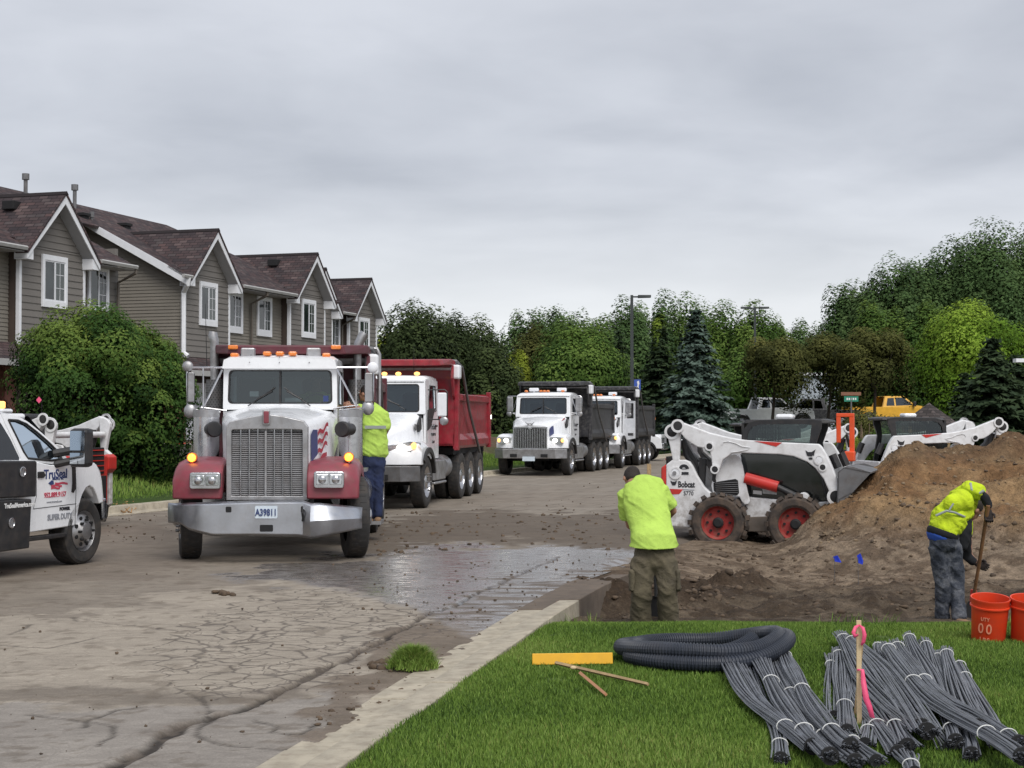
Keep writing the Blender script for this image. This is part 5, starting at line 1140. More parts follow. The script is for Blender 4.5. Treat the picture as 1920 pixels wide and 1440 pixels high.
for s, (xa, path) in ((-1, (403, [(403, 760), (402, 650), (402, 640), (399, 628), (400, 622)])), (1, (668, [(669, 770), (670, 655), (672, 645), (680, 630), (684, 624)]))):
    y = 3.75; P = [(lambda q: (q[0], y, q[1]))(p1(a, c, y)) for a, c in path]; MB().tube(P, [.06, .062, .068, .07, .06], 16).build('exhaust_stack', M['alu'], T1)
    q0 = p1(xa, 765, y); q1 = p1(xa, 712, y); sh = MB().cyl((q0[0], y - .02, q0[1]), (q1[0], y - .02, q1[1]), .125, n=20).build('heat_shield', M['steel'], T1)
    b = MB()
    for i_ in range(12):
        for j_ in range(7): a = R(-90 + (j_ - 3) * 22 + (11 if i_ % 2 else 0)); b.box((q0[0] + .127 * math.cos(a), y - .02 + .127 * math.sin(a), q0[1] + (q1[1] - q0[1]) * (i_ + .5) / 12), (.012, .012, .012))
    tag(b.build('shield_perforation', M['matblack'], sh, smooth=0), kind='stuff')
MB().cyl(p1(388, 690, 2.2)[0:1] + (2.2,) + p1(388, 690, 2.2)[1:], p1(385, 570, 2.2)[0:1] + (2.2,) + p1(385, 570, 2.2)[1:], .006, .003, n=5).build('antenna', M['matblack'], T1)
for s in (-1, 1):
    MB().cyl((s * .92, 2.6, .75), (s * .92, 3.9, .75), .28, n=24).build('fuel_tank', M['polish'], T1); MB().bb(s * .75, s * 1.18, 2.55, 3.2, .38, .42).build('step', M['alu'], T1, smooth=0); MB().bb(s * .8, s * 1.15, 2.55, 3.2, 1.04, 1.08).build('step', M['alu'], T1, smooth=0)
wheel(T1, -1.0, .82, .52, .27, -1, steer=R(11)); wheel(T1, 1.08, .86, .52, .27, 1, steer=R(11))
chassis(T1, [.82, 5.3, 6.65, 7.95], 9.0); 
MB().bb(-.45, .45, .6, 2.3, .5, 1.0).build('engine_underside', M['matblack'], T1, smooth=0)
sh0 = p1(428, 655, 3.0); sh1 = p1(646, 647, 3.0)
dump_body(T1, M['bedmaroon'], y0=4.1, y1=9.3, zf=2.55, shy=2.95, shz=p1(500, 651, 2.95)[1] - .0, shw=.83, hw=1.14)
for px_ in (437, 630): q = p1(px_, 651, 2.93); MB().bb(q[0] - .07, q[0] + .07, 2.90, 2.95, q[1] - .03, q[1] + .03).build('shield_marker_light', M['amber'], T1, smooth=0, bevel=.015)
MB().tube([(p1(690, 654, 4.2)[0], 4.2, p1(690, 654, 4.2)[1]), (p1(707, 654, 4.2)[0], 4.2, p1(707, 654, 4.2)[1]), (p1(711, 660, 4.2)[0], 4.2, p1(711, 664, 4.2)[1]), (p1(711, 660, 4.2)[0], 4.2, 1.4)], .03, 8).build('tarp_frame', M['alu'], T1)

# ================================================================== shared builder for the other three trucks
def hood_truck(fr, label, style, markers='amber_glow', bed='bedred', open_door=False, flagcol=('deco_blue', 'deco_red'), head=True, flag_on=True):
    t = empty('dump_truck', fr, label, 'dump truck', 'dump trucks in the street'); W = M['white_cl']
    chassis(t, [1.15, 5.0, 6.2, 7.5], 8.6); bp = MB()
    for s in (-1, 1): wheel(t, s * 1.03, 1.15, .52, .28, s, rim='dish')
    # bumper
    b = MB(); b.loft([[(x, y, .46 if abs(x) < .8 else .56) for x, y in q] for q in ([(-1.18, .28), (-.85, .02), (.85, .02), (1.18, .28), (1.18, .36), (-1.18, .36)],)] + [[(x, y, .86) for x, y in [(-1.18, .28), (-.85, .0), (.85, .0), (1.18, .28), (1.18, .36), (-1.18, .36)]]])
    b.build('bumper', M['alu'] if style != 'red' else M['steel'], t, smooth=0, bevel=.012)
    for x in (-.5, .5): MB().bb(x - .11, x + .11, -.012, .02, .6, .7).build('bumper_slot', M['matblack'], t, smooth=0)
    pl = MB().bb(-.2, .2, -.03, .0, .48, .62).build('licence_plate', M['plate'], t, smooth=0)
    # hood
    gw = .56 if style != 'red' else .46; gz = 1.6 if style != 'red' else 1.45
    f0 = [(-gw, .86), (-gw, gz - .06), (-gw + .08, gz), (0, gz + .03), (gw - .08, gz), (gw, gz - .06), (gw, .86)]
    f1 = [(-.80, .9), (-.78, gz + .12), (-.68, gz + .22), (0, gz + .26), (.68, gz + .22), (.78, gz + .12), (.80, .9)]
    f2 = [(-.90, 1.0), (-.86, 1.80), (-.74, 1.89), (0, 1.92), (.74, 1.89), (.86, 1.80), (.90, 1.0)]
    MB().loft([[(x, .22, z) for x, z in f0], [(x, 1.15, z) for x, z in f1], [(x, 2.12, z) for x, z in f2]]).build('hood', W, t, smooth=50)
    g = MB().ring([(x, .19, z) for x, z in [(-gw + .0, .84), (-gw, gz - .04), (-.1, gz - .02), (0, gz - .06), (.1, gz - .02), (gw, gz - .04), (gw, .84)]], [(x, .19, z) for x, z in [(-gw + .045, .89), (-gw + .045, gz - .09), (-.1, gz - .07), (0, gz - .12), (.1, gz - .07), (gw - .045, gz - .09), (gw - .045, .89)]], (0, .06, 0)).build('grille', M['polish'], t, smooth=0)
    MB().bb(-gw + .04, gw - .04, .205, .215, .88, gz - .08).build('radiator', M['matblack'], g, smooth=0); 
    nb = 18 if style != 'red' else 10
    for k in range(nb): x = (-gw + .08) + (2 * gw - .16) * k / (nb - 1); MB().bb(x - .011, x + .011, .175, .2, .89, gz - (.09 if abs(x) > .1 else .12)).build('grille_bar', M['polish'], g, smooth=0)
    if style != 'red':
        e = MB()
        for s in (-1, 1): e.prism([(0, gz + .05), (s * .03, gz + .09), (s * .05, gz + .06), (s * .16, gz + .13), (s * .06, gz + .01), (s * .03, gz + .04)], 'y', .16, .19)
        e.build('hood_emblem', M['alu'], t, smooth=0)
    # fenders
    for s in (-1, 1):
        pr = [(.26, .88), (.26, 1.12), (.32, 1.22), (.5, 1.3), (1.0, 1.34), (1.5, 1.28), (1.8, 1.1), (1.88, .85), (1.78, .85)] + [(1.15 + .62 * math.cos(a), .52 + .62 * math.sin(a)) for a in np.linspace(R(28), R(146), 12)] + [(.4, .88)]
        b = MB(); b.loft([[(s * f, y + (.22 * max(0, (f - .8) / .38) if y < .45 else 0), z - (.10 if f > 1.16 and z > 1.0 else 0)) for y, z in pr] for f in (.5, .8, 1.1, 1.18)]); b.build('fender', W, t, smooth=40, bevel=.02)
        b = MB(); b.loft([[(s * x, 1.15 + (.60 + q) * math.cos(a), .52 + (.60 + q) * math.sin(a)) for x, q in ((1.1, 0), (1.22, 0), (1.22, .1), (1.1, .1))] for a in np.linspace(R(15), R(140), 14)]); b.build('fender_flare', M['black'], t, smooth=40)
        if style == 'red': b = MB().loft([[(s * .5, .25, 1.12), (s * .98, .36, 1.16), (s * 1.14, .62, 1.2), (s * 1.14, .62, 1.32), (s * .98, .34, 1.34), (s * .5, .22, 1.26)], [(s * .5, .35, 1.12), (s * .98, .46, 1.16), (s * 1.1, .72, 1.2), (s * 1.1, .72, 1.32), (s * .98, .44, 1.34), (s * .5, .32, 1.26)]])
        else: b = MB().bb(s * .62, s * 1.06, .24 + .02, .36, 1.02, 1.24)
        h = b.build('headlight', M['lens'], t, smooth=30, bevel=.015)
        if head: MB().ell((s * .84 if style == 'red' else s * .8, .27, 1.22 if style == 'red' else 1.13), (.085, .05, .07)).build('headlight_bulb', M['head_lit'], h)
        MB().ell((s * 1.04, .42 if style == 'red' else .27, 1.26 if style == 'red' else 1.13), (.055, .05, .065)).build('turn_signal', M['amber_glow'], h)
        q = MB().prism([(1.7, 1.52), (1.95, 1.58), (1.93, 1.86), (1.62, 1.66)], 'x', s * .84, s * .885).build('hood_vent', M['black'], t, smooth=0)
    if style == 'red': MB().lathe([(.0001, .02), (.06, .02), (.075, 0)], (.84, 1.5, 1.62), (1, -.1, .1), 16).build('hood_badge', M['steel'], t)
    if flag_on:
        flag(t, [(.60, .32, 1.08), (.83, 1.7, 1.25), (.81, 1.7, 1.80), (.585, .32, 1.54)], blue=flagcol[0], red=flagcol[1], n=Vector((1, -.25, .1)).normalized(), off=.022)
    # cab
    cab = empty('cab', parent=t)
    cab_box(cab, W, 2.12, 3.55, 1.9, 1.91, 2.66, .93, .90, .80, (1.93 if style == 'red' else 1.98, 2.52), tilt=.12, doorz=.95, win=(.35, 1.12), divider=(style != 'red'))
    wipers(t, 2.1, 2.02, .5)
    roof_lights(t, (-.62, -.12, 0, .12, .62) if style != 'red' else (-.7, -.3, 0, .3, .7), 2.35, 2.74, M[markers])
    if style != 'red':
        for x in (-.45, .5): b = MB(); b.bb(x - .16, x + .16, 2.7, 2.85, 2.74, 2.86); b.cyl((x, 2.78, 2.68), (x, 2.78, 2.75), .04); b.build('work_light', M['trim'], t, smooth=0, bevel=.03)
    else: MB().cyl((.62, 2.4, 2.7), (.62, 2.42, 3.35), .006, .003, n=5).build('antenna', M['matblack'], t)
    mirror_set(t, .93, 2.35, 2.02 if style != 'red' else 1.78, 2.58 if style != 'red' else 2.4, .34 if style != 'red' else .42, chrome=style != 'red', diag=style != 'red', size=(.2, .5) if style != 'red' else (.2, .5))
    if style == 'red': MB().prism([(2.32, 1.98), (3.1, 2.02), (2.6, 1.62), (2.3, 1.55)], 'x', .925, .95).build('mirror_fairing', M['black'], t, smooth=0)
    D = [(.94, 2.3, 1.1), (.94, 3.45, 1.1), (.94, 3.45, 1.9), (.94, 2.3, 1.9)]
    ft = text_obj('TruSeal', .17, M['ink'], t, basis((.94, 2.95, 1.62), (0, 1, 0), (0, 0, 1)), name='door_lettering'); text_obj('952-889-9157', .09, M['ink'], t, basis((.94, 2.95, 1.46), (0, 1, 0), (0, 0, 1)), name='door_lettering'); text_obj('USDOT', .08, M['ink'], t, basis((.94, 2.95, 1.3), (0, 1, 0), (0, 0, 1)), name='door_lettering')
    for s in (-1, 1):
        MB().cyl((s * .85, 3.7, .75), (s * .85, 4.25, .75), .26, n=20).build('air_tank' if s > 0 else 'fuel_tank', M['alu'], t)
        b = MB(); b.bb(s * .68, s * 1.1, 2.3, 3.6, .42, .47); b.bb(s * .62, s * 1.08, 2.3, 3.6, .5, .92); b.build('side_steps', M['alu'], t, smooth=0, bevel=.02)
    MB().bb(-.5, .5, .5, 2.3, .5, 1.0).build('engine_underside', M['matblack'], t, smooth=0)
    dump_body(t, M[bed], y0=4.1, y1=8.75, zb=1.2, zt_=2.3, zf=2.9, shy=3.0, shz=3.03, shw=1.08)
    MB().bb(1.26, 1.28, 8.68, 8.72, 1.8, 1.9).build('side_marker_light', M['head_lit'] if style == 'red' else M['amber'], t, smooth=0)
    if open_door:
        b = MB(); b.ring([(.95, 2.3, 1.0), (1.5, 1.85, 1.1), (1.5, 1.85, 2.5), (1.0, 2.28, 2.55)], [(1.03, 2.27, 1.85), (1.44, 1.9, 1.85), (1.44, 1.9, 2.42), (1.07, 2.26, 2.45)], (.01, .05, 0)); b.build('open_door', M['white'], t, smooth=0); MB().slab([(1.05, 2.27, 1.2), (1.42, 1.91, 1.2), (1.42, 1.91, 1.3), (1.05, 2.27, 1.3)], (0, -.03, 0)).build('door_pocket', M['black'], t, smooth=0)
    return t
F2 = Frame(-3.02, 30.75, 0, -R(8.2)); T2 = hood_truck(F2, 'white cab truck with bright red dump bed, second in the line behind the worker', 'red', flag_on=False)
F3 = Frame(.53, 50.0, 0, -R(13.5)); T3 = hood_truck(F3, 'white cab truck with black dump bed and lit headlights facing the camera', 'ws', bed='bedblack', markers='amber')
F4 = Frame(2.72, 57.6, 0, -R(13.5)); T4 = hood_truck(F4, 'rearmost white truck with black bed and its door open, grey flag on the hood', 'ws', bed='bedblack', markers='amber', open_door=True, flagcol=('deco_grey', 'deco_grey'), head=False)
# ================================================================== SKID LOADER
LW = gnd(1345, 1032, -.15)
def zp(x, y): return (1130 + x * .27604, 720 + y * .27597)
_t = Frame(0, 0, -.15, YAWU); HD = math.atan2(-.3043, .9526)  # heading: across the street, slightly to the camera
FL = Frame(LW.x + .9 * -(-math.sin(HD)) * -1 * -1, LW.y, -.15, HD)
_off = Matrix.Rotation(HD, 4, 'Z') @ Vector((0, -.92, 0)); FL = Frame(LW.x - _off.x, LW.y - _off.y, -.15, HD)
def lt(x, y, yl=-.80):
    q = FL.tr(*zp(x, y), 'y', yl); return (q.x, q.z)
def skid_loader(label, group='skid-steer loaders', bucket=True):
    t = empty('skid_loader', FL, label, 'skid loader', group); W = M['loader']
    def both(poly, ya, yb, name, m, bev=.01, sides=(-1, 1), base=None, smooth=0, par=None):
        P = [lt(x, y, base if base is not None else -abs(ya)) for x, y in poly]; o = None
        for s in sides: o = MB().prism(P, 'y', s * abs(ya), s * abs(yb)).build(name, m, par or t, smooth=smooth, bevel=bev)
        return o
    # body
    rear = [(430, 548), (470, 517), (560, 515), (590, 528), (612, 560), (640, 620), (690, 700), (725, 732), (760, 758), (700, 785), (650, 835), (612, 910), (592, 978), (470, 968), (430, 930)]
    both(rear, .80, .70, 'rear_body_panel', W, .018)
    low = [(700, 770), (750, 762), (985, 768), (1340, 800), (1430, 806), (1520, 800), (1560, 815), (1540, 860), (1420, 900), (1200, 1005), (1140, 1010), (990, 1002), (930, 950), (880, 840)]
    both(low, .60, .42, 'lower_body_panel', W, .012, base=-.60)
    both([(975, 905), (1110, 900), (1140, 930), (1130, 1005), (985, 1003), (960, 960)], .66, .5, 'chain_case', mat('muddy_steel', (.12, .10, .085), .85, var=.3, dirt=.6), .01, base=-.66)
    P = [lt(x, y, -.7) for x, y in [(430, 560), (560, 525), (610, 575), (690, 710), (760, 765), (1520, 810), (1500, 900), (1180, 1000), (600, 975), (430, 930)]]; MB().prism(P, 'y', -.58, .58).build('engine_housing', M['steel'], t, smooth=0)
    P = [lt(x, y, -.8) for x, y in [(396, 568), (430, 545), (432, 695), (396, 660)]]
    for s in (-1, 1): MB().prism(P, 'y', s * .80, s * .55).build('tail_light', M['red'], t, smooth=0, bevel=.02)
    P = [lt(x, y, -.8) for x, y in [(402, 560), (432, 548), (432, 930), (402, 920)]]; tg = MB().prism(P, 'y', -.55, .55).build('tailgate', M['red'], t, smooth=0, bevel=.02)
    x0 = P[0][0]; b = MB(); b.bb(x0 - .02, x0 + .01, -.42, .42, P[2][1] + .52, P[2][1] + .95); b.build('tailgate_grille', M['black'], tg, smooth=0, bevel=.01)
    for k in range(5): MB().bb(x0 - .035, x0 - .02, -.4, .4, P[2][1] + .56 + k * .085, P[2][1] + .575 + k * .085).build('grille_bar', M['red'], tg, smooth=0)
    # fender side panel with grille
    both([(850, 485), (905, 476), (932, 500), (950, 560), (985, 740), (1000, 795), (990, 815), (965, 820), (945, 800), (930, 768), (905, 762), (748, 740), (738, 690), (745, 640), (795, 575)], .70, .64, 'side_panel', W, .01, base=-.70)
    gp = [(752, 672), (790, 662), (900, 645), (918, 655), (926, 740), (912, 756), (770, 738), (755, 725)]
    g = both(gp, .712, .70, 'side_grille', M['matblack'], 0, base=-.712)
    for k in range(6):
        a = lt(765 + k * 1, 676 + k * 13, -.72); c = lt(918, 668 + k * 14, -.72)
        for s in (-1, 1): MB().tube([(a[0], s * .722, a[1]), (c[0], s * .722, c[1])], .006, 4).build('grille_bar', M['steel'], t)
    # cab
    cp = [(1392, 940), (1390, 832), (1394, 806), (1404, 793), (1420, 788), (1524, 787), (1541, 790), (1540, 803), (1530, 832), (1538, 880), (1549, 930), (1556, 945)]
    def ct(x, y, yl): q = FL.tr(x, y, 'y', yl); return (q.x, q.z)
    P = [ct(x, y, -.44) for x, y in cp]
    xs_ = [p[0] for p in P]; xb, xf = min(xs_), max(xs_); zt_ = max(p[1] for p in P)
    inn = [ct(x, y, -.44) for x, y in [(1400, 925), (1399, 834), (1403, 810), (1411, 800), (1424, 796), (1510, 795), (1522, 797), (1521, 806), (1518, 832), (1524, 870), (1536, 925), (1538, 932)]]
    for s in (-1, 1):
        MB().ring([(x, s * .46, z) for x, z in P], [(x, s * .46, z) for x, z in inn], (0, -s * .06, 0)).build('cab_frame', M['black'], t, smooth=0)
        MB().add([(x, s * .43, z) for x, z in inn], [tuple(range(12))]).build('side_window', M['glassl'], t, smooth=0)
        for k_ in range(6): MB().bb(xb + .18 + k_ * .05, xb + .192 + k_ * .05, s * .40, s * .408, zt_ - .42, zt_ - .08).build('cage_bar', M['matblack'], t, smooth=0)
        for k_ in range(4): MB().bb(xb + .15, xb + .48, s * .408, s * .414, zt_ - .40 + k_ * .09, zt_ - .39 + k_ * .09).build('cage_bar', M['matblack'], t, smooth=0)
    MB().loft([[(xb + .02, -.44, zt_ - .06), (xb + .06, -.42, zt_), (xb + .06, .42, zt_), (xb + .02, .44, zt_ - .06)], [(xf - .12, -.44, zt_ - .06), (xf - .12, -.42, zt_ + .015), (xf - .12, .42, zt_ + .015), (xf - .12, .44, zt_ - .06)], [(xf, -.42, zt_ - .05), (xf, -.4, zt_ - .01), (xf, .4, zt_ - .01), (xf, .42, zt_ - .05)]]).build('cab_roof', M['black'], t, smooth=0, bevel=.015)
    MB().bb(xb, xb + .04, -.42, .42, .9, zt_ - .05).build('cab_back', M['black'], t, smooth=0)
    a = ct(1470, 784, -.2); rb = MB().bb(a[0] - .13, a[0] + .13, -.2, .1, zt_ + .005, zt_ + .085).build('roof_beacon', M['white_cl'], t, smooth=0, bevel=.035)
    b = MB(); b.bb(xb + .35, xb + .85, -.25, .25, .55, .75); b.bb(xb + .2, xb + .35, -.25, .25, .6, 1.35); b.build('seat', M['seat'], t, smooth=0, bevel=.04)
    MB().bb(.7, 1.4, -.4, .4, .35, .55).build('cab_floor', M['matblack'], t, smooth=0)
    # dark lower side glass
    gl = [(935, 476), (1180, 482), (1290, 496), (1385, 535), (1440, 580), (1480, 640), (1515, 790), (1380, 805), (1340, 800), (990, 752), (965, 640), (950, 540)]
    both(gl, .475, .465, 'side_screen', mat('dark_side_screen', (.012, .014, .014), .12, var=.4, ns=3, coat=.5), 0, base=-.475)
    both([(1085, 712), (1180, 722), (1182, 752), (1088, 744)], .485, .476, 'data_plate', M['alu'], 0, base=-.485); both([(1022, 722), (1080, 727), (1080, 752), (1022, 746)], .485, .476, 'warning_label', M['inkwhite'], 0, base=-.485)
    # rear uprights
    both([(437, 345), (437, 315), (462, 285), (500, 268), (522, 280), (528, 300), (526, 400), (520, 520), (476, 522), (456, 420)], .80, .72, 'rear_upright', W, .012)
    MB().cyl((lt(490, 470)[0], -.7, lt(490, 400)[1]), (lt(490, 470)[0], .7, lt(490, 400)[1]), .05, n=14).build('rear_cross_tube', W, t)
    both([(540, 360), (570, 400), (640, 520), (690, 700), (660, 690), (600, 560), (545, 470)], .62, .5, 'engine_hoses', M['black'], .01, base=-.62)
    both([(655, 500), (705, 505), (700, 560), (690, 690), (650, 660)], .66, .58, 'lift_link', M['black'], .01, base=-.66)
    # lift arms
    arm = [(500, 290), (505, 268), (535, 260), (600, 284), (720, 330), (860, 364), (960, 380), (1180, 395), (1468, 408), (1490, 430), (1520, 480), (1560, 570), (1600, 670), (1640, 780), (1632, 815), (1605, 830), (1575, 815), (1555, 770), (1500, 645), (1445, 572), (1390, 530), (1300, 492), (1200, 478), (940, 468), (870, 478), (815, 515), (795, 570), (780, 596), (758, 600), (745, 588), (738, 500), (728, 460), (700, 438), (645, 428), (600, 402), (560, 372), (533, 340), (522, 310)]
    both(arm, .86, .74, 'lift_arm', W, .015)
    for poly in ([(1030, 387), (1218, 398), (1178, 426)],): both(poly, .866, .86, 'red_dart', M['red'], 0)
    # recessed stamping outline
    for s in (-1, 1):
        q = [(lambda v: (v[0], s * .868, v[1]))(lt(x, y, -.868)) for x, y in ((812, 415), (820, 395), (850, 390), (900, 402), (945, 424), (1000, 432), (985, 446), (930, 458), (870, 466))]; MB().tube(q, .006, 4).build('arm_weld', W, t)
    logo = [(1378, 450), (1395, 462), (1420, 462), (1446, 444), (1438, 470), (1436, 488), (1428, 484), (1420, 492), (1396, 490), (1388, 486), (1384, 474)]
    both(logo, .868, .861, 'cat_head_mark', M['ink'], 0, base=-.868); both([(1398, 500), (1424, 498), (1426, 512), (1404, 514)], .868, .861, 'cat_head_mark', M['ink'], 0, base=-.868)
    # pins
    for x, y, r, m in ((465, 325, .085, 'black'), (510, 285, .075, 'black'), (725, 424, .05, 'black'), (762, 580, .05, 'black'), (1470, 516, .055, 'trim'), (1494, 566, .045, 'black'), (1585, 766, .095, 'matblack'), (488, 605, .07, 'trim')):
        c = lt(x, y, -.87); yo = .872 if x > 530 or x == 510 else .81
        for s in (-1, 1):
            MB().lathe([(r * 1.35, -.01), (r * 1.35, .008), (r * .95, .01), (r * .9, -.0)], (c[0], s * yo, c[1]), (0, s, 0), 20).build('pivot_boss', W, t); MB().lathe([(r * .9, 0), (r * .8, .006), (.0001, .008)], (c[0], s * yo, c[1]), (0, s, 0), 18).build('pivot_pin', M[m], t)
    c = lt(488, 605, -.82)
    for s in (-1, 1): MB().cyl((c[0], s * .8, c[1]), (c[0], s * .835, c[1]), .03, n=12).build('fuel_cap', M['alu'], t)
    # cylinder
    def q3(x, y, s, yl=.64): v = lt(x, y, -yl); return (v[0], s * yl, v[1])
    for s in (-1, 1):
        MB().tube([q3(800, 588, s), q3(975, 640, s)], .055, 12).build('lift_cylinder', M['steel'], t); MB().tube([q3(968, 638, s, .66), q3(1190, 700, s, .66)], .085, 16).build('cylinder_guard', M['red'], t); MB().tube([q3(1185, 700, s), q3(1340, 775, s)], .05, 12).build('lift_cylinder', M['black'], t)
        MB().tube([q3(760, 600, s, .7), q3(755, 650, s, .7), q3(800, 700, s, .6)], .03, 8).build('hydraulic_hose', M['black'], t)
        MB().tube([q3(545, 380, s, .62), q3(570, 480, s, .6), q3(620, 560, s, .6), q3(650, 640, s, .6)], .05, 8).build('hydraulic_hose', M['black'], t)
        MB().tube([q3(560, 360, s, .55), q3(600, 470, s, .52), q3(660, 520, s, .5)], .04, 8).build('hydraulic_hose', M['steel'], t)
        v = q3(1365, 775, s, .7); MB().lathe([(.001, .04), (.07, .04), (.085, .0), (.085, -.06)], v, (0, s, 0), 16).build('front_lamp_boss', W, t)
        MB().tube([q3(1560, 480, s, .6), q3(1600, 570, s, .6)], .06, 10).build('tilt_cylinder', M['black'], t)
    # front cross members
    v = lt(1585, 700); MB().bb(v[0] - .05, v[0] + .05, -.74, .74, v[1] - .12, v[1] + .12).build('arm_cross_member', W, t, smooth=0, bevel=.015)
    if bucket:
        P = [lt(x, y, -.92) for x, y in [(1598, 600), (1640, 565), (1700, 562), (1820, 600), (1815, 612), (1690, 745), (1625, 822), (1590, 800)]]
        inner_ = [lt(x, y, -.92) for x, y in [(1650, 600), (1700, 585), (1815, 606), (1700, 720), (1630, 800), (1610, 780), (1640, 640)]]
        bk = empty('bucket', parent=t)
        for s in (-1, 1): MB().prism(P, 'y', s * .93, s * .905).build('bucket_side', M['steel'], bk, smooth=0)
        MB().slab([(P[0][0], -.93, P[0][1]), (P[1][0], -.93, P[1][1]), (P[1][0], .93, P[1][1]), (P[0][0], .93, P[0][1])], (.02, 0, 0)).build('bucket_back', M['steel'], bk, smooth=0)
        MB().slab([(P[1][0], -.93, P[1][1]), (P[3][0], -.93, P[3][1]), (P[3][0], .93, P[3][1]), (P[1][0], .93, P[1][1])], (0, 0, -.02)).build('bucket_lip', M['steel'], bk, smooth=0)
        MB().slab([(P[0][0], -.93, P[0][1]), (P[7][0], -.93, P[7][1]), (P[7][0], .93, P[7][1]), (P[0][0], .93, P[0][1])], (.02, 0, 0)).build('bucket_back', M['steel'], bk, smooth=0)
        MB().slab([(P[7][0], -.93, P[7][1]), (P[5][0], -.93, P[5][1]), (P[5][0], .93, P[5][1]), (P[7][0], .93, P[7][1])], (0, 0, .02)).build('bucket_floor', M['steel'], bk, smooth=0)
    # lettering
    for s in (-1, 1):
        def B_(x, y): v = lt(x, y, -.806); return (v[0], s * .803, v[1])
        fx = (1, 0, 0) if s < 0 else (-1, 0, 0)
        text_obj('Bobcat', .125, M['ink'], t, basis(B_(568, 684), fx, (0, 0, 1)), bold=.004, sx=.72)
        text_obj('S770', .085, M['ink'], t, basis(B_(583, 744), fx, (0, 0, 1)), bold=.001, sx=.9)
        b = MB(); b.prism([lt(x, y, -.806) for x, y in ((460, 656), (474, 664), (490, 664), (504, 654), (500, 674), (494, 688), (474, 688), (466, 674))], 'y', s * .803, s * .806); b.build('cat_head_mark', M['ink'], t, smooth=0)
        b = MB(); b.prism([lt(x, y, -.806) for x, y in ((455, 712), (545, 716), (520, 748), (470, 750))], 'y', s * .802, s * .805); b.build('red_swoosh', M['red'], t, smooth=0)
        MB().prism([lt(x, y, -.806) for x, y in ((545, 714), (622, 718), (622, 723), (543, 720))], 'y', s * .802, s * .805).build('grey_swoosh', M['inkgrey'], t, smooth=0)
        b = MB(); v = B_(552, 584); b.ring([(v[0] + .075 * math.cos(a), v[1], v[2] + .02 + .065 * math.sin(a)) for a in np.linspace(0, math.pi, 10)], [(v[0] + .03 * math.cos(a), v[1], v[2] + .01 + .03 * math.sin(a)) for a in np.linspace(0, math.pi, 10)], (0, s * .003, 0)); b.bb(v[0] - .07, v[0] + .07, v[1], v[1] + s * .003, v[2] - .07, v[2] - .03); b.build('engine_emblem', M['ink'], t, smooth=0)
    for x in (0, 1.13):
        for s in (-1, 1): wheel(t, x, s * .76, .40, .3, s, tyre=M['mudrubber'], rim='redrim', style='lug')
    return t
_w = wheel
def wheel(par, x, y, r, wd, side, **kw):
    e = _w(par, x, y, r, wd, side, **kw)
    if kw.get('style') == 'lug': e.rotation_euler = (0, 0, math.pi / 2)
    return e
L1 = skid_loader('white skid loader in profile pushing its bucket into the soil heap, red wheels')
def place(o, X, Y, Z, yaw, label): o.location = (X, Y, Z); o.rotation_euler = (0, 0, yaw); o['label'] = label; return o
def strip_bucket(o):
    for ch in list(o.children):
        if ch.name.startswith('bucket'):
            for g in list(ch.children): bpy.data.objects.remove(g)
            bpy.data.objects.remove(ch)
L2 = copy_tree(L1); strip_bucket(L2); X = (1514 - 960) / FPX * 33; place(L2, X, 33, -.22, math.pi + .12, 'white loader facing left, parked directly behind the loader seen in profile')
L3 = copy_tree(L1); strip_bucket(L3); X = (1790 - 960) / FPX * 31; place(L3, X, 31.2, -.1, math.pi + .1, 'white loader with dark cab showing only above the soil heap')
L4 = copy_tree(L1); strip_bucket(L4); X = (150 - 960) / FPX * 25.8; place(L4, -7.68, 25.85, -.05, R(161), 'white loader with red tailgate half hidden behind the white pickup')
# orange fork frame on the second loader
Yo = 27.2; b = MB(); q = lambda x, y: atY(x, y, Yo)
of = empty('fork_frame', Frame(q(1585, 865).x, Yo, q(1585, 865).z, HD), 'tall orange metal fork frame standing in front of the second loader', 'fork frame')
s_ = Yo / FPX
for (a, c, d_, e_, nm) in ((1569, 1577, 776, 830, 'upright'), (1593, 1602, 776, 858, 'upright')):
    MB().bb((a - 1585) * s_, (c - 1585) * s_, -.05, .05, (865 - e_) * s_, (865 - d_) * s_).build(nm, M['orange'], of, smooth=0, bevel=.01)
MB().bb((1569 - 1585) * s_, (1602 - 1585) * s_, -.055, .055, (865 - 782) * s_, (865 - 775) * s_).build('top_rail', M['orange'], of, smooth=0, bevel=.01)
MB().bb((1584 - 1585) * s_, (1603 - 1585) * s_, -.12, .12, 0, (865 - 846) * s_).build('foot', M['orange'], of, smooth=0, bevel=.02)
MB().tube([((1577 - 1585) * s_, 0, (865 - 828) * s_), ((1588 - 1585) * s_, -.05, (865 - 815) * s_), ((1593 - 1585) * s_, 0, (865 - 838) * s_)], .03, 8).build('hose', M['black'], of)

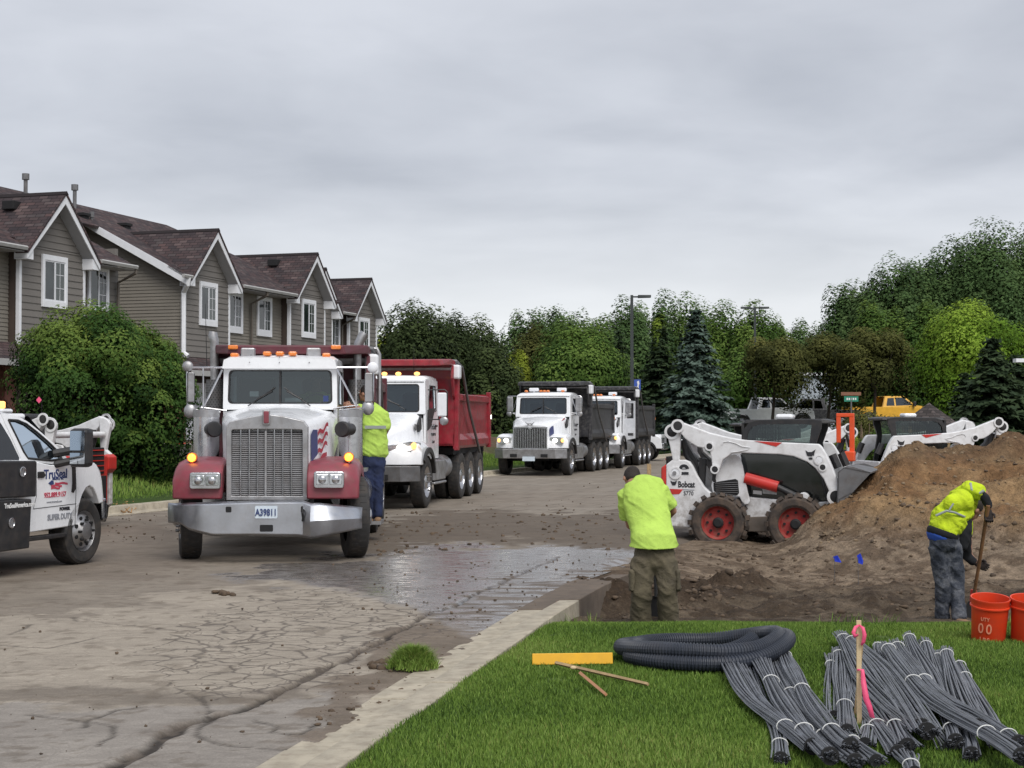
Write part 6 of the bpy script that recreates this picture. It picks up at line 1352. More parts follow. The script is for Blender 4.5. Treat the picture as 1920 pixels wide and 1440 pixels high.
# ================================================================== PICKUPS
FP = Frame(0, 0, 0, YAWU); W_ = gnd(158, 1058); _o = Matrix.Rotation(YAWU, 4, 'Z') @ Vector((.98, 0, 0)); FP = Frame(W_.x - _o.x, W_.y - _o.y, 0, YAWU)
P1 = empty('service_pickup', FP, 'white service pickup with black tool boxes at the left edge, company lettering on its door', 'pickup')
def pz(x, y): return (x * .27778, 700 + y * .27778)
def pt(x, y, xl=.98): v = FP.tr(*pz(x, y), 'x', xl); return (v.y, v.z)
def side(poly, x0, x1, name, m, bev=0, mir=True, fn=None, par=P1, smooth=0, xl=None):
    P = [pt(x, y, xl or x0) for x, y in poly]; o = None
    for s in ((1, -1) if mir else (1,)): o = MB().prism(P, 'x', s * x0, s * x1, fn).build(name, m, par, smooth=smooth, bevel=bev)
    return o
zb_ = pt(200, 590)[1]
def tumble(p): # greenhouse leans in
    k = max(0, p.z - zb_); s = 1 if p.x > 0 else -1; return Vector((p.x - s * .24 * k, p.y, p.z))
Wp = M['white_cl']
# lower body with wheel arch
body = [(-30, 592), (150, 588), (195, 585), (350, 620), (440, 600), (500, 596), (590, 590), (640, 604), (668, 650), (682, 720), (690, 790), (698, 870), (672, 880)] + [(655, 820), (632, 775), (606, 757), (580, 775), (556, 820), (538, 880), (524, 960), (516, 1022), (490, 1030), (200, 1075), (-30, 1105)]
side(body, .98, .80, 'body_side', Wp, .012, smooth=30)
P = [pt(x, y, .9) for x, y in ((440, 600), (500, 597), (590, 592), (640, 608), (668, 655), (682, 720), (695, 860), (640, 860), (500, 700), (430, 640))]; MB().prism(P, 'x', -.93, .93).build('hood', Wp, P1, smooth=30, bevel=.04)
gh = [(-40, 252), (0, 250), (62, 256), (110, 266), (178, 286), (240, 325), (310, 392), (380, 470), (420, 520), (450, 560), (450, 600), (190, 592), (-40, 596)]
wo = [(108, 312), (175, 316), (225, 338), (290, 395), (360, 470), (420, 545), (430, 575), (350, 592), (195, 575), (170, 520), (140, 420), (118, 345)]
Pg = [pt(x, y, .9) for x, y in gh]
for s in (1, -1):
    outer = [tumble(Vector((s * .97, y, z))) for y, z in [pt(*q, .97) for q in [(75, 268), (178, 286), (240, 325), (310, 392), (385, 470), (440, 530), (458, 590), (350, 612), (190, 592), (150, 590), (118, 450), (90, 340)]]]
    inner = [tumble(Vector((s * .97, y, z))) for y, z in [pt(*q, .97) for q in [(112, 314), (175, 318), (228, 342), (290, 400), (360, 475), (405, 535), (420, 578), (345, 588), (192, 574), (172, 530), (145, 430), (122, 350)]]]
    MB().ring(outer, inner, (-s * .05, 0, 0)).build('door_frame', Wp, P1, smooth=0); gl_ = [p - Vector((s * .02, 0, 0)) for p in inner]; MB().add(gl_, [tuple(range(12))]).build('side_window', M['glass'], P1, smooth=0)
    MB().tube(inner + inner[:1], .014, 5).build('window_seal', M['black'], P1)
side([(-300, 290), (0, 285), (35, 300), (60, 340), (100, 440), (135, 570), (130, 585), (-300, 585)], .962, .95, 'rear_side_window', mat('dark_privacy_glass', (.01, .012, .014), .08, coat=.5), 0, fn=tumble)
side([(-300, 258), (0, 252), (62, 258), (178, 284), (110, 300), (75, 268), (-300, 290)], .96, .90, 'roof_rail', Wp, .01, fn=tumble)
side([(-300, 285), (75, 270), (92, 340), (120, 450), (152, 590), (-300, 592)], .955, .94, 'rear_door_frame', Wp, 0, fn=tumble)
y0, z0 = pt(-300, 262, .75); y1, z1 = pt(178, 284, .75); MB().bb(-.76, .76, y0, y1 - .02, z0 - .08, z0 - .01).build('roof', Wp, P1, smooth=0, bevel=.03)
yA, zA = pt(185, 288, .75); yB, zB = pt(450, 585, .9); MB().add([(-.76, yA, zA), (.76, yA, zA), (.9, yB, zB), (-.9, yB, zB)], [(0, 1, 2, 3)]).build('windscreen', M['glass'], P1, smooth=0)
b = MB(); yq, zq = pt(300, 600, .9); b.bb(-.85, .85, yq, yB + .05, zq - .4, zq + .0); b.build('dashboard', M['matblack'], P1, smooth=0, bevel=.04)
v = pt(268, 430, .45); MB().tube([(-.45 + .19 * math.cos(a), v[0] + .06 * math.sin(a), v[1] - .05 + .18 * math.sin(a)) for a in np.linspace(0, 6.283, 17)], .015, 6).build('steering_wheel', M['black'], P1)
for s in (-1, 1): b = MB(); b.bb(s * .45 - .25, s * .45 + .25, yq - 1.0, yq - .45, .75, 1.05); b.bb(s * .45 - .24, s * .45 + .24, yq - 1.15, yq - .95, 1.0, zA - .15); b.build('seat', M['seat'], P1, smooth=0, bevel=.06)
# door seam lines, handle, vent, lettering
for seg in ([(508, 600), (514, 760), (506, 1025)], [(245, 600), (246, 830), (225, 915), (515, 880)]):
    for s in (1, -1): MB().tube([(s * .982, *pt(x, y, .982)) for x, y in seg], .004, 4).build('door_seam', M['matblack'], P1)
side([(262, 664), (300, 662), (312, 688), (300, 706), (262, 708)], 1.0, .975, 'door_handle', M['black'], .01)
side([(490, 622), (508, 630), (512, 780), (498, 806), (486, 800), (492, 740)], .99, .975, 'fender_vent', M['black'], 0); side([(482, 612), (512, 610), (514, 630), (484, 632)], .992, .975, 'fender_badge', M['steel'], 0)
def tx(s_, size, m, x, y, **kw): v = pt(x, y, .985); text_obj(s_, size, m, P1, basis((.983, v[0], v[1]), (0, 1, 0), (0, 0, 1)), name='door_lettering', **kw)
tx('TruSeal', .155, M['inkblue'], 378, 682, bold=.003, sx=1.0); tx('America, Inc', .042, M['inkblue'], 392, 712, sx=1.1)
tx('952.889.9157', .082, M['inkred'], 374, 820, bold=.002, sx=1.0); tx('www.truseal.com', .04, M['inkgrey'], 368, 866, sx=1.1); tx('POWER', .05, M['ink'], 438, 914, bold=.004, sx=1.2)
text_obj('SUPER DUTY', .092, M['inkgrey'], P1, basis((.984, *pt(405, 968, .985)), (0, 1, 0), (0, 0, 1)), name='door_lettering', bold=.004, sx=.95)
for k in range(3):
    b = MB(); pts = []
    for j in range(8):
        x = (345 if k else 372) + (430 - 345 - 12 * k) * j / 7; y = 742 + k * 16 + 3 * math.sin(j * 1.1 + k); pts.append(pt(x, y, .985))
    for a, c in zip(pts[:-1], pts[1:]): b.add([(.985, a[0], a[1] - .012), (.985, c[0], c[1] - .012), (.985, c[0], c[1] + .012), (.985, a[0], a[1] + .012)], [(0, 1, 2, 3)])
    b.build('flag_stripe', M['inkred'] if k != 0 else M['inkred'], P1, smooth=0, fix=False)
side([(328, 742), (350, 722), (362, 726), (365, 748), (345, 754)], .987, .982, 'flag_star', M['inkblue'], 0, mir=False)
# front bumper, wheels
yb, zb2 = pt(700, 870, .9); MB().bb(-.96, .96, yb - .10, yb + .0, .5, .78).build('bumper', M['chrome'], P1, smooth=0, bevel=.03)
MB().prism([pt(q[0], q[1], .8) for q in ((695, 880), (712, 890), (705, 960), (690, 1000), (660, 980))], 'x', -.85, .85).build('air_dam', M['black'], P1, smooth=0)
rw = .405
for s in (1, -1): wheel(P1, s * .85, 0, rw, .26, s, rim='alu', style='car', steer=R(0))
b = MB(); b.bb(-.4, .4, -4.5, .6, .45, .7); b.build('frame_rail', M['matblack'], P1, smooth=0)
MB().bb(-.78, .78, -.9, .8, .5, 1.05).build('engine_bay', M['matblack'], P1, smooth=0)
for s in (1, -1): MB().bb(s * .88, s * 1.0, pt(200, 1160, 1)[0], pt(455, 1110, 1)[0], .36, .41).build('running_board', M['black'], P1, smooth=0, bevel=.01)
# mirror
v = pt(555, 520, 1.3); mm = MB().bb(1.12, 1.38, v[0] - .02, v[0] + .14, v[1] - .2, v[1] + .26).build('mirror', M['black'], P1, smooth=0, bevel=.05)
for (a, c) in ((-.16, -.03), (.0, .23)): MB().bb(1.15, 1.35, v[0] - .028, v[0] - .022, v[1] + a, v[1] + c).build('mirror_glass', M['mirror'], mm, smooth=0)
va = pt(420, 545, 1.0); MB().tube([(.95, va[0] - .1, v[1] - .04), (1.16, v[0] + .04, v[1] + .0)], .05, 8).build('mirror_arm', M['black'], P1); MB().tube([(.95, va[0] - .1, v[1] - .17), (1.16, v[0] + .04, v[1] - .12)], .045, 8).build('mirror_arm', M['black'], P1)
mmz = MB().bb(-1.38, -1.12, v[0] - .02, v[0] + .14, v[1] - .2, v[1] + .26).build('mirror', M['black'], P1, smooth=0, bevel=.05)
# black service boxes
bx = M['black']
def sbox(poly, x0, x1, nm): return side(poly, x0, x1, nm, bx, .015, smooth=0)
sbox([(-900, 600), (248, 590), (246, 832), (-900, 885)], 1.12, .6, 'tool_box'); sbox([(-900, 900), (216, 848), (200, 1180), (-900, 1330)], 1.14, .6, 'tool_box_lower')
for (x, y) in ((165, 665), (80, 1010)):
    for s in (1,): q = pt(x, y, 1.15); hd = MB().lathe([(.001, 0), (.055, 0), (.06, .012), (.05, .014), (.045, .004), (.001, .004)], (1.121 if y < 800 else 1.141, q[0], q[1]), (1, 0, 0), 18).build('latch', M['polish'], P1); MB().bb(1.122 if y < 800 else 1.142, 1.14 if y < 800 else 1.16, q[0] - .012, q[0] + .012, q[1] - .045, q[1] + .045).build('latch_lever', M['alu'], hd, smooth=0)
q = pt(92, 825, 1.13); text_obj('TOOLS', .05, M['inkgrey'], P1, basis((1.124, q[0], q[1]), (0, 1, 0), (0, 0, 1)), name='box_lettering', bold=.002) if False else None
q = pt(138, 890, 1.15); text_obj('TruSealAmerica.com', .075, M['inkwhite'], P1, basis((1.144, q[0], q[1]), (0, 1, 0), (0, 0, 1)), name='box_lettering', bold=.002, sx=.9)
q = pt(0, 205, .3); MB().bb(-.3, .35, q[0] - .18, q[0] + .05, q[1] - .06, q[1] + .03).build('beacon_bar', M['amber_glow'], P1, smooth=0, bevel=.02)
for s in (1, -1): wheel(P1, s * .88, -4.0, rw, .28, s, rim='alu', style='car')

def simple_pickup(fr, m, label, group=None):
    t = empty('pickup_truck', fr, label, 'pickup', group)
    prof = [(-2.9, .55), (-2.9, 1.12), (-.95, 1.12), (-.75, 1.75), (.45, 1.80), (1.15, 1.22), (2.2, 1.12), (2.45, 1.0), (2.5, .55), (2.2, .55)] + [(1.75 + .45 * math.cos(a), .42 + .42 * math.sin(a)) for a in np.linspace(R(15), R(165), 9)] + [(-1.35, .5)] + [(-1.85 + .45 * math.cos(a), .42 + .42 * math.sin(a)) for a in np.linspace(R(15), R(165), 9)]
    def tb(p): k = max(0, p.z - 1.15); s = 1 if p.y > 0 else -1; return Vector((p.x, p.y - s * .3 * k, p.z))
    for s in (1, -1):
        MB().prism(prof, 'y', s * .98, s * .8, tb).build('body_side', m, t, smooth=0, bevel=.015)
        g = [(-.72, 1.2), (-.6, 1.66), (-.2, 1.69), (-.2, 1.2)]; g2 = [(-.1, 1.2), (-.1, 1.70), (.42, 1.70), (.98, 1.24)]
        for q in (g, g2): MB().prism(q, 'y', s * .985, s * .975, tb).build('side_window', M['glassd'], t, smooth=0)
        wheel(t, 1.75, s * .86, .4, .26, s, rim='alu', style='car').rotation_euler = (0, 0, math.pi / 2); wheel(t, -1.85, s * .86, .4, .26, s, rim='alu', style='car').rotation_euler = (0, 0, math.pi / 2)
        MB().bb(.95, 1.1, s * 1.0, s * 1.25, 1.15, 1.45).build('mirror', M['black'], t, smooth=0, bevel=.03); MB().bb(2.38, 2.5, s * .6, s * .9, .85, 1.02).build('headlight', M['lens'], t, smooth=0)
        b = MB(); b.loft([[(1.75 + (.46 + q) * math.cos(a), s * y, .42 + (.43 + q) * math.sin(a)) for y, q in ((.97, 0), (1.02, 0), (1.02, .07), (.97, .07))] for a in np.linspace(R(0), R(180), 12)]); b.build('fender_flare', M['black'], t, smooth=40)
    MB().bb(-.8, .5, -.72, .72, 1.74, 1.79).build('roof', m, t, smooth=0, bevel=.02); MB().bb(1.1, 2.45, -.82, .82, 1.0, 1.16).build('hood', m, t, smooth=0, bevel=.04); MB().bb(-2.9, -2.84, -.82, .82, .6, 1.12).build('tailgate', m, t, smooth=0)
    MB().add([(.45, -.74, 1.78), (.45, .74, 1.78), (1.15, .84, 1.18), (1.15, -.84, 1.18)], [(0, 1, 2, 3)]).build('windscreen', M['glassd'], t, smooth=0); MB().bb(2.44, 2.56, -.85, .85, .5, .78).build('bumper', M['chrome'], t, smooth=0, bevel=.02)
    MB().bb(-2.8, 2.3, -.78, .78, .5, .75).build('chassis', M['matblack'], t, smooth=0); return t
X = (1142 - 960) / FPX * 70; simple_pickup(Frame(X, 70.3, 0, -R(12)), M['white_cl'], 'white pickup parked across the road end behind the black-bed trucks')
yp = simple_pickup(Frame((1672 - 960) / FPX * 98, 98, zt(797, 98), R(8)), mat('yellow_paint', (.72, .38, .03), .4), 'bright yellow pickup parked far behind, seen over the loaders')
# ================================================================== FAR BACKGROUND THINGS
def lamp_post(X, Y, ztop, heads, label, banner=False):
    t = empty('lamp_post', Frame(X, Y, 0, 0), label, 'lamp post', 'parking-lot lamp posts'); g = mat('lamp_paint', (.035, .042, .042), .5)
    b = MB(); b.loft([[(-.09, -.09, 0), (.09, -.09, 0), (.09, .09, 0), (-.09, .09, 0)], [(-.065, -.065, ztop), (.065, -.065, ztop), (.065, .065, ztop), (-.065, .065, ztop)]]); b.build('post', g, t, smooth=0)
    for s in heads:
        MB().bb(s * .07, s * .35, -.04, .04, ztop - .12, ztop - .05).build('arm', g, t, smooth=0); MB().loft([[(s * .3, -.16, ztop - .14), (s * .3, .16, ztop - .14), (s * .3, .16, ztop + .0), (s * .3, -.16, ztop + .0)], [(s * .92, -.18, ztop - .12), (s * .92, .18, ztop - .12), (s * .92, .16, ztop - .0), (s * .92, -.16, ztop - .0)]]).build('lamp_head', g, t, smooth=0, bevel=.01)
    if banner:
        z0, z1 = zt(741, Y), zt(711, Y); bn = MB().bb(.1, .42, -.01, .01, z0, z1).build('banner', mat('banner_blue', (.04, .09, .38), .6), t, smooth=0)
        MB().bb(.13, .39, -.016, -.011, z0 + .05, z0 + .26).build('banner_white_field', M['inkwhite'], bn, smooth=0); MB().prism([(.22, z0 + .26), (.32, z0 + .26), (.33, z0 + .5), (.36, z0 + .55), (.33, z0 + .7), (.24, z0 + .66), (.27, z0 + .5)], 'y', -.016, -.011).build('banner_figure', M['inkwhite'], bn, smooth=0)
        for z in (z0, z1): MB().bb(.06, .44, -.015, .015, z - .015, z + .015).build('banner_rod', g, t, smooth=0)
    return t
lamp_post((1185 - 960) / FPX * 76, 76, zt(553, 76), (1,), 'near dark square lamp post with a single arm and a blue banner', True)
lamp_post((1416 - 960) / FPX * 104, 104, zt(575, 104), (-1, 1), 'far lamp post with two opposite lamp heads above the olive trees')
# pale commercial building
cb = empty('commercial_building', Frame(0, 0, 0, 0), 'long pale blue-grey building glimpsed between the olive trees', 'building'); wb = mat('pale_wall', (.42, .46, .52), .7, var=.05); Yb = 145
q = lambda x, y, Y: atY(x, y, Y)
a, c = q(1365, 705, Yb), q(1590, 800, Yb); MB().bb(a.x, c.x, Yb, Yb + 8, .4, a.z).build('wall', wb, cb, smooth=0)
MB().bb(a.x - .3, c.x + .3, Yb - .3, Yb + 8.3, a.z, a.z + .3).build('roof_edge', M['trim'], cb, smooth=0)
for (x0, x1, y0, y1) in ((1421, 1445, 757, 790), (1490, 1500, 760, 790), (1540, 1552, 745, 790)): a, c = q(x0, y0, Yb), q(x1, y1, Yb); MB().bb(a.x, c.x, Yb - .06, Yb + .01, max(c.z, .45), a.z).build('door', M['steel'], cb, smooth=0)
# red and white building right
rb = empty('storefront', Frame(0, 0, 0, 0), 'low red and white building front behind the yellow pickup', 'building'); Y2 = 125
a, c = q(1655, 742, Y2), q(1735, 800, Y2); MB().bb(a.x, c.x, Y2, Y2 + 4, .4, a.z).build('wall', mat('faded_red_wall', (.34, .07, .06), .7), rb, smooth=0); a, c = q(1719, 738, Y2 - 2), q(1740, 790, Y2 - 2); MB().bb(a.x, c.x, Y2 - 2, Y2 - 1.5, c.z, a.z).build('white_panel', M['trim'], rb, smooth=0)
for k in range(3): a = q(1662 + k * 14, 748, Y2); MB().bb(a.x, a.x + .35, Y2 - .05, Y2 + .01, a.z - 1.0, a.z).build('window', M['trim'], rb, smooth=0)
# street sign
sg = empty('street_sign', Frame((1596 - 960) / FPX * 60, 60, 0, 0), 'green street name sign under a brown one beside the olive tree trunk', 'sign'); MB().cyl((0, 0, 0), (0, 0, zt(745, 60)), .03, n=8).build('post', M['steel'], sg)
a = zt(753, 60); c = zt(743, 60); g_ = MB().bb(-.27, .27, -.02, .0, a, c).build('green_plate', mat('sign_green', (.02, .22, .14), .5), sg, smooth=0); MB().bb(-.38, .38, .01, .03, c + .03, c + .16).build('brown_plate', mat('sign_brown', (.22, .10, .06), .6), sg, smooth=0)
b = MB()
for x in (-.18, -.1, -.02, .06, .14): b.bb(x, x + .05, -.024, -.021, (a + c) / 2 - .04, (a + c) / 2 + .04)
tag(b.build('sign_lettering', M['inkwhite'], g_, smooth=0), kind='stuff')
# gazebo
gz = empty('gazebo', Frame((1742 - 960) / FPX * 50, 50, 0, 0), 'gazebo with a dark shingled pyramid roof behind the loader', 'gazebo'); zr = zt(755, 50); ze = zt(796, 50)
t_ = NT('gazebo_shingles'); uvn = t_.n('ShaderNodeUVMap', uv_map='UVMap'); br = t_.n('ShaderNodeTexBrick'); br.inputs['Scale'].default_value = 1; br.inputs['Brick Width'].default_value = .24; br.inputs['Row Height'].default_value = .13; br.inputs['Color1'].default_value = (.03, .024, .022, 1); br.inputs['Color2'].default_value = (.10, .08, .075, 1); br.inputs['Mortar'].default_value = (.012, .01, .01, 1); br.inputs['Mortar Size'].default_value = .012; t_.l(uvn.outputs[0], br.inputs['Vector']); t_.p(col=br.outputs[0], rough=.9); t_.bump(br.outputs['Fac'], -.6, .02)
_S = SHG; SHG = t_.m; n6 = [(.97 * math.cos(R(30 + 60 * k)) , .97 * math.sin(R(30 + 60 * k))) for k in range(6)]
for k in range(6): a, c = n6[k], n6[(k + 1) % 6]; roofq([(a[0], a[1], ze), (c[0], c[1], ze), (0, 0, zr)], .04, 'roof_panel', gz)
SHG = _S
for a in n6: MB().bb(a[0] * .85 - .05, a[0] * .85 + .05, a[1] * .85 - .05, a[1] * .85 + .05, -.1, ze + .02).build('post', M['wood'], gz, smooth=0)
MB().bb((1906 - 960) / FPX * 45, (1906 - 960) / FPX * 45 + 3, 45, 45.3, zt(679, 45), zt(672, 45)).build('x', M['trim'], None, smooth=0)
bpy.data.objects['x'].name = 'eave_corner'; tag(bpy.data.objects['eave_corner'], 'white eave corner poking in at the right edge over the dark spruce', 'roof eave')
# parked vehicles behind the loaders
for k, (px_, Y, py_, mm_, lab) in enumerate(((1440, 92, 800, 'white_cl', 'white parked pickup under the olive trees behind the loaders'), (1520, 96, 800, 'bedblack', 'dark parked pickup under the olive trees behind the loaders'))):
    simple_pickup(Frame((px_ - 960) / FPX * Y, Y, zt(py_, Y) - .1, R(10 + 160 * k)), M[mm_], lab)
# cone on its slab, retaining blocks
cn = gnd(334, 829, 1.22); tc2 = empty('traffic_cone', Frame(cn.x, cn.y, 1.17, 0), 'orange traffic cone on a concrete slab near the townhouses', 'traffic cone')
s_ = cn.y / FPX * 33; MB().lathe([(.115, .03), (.105, .05), (.028, s_), (.0001, s_)], (0, 0, 0), (0, 0, 1), 18).build('cone', mat('cone_orange', (.85, .09, .02), .45), tc2); MB().bb(-.17, .17, -.17, .17, 0, .035).build('cone_base', mat('cone_base_orange', (.7, .08, .02), .5), tc2, smooth=0, bevel=.008)
MB().bb(cn.x - 1.0, cn.x + .55, cn.y - .4, cn.y + 1.5, .85, 1.165).build('concrete_slab', mat('pale_concrete', (.42, .40, .36), .85, dirt=.3), None, smooth=0, bevel=.01); tag(bpy.data.objects['concrete_slab'], 'pale concrete slab under the traffic cone', 'slab')
# ================================================================== PEOPLE
def blob(name, parts, mt, par, voxel=.014, smooth_it=6, wr=0, wscale=9, wz=1.0, cuts=()):
    """closed lofts fused into ONE continuous surface"""
    b = MB()
    for p in parts: p(b)
    me = b.mesh(name); import bmesh
    bm = bmesh.new(); bm.from_mesh(me); bmesh.ops.recalc_face_normals(bm, faces=bm.faces); bm.to_mesh(me); bm.free()
    o = bpy.data.objects.new(name, me); COL.objects.link(o)
    r_m = o.modifiers.new('r', 'REMESH'); r_m.mode = 'VOXEL'; r_m.voxel_size = voxel
    s_m = o.modifiers.new('s', 'SMOOTH'); s_m.iterations = smooth_it; s_m.factor = .5
    dg = bpy.context.evaluated_depsgraph_get(); me2 = bpy.data.meshes.new_from_object(o.evaluated_get(dg)); bpy.data.objects.remove(o)
    if wr:
        n = len(me2.vertices); co = np.zeros(n * 3); me2.vertices.foreach_get('co', co); co = co.reshape(-1, 3); no = np.zeros(n * 3); me2.vertices.foreach_get('normal', no); no = no.reshape(-1, 3)
        u = co[:, 0] * wscale + 1.6 * co[:, 1] * wscale; v = co[:, 2] * wscale * wz + co[:, 0] * wscale * .8
        d = (1 - np.abs(2 * fbm(u * .5, v, 3, 301) - 1)) ** 3 - .35 + .5 * (fbm(u * 1.5, v * 1.5, 3, 303) - .5); co += no * (d * wr)[:, None]; me2.vertices.foreach_set('co', co.ravel()); me2.update()
    if cuts:
        bm = bmesh.new(); bm.from_mesh(me2)
        for c_, n_, rad_c in cuts:
            n_ = Vector(n_).normalized(); c_ = Vector(c_); g_ = [f for f in bm.faces if (f.calc_center_median() - c_).length < rad_c]; vs_ = set(v for f in g_ for v in f.verts); es_ = set(e for f in g_ for e in f.edges)
            bmesh.ops.bisect_plane(bm, geom=list(vs_) + list(es_) + g_, plane_co=c_, plane_no=n_, clear_outer=True)
        bm.to_mesh(me2); bm.free()
    me2.materials.clear(); me2.materials.append(mt); me2.shade_smooth(); me2.name = name
    q = bpy.data.objects.new(name, me2); COL.objects.link(q); q.parent = par; return q
def E_(path, side=(1, 0, 0), n=16): return lambda b: b.ellt(path, side, n)
def S_(c, r, rot=None): return lambda b: b.ell(c, r, 14, 10, rot)
def limb(*pts): return E_([(p[0], p[1], p[1]) for p in pts], n=12)
def head(par, c, face, up=(0, 0, 1), hair=True, skin='skin', cap=None):
    """head with face features; face = direction the face looks"""
    c = Vector(c); f = Vector(face).normalized(); u = (Vector(up) - f * Vector(up).dot(f)).normalized(); r = f.cross(u)
    m = Matrix((r, f, u)).transposed(); P = lambda x, y, z: c + m @ Vector((x, y, z))
    parts = [S_(P(0, -.01, .025), (.075, .095, .095), m), S_(P(0, .025, -.045), (.055, .065, .065), m), S_(P(0, .094, -.012), (.013, .02, .024), m), S_(P(0, .06, -.085), (.03, .03, .022), m), limb((P(0, -.03, -.05), .052), (P(0, -.045, -.14), .058)), S_(P(0, .082, .03), (.045, .012, .012), m), S_(P(0, .085, -.055), (.022, .01, .008), m)]
    for s in (-1, 1): parts.append(S_(P(s * .078, -.005, -.01), (.012, .02, .03), m))
    h = blob('head', parts, M[skin], par, .009, 3)
    for s in (-1, 1): MB().ell(P(s * .03, .087, .012), (.012, .008, .009), rot=m).build('eye', M['inkwhite'], h); MB().ell(P(s * .03, .095, .012), (.005, .003, .005), rot=m).build('pupil', M['ink'], h)
    if hair: blob('hair', [S_(P(0, -.022, .035), (.083, .098, .096), m), S_(P(0, -.05, -.02), (.074, .06, .06), m)], M['hair'], par, .01, 2, .004, 60)
    return h
def hand(par, wrist, d, grip_axis, mt, s=1.0, curl=1.0, thumb=1):
    """palm, four unequal curled fingers and a thumb; d = wrist->palm direction, grip_axis = axis of the held shaft"""
    w0 = Vector(wrist); d = Vector(d).normalized(); g = Vector(grip_axis); g = (g - d * g.dot(d)).normalized(); n = d.cross(g).normalized()
    b = MB(); b.ellt([(w0 - d * .02, .024, .02), (w0 + d * .03, .036 * s, .017), (w0 + d * .075, .042 * s, .016), (w0 + d * .095, .040 * s, .013)], g, 12)
    for k, L in enumerate((.072, .082, .076, .06)):
        o = w0 + d * .085 + g * (.03 - k * .02); p = [o - d * .02, o + d * L * .35 + n * .006 * curl, o + d * (L * .5) + n * L * .35 * curl, o + d * (L * .28) + n * L * .62 * curl]
        b.tube(p, [.0105, .0098, .009, .0075], 8)
    o = w0 + d * .035 + g * .034 * thumb; b.tube([o - g * .012 * thumb, o + g * .022 * thumb + d * .02 + n * .012, o + g * .016 * thumb + d * .045 + n * .036], [.013, .0115, .009], 8)
    return b.build('hand', mt, par, smooth=60)
def A_(px_, py_, Y): return atY(px_, py_, Y)
# ---------- worker 1: lime T-shirt, back to the camera, bent over a shovel
Y = 15.15
W1 = empty('person', Frame(0, 0, 0, 0), 'worker in lime T-shirt and khaki trousers seen from behind, bent over a black shovel', 'person')
pel = A_(1227, 1040, Y + .02); ch = A_(1212, 945, Y + .26); sh = A_(1207, 912, Y + .36); nk = A_(1196, 904, Y + .43)
hips = [A_(1209, 1048, Y), A_(1245, 1048, Y)]; kn = [A_(1203, 1108, Y - .05), A_(1251, 1108, Y - .05)]; an = [A_(1202, 1166, Y + .06), A_(1253, 1165, Y + .04)]
shl = [A_(1172, 930, Y + .36), A_(1240, 922, Y + .32)]; el = [A_(1181, 985, Y + .46), A_(1262, 958, Y + .42)]; wrs = [A_(1219, 1010, Y + .62), A_(1237, 985, Y + .66)]
parts = [E_([(pel, .155, .12), (pel.lerp(ch, .5), .14, .105), (ch, .165, .115), (sh, .15, .09), (nk, .06, .06)])]
for i in (0, 1): parts += [limb((hips[i], .088), (kn[i], .06), (an[i], .042)), limb((sh.lerp(shl[i], .5), .06), (shl[i], .058), (el[i], .043), (wrs[i], .03)), E_([(an[i] + Vector((0, -.06, -.035)), .04, .035), (an[i] + Vector((0, .1, -.045)), .045, .03), (an[i] + Vector((0, .18, -.05)), .038, .022)])]
blob('body', parts, M['skin'], W1, .014, 3)
# trousers
pp = [E_([(pel + Vector((0, .03, .07)), .185, .135), (pel, .195, .15), (pel + Vector((0, 0, -.10)), .19, .15)])]
for i, sx_ in ((0, -1), (1, 1)):
    pp += [E_([(hips[i] + Vector((sx_ * .015, 0, -.02)), .118, .125), (hips[i].lerp(kn[i], .5) + Vector((sx_ * .012, 0, 0)), .112, .11), (kn[i] + Vector((sx_ * .004, 0, 0)), .098, .095), (kn[i].lerp(an[i], .55), .096, .095), (an[i] + Vector((0, 0, .03)), .102, .10), (an[i] + Vector((0, 0, -.02)), .098, .10)])]
blob('trousers', pp, M['khaki'], W1, .013, 4, .020, 7, .9)
for i, sx_ in ((0, -1), (1, 1)):
    c = hips[i].lerp(kn[i], .62) + Vector((sx_ * .105, -.02, -.01)); blob('cargo_pocket', [E_([(c + Vector((0, 0, .09)), .03, .075), (c + Vector((0, 0, -.09)), .036, .08)])], M['khaki'], W1, .012, 3, .008, 12)
    blob('boot', [E_([(an[i] + Vector((0, -.05, -.06)), .05, .04), (an[i] + Vector((0, .1, -.07)), .055, .04), (an[i] + Vector((0, .2, -.075)), .045, .03)])], M['boot'], W1, .012, 3)
# T-shirt
hem = A_(1226, 1022, Y - .0)
tp = [E_([(hem + Vector((.0, .0, -.06)), .236, .18), (hem + Vector((0, .01, .05)), .225, .17), (pel.lerp(ch, .45) + Vector((-.0, -.03, .03)), .205, .15), (ch + Vector((-.01, -.02, 0)), .215, .15), (sh + Vector((.0, -.01, .015)), .20, .12), (sh.lerp(nk, .6) + Vector((0, 0, .02)), .10, .085)], n=20)]
for i in (0, 1):
    e2 = shl[i].lerp(el[i], .95); tp += [E_([(sh.lerp(shl[i], .55), .085, .09), (shl[i], .088, .095), (shl[i].lerp(el[i], .45), .082, .09), (e2, .088, .095)])]
cuts_ = [(hem + Vector((0, 0, -.01)), (0, .1, -1), .5)] + [(shl[i].lerp(el[i], .72), el[i] - shl[i], .16) for i in (0, 1)]
q = blob('t_shirt', tp, M['hivis'], W1, .012, 5, .016, 6.5, 1.2, cuts=cuts_); sm = q.modifiers.new('t', 'SOLIDIFY'); sm.thickness = .006
hd = A_(1184, 899, Y + .52); head(W1, hd, (-.28, .72, -.75), (0, .75, .6))
for i in (0, 1): hand(W1, wrs[i], (A_(1228, 1015, Y + .74) - wrs[i]), A_(1226, 990, Y + .72) - A_(1231, 1150, Y + .40), M['skin'])
sv = empty('shovel', Frame(0, 0, 0, 0), 'black-bladed shovel held upright between the legs of the lime-shirted worker', 'shovel')
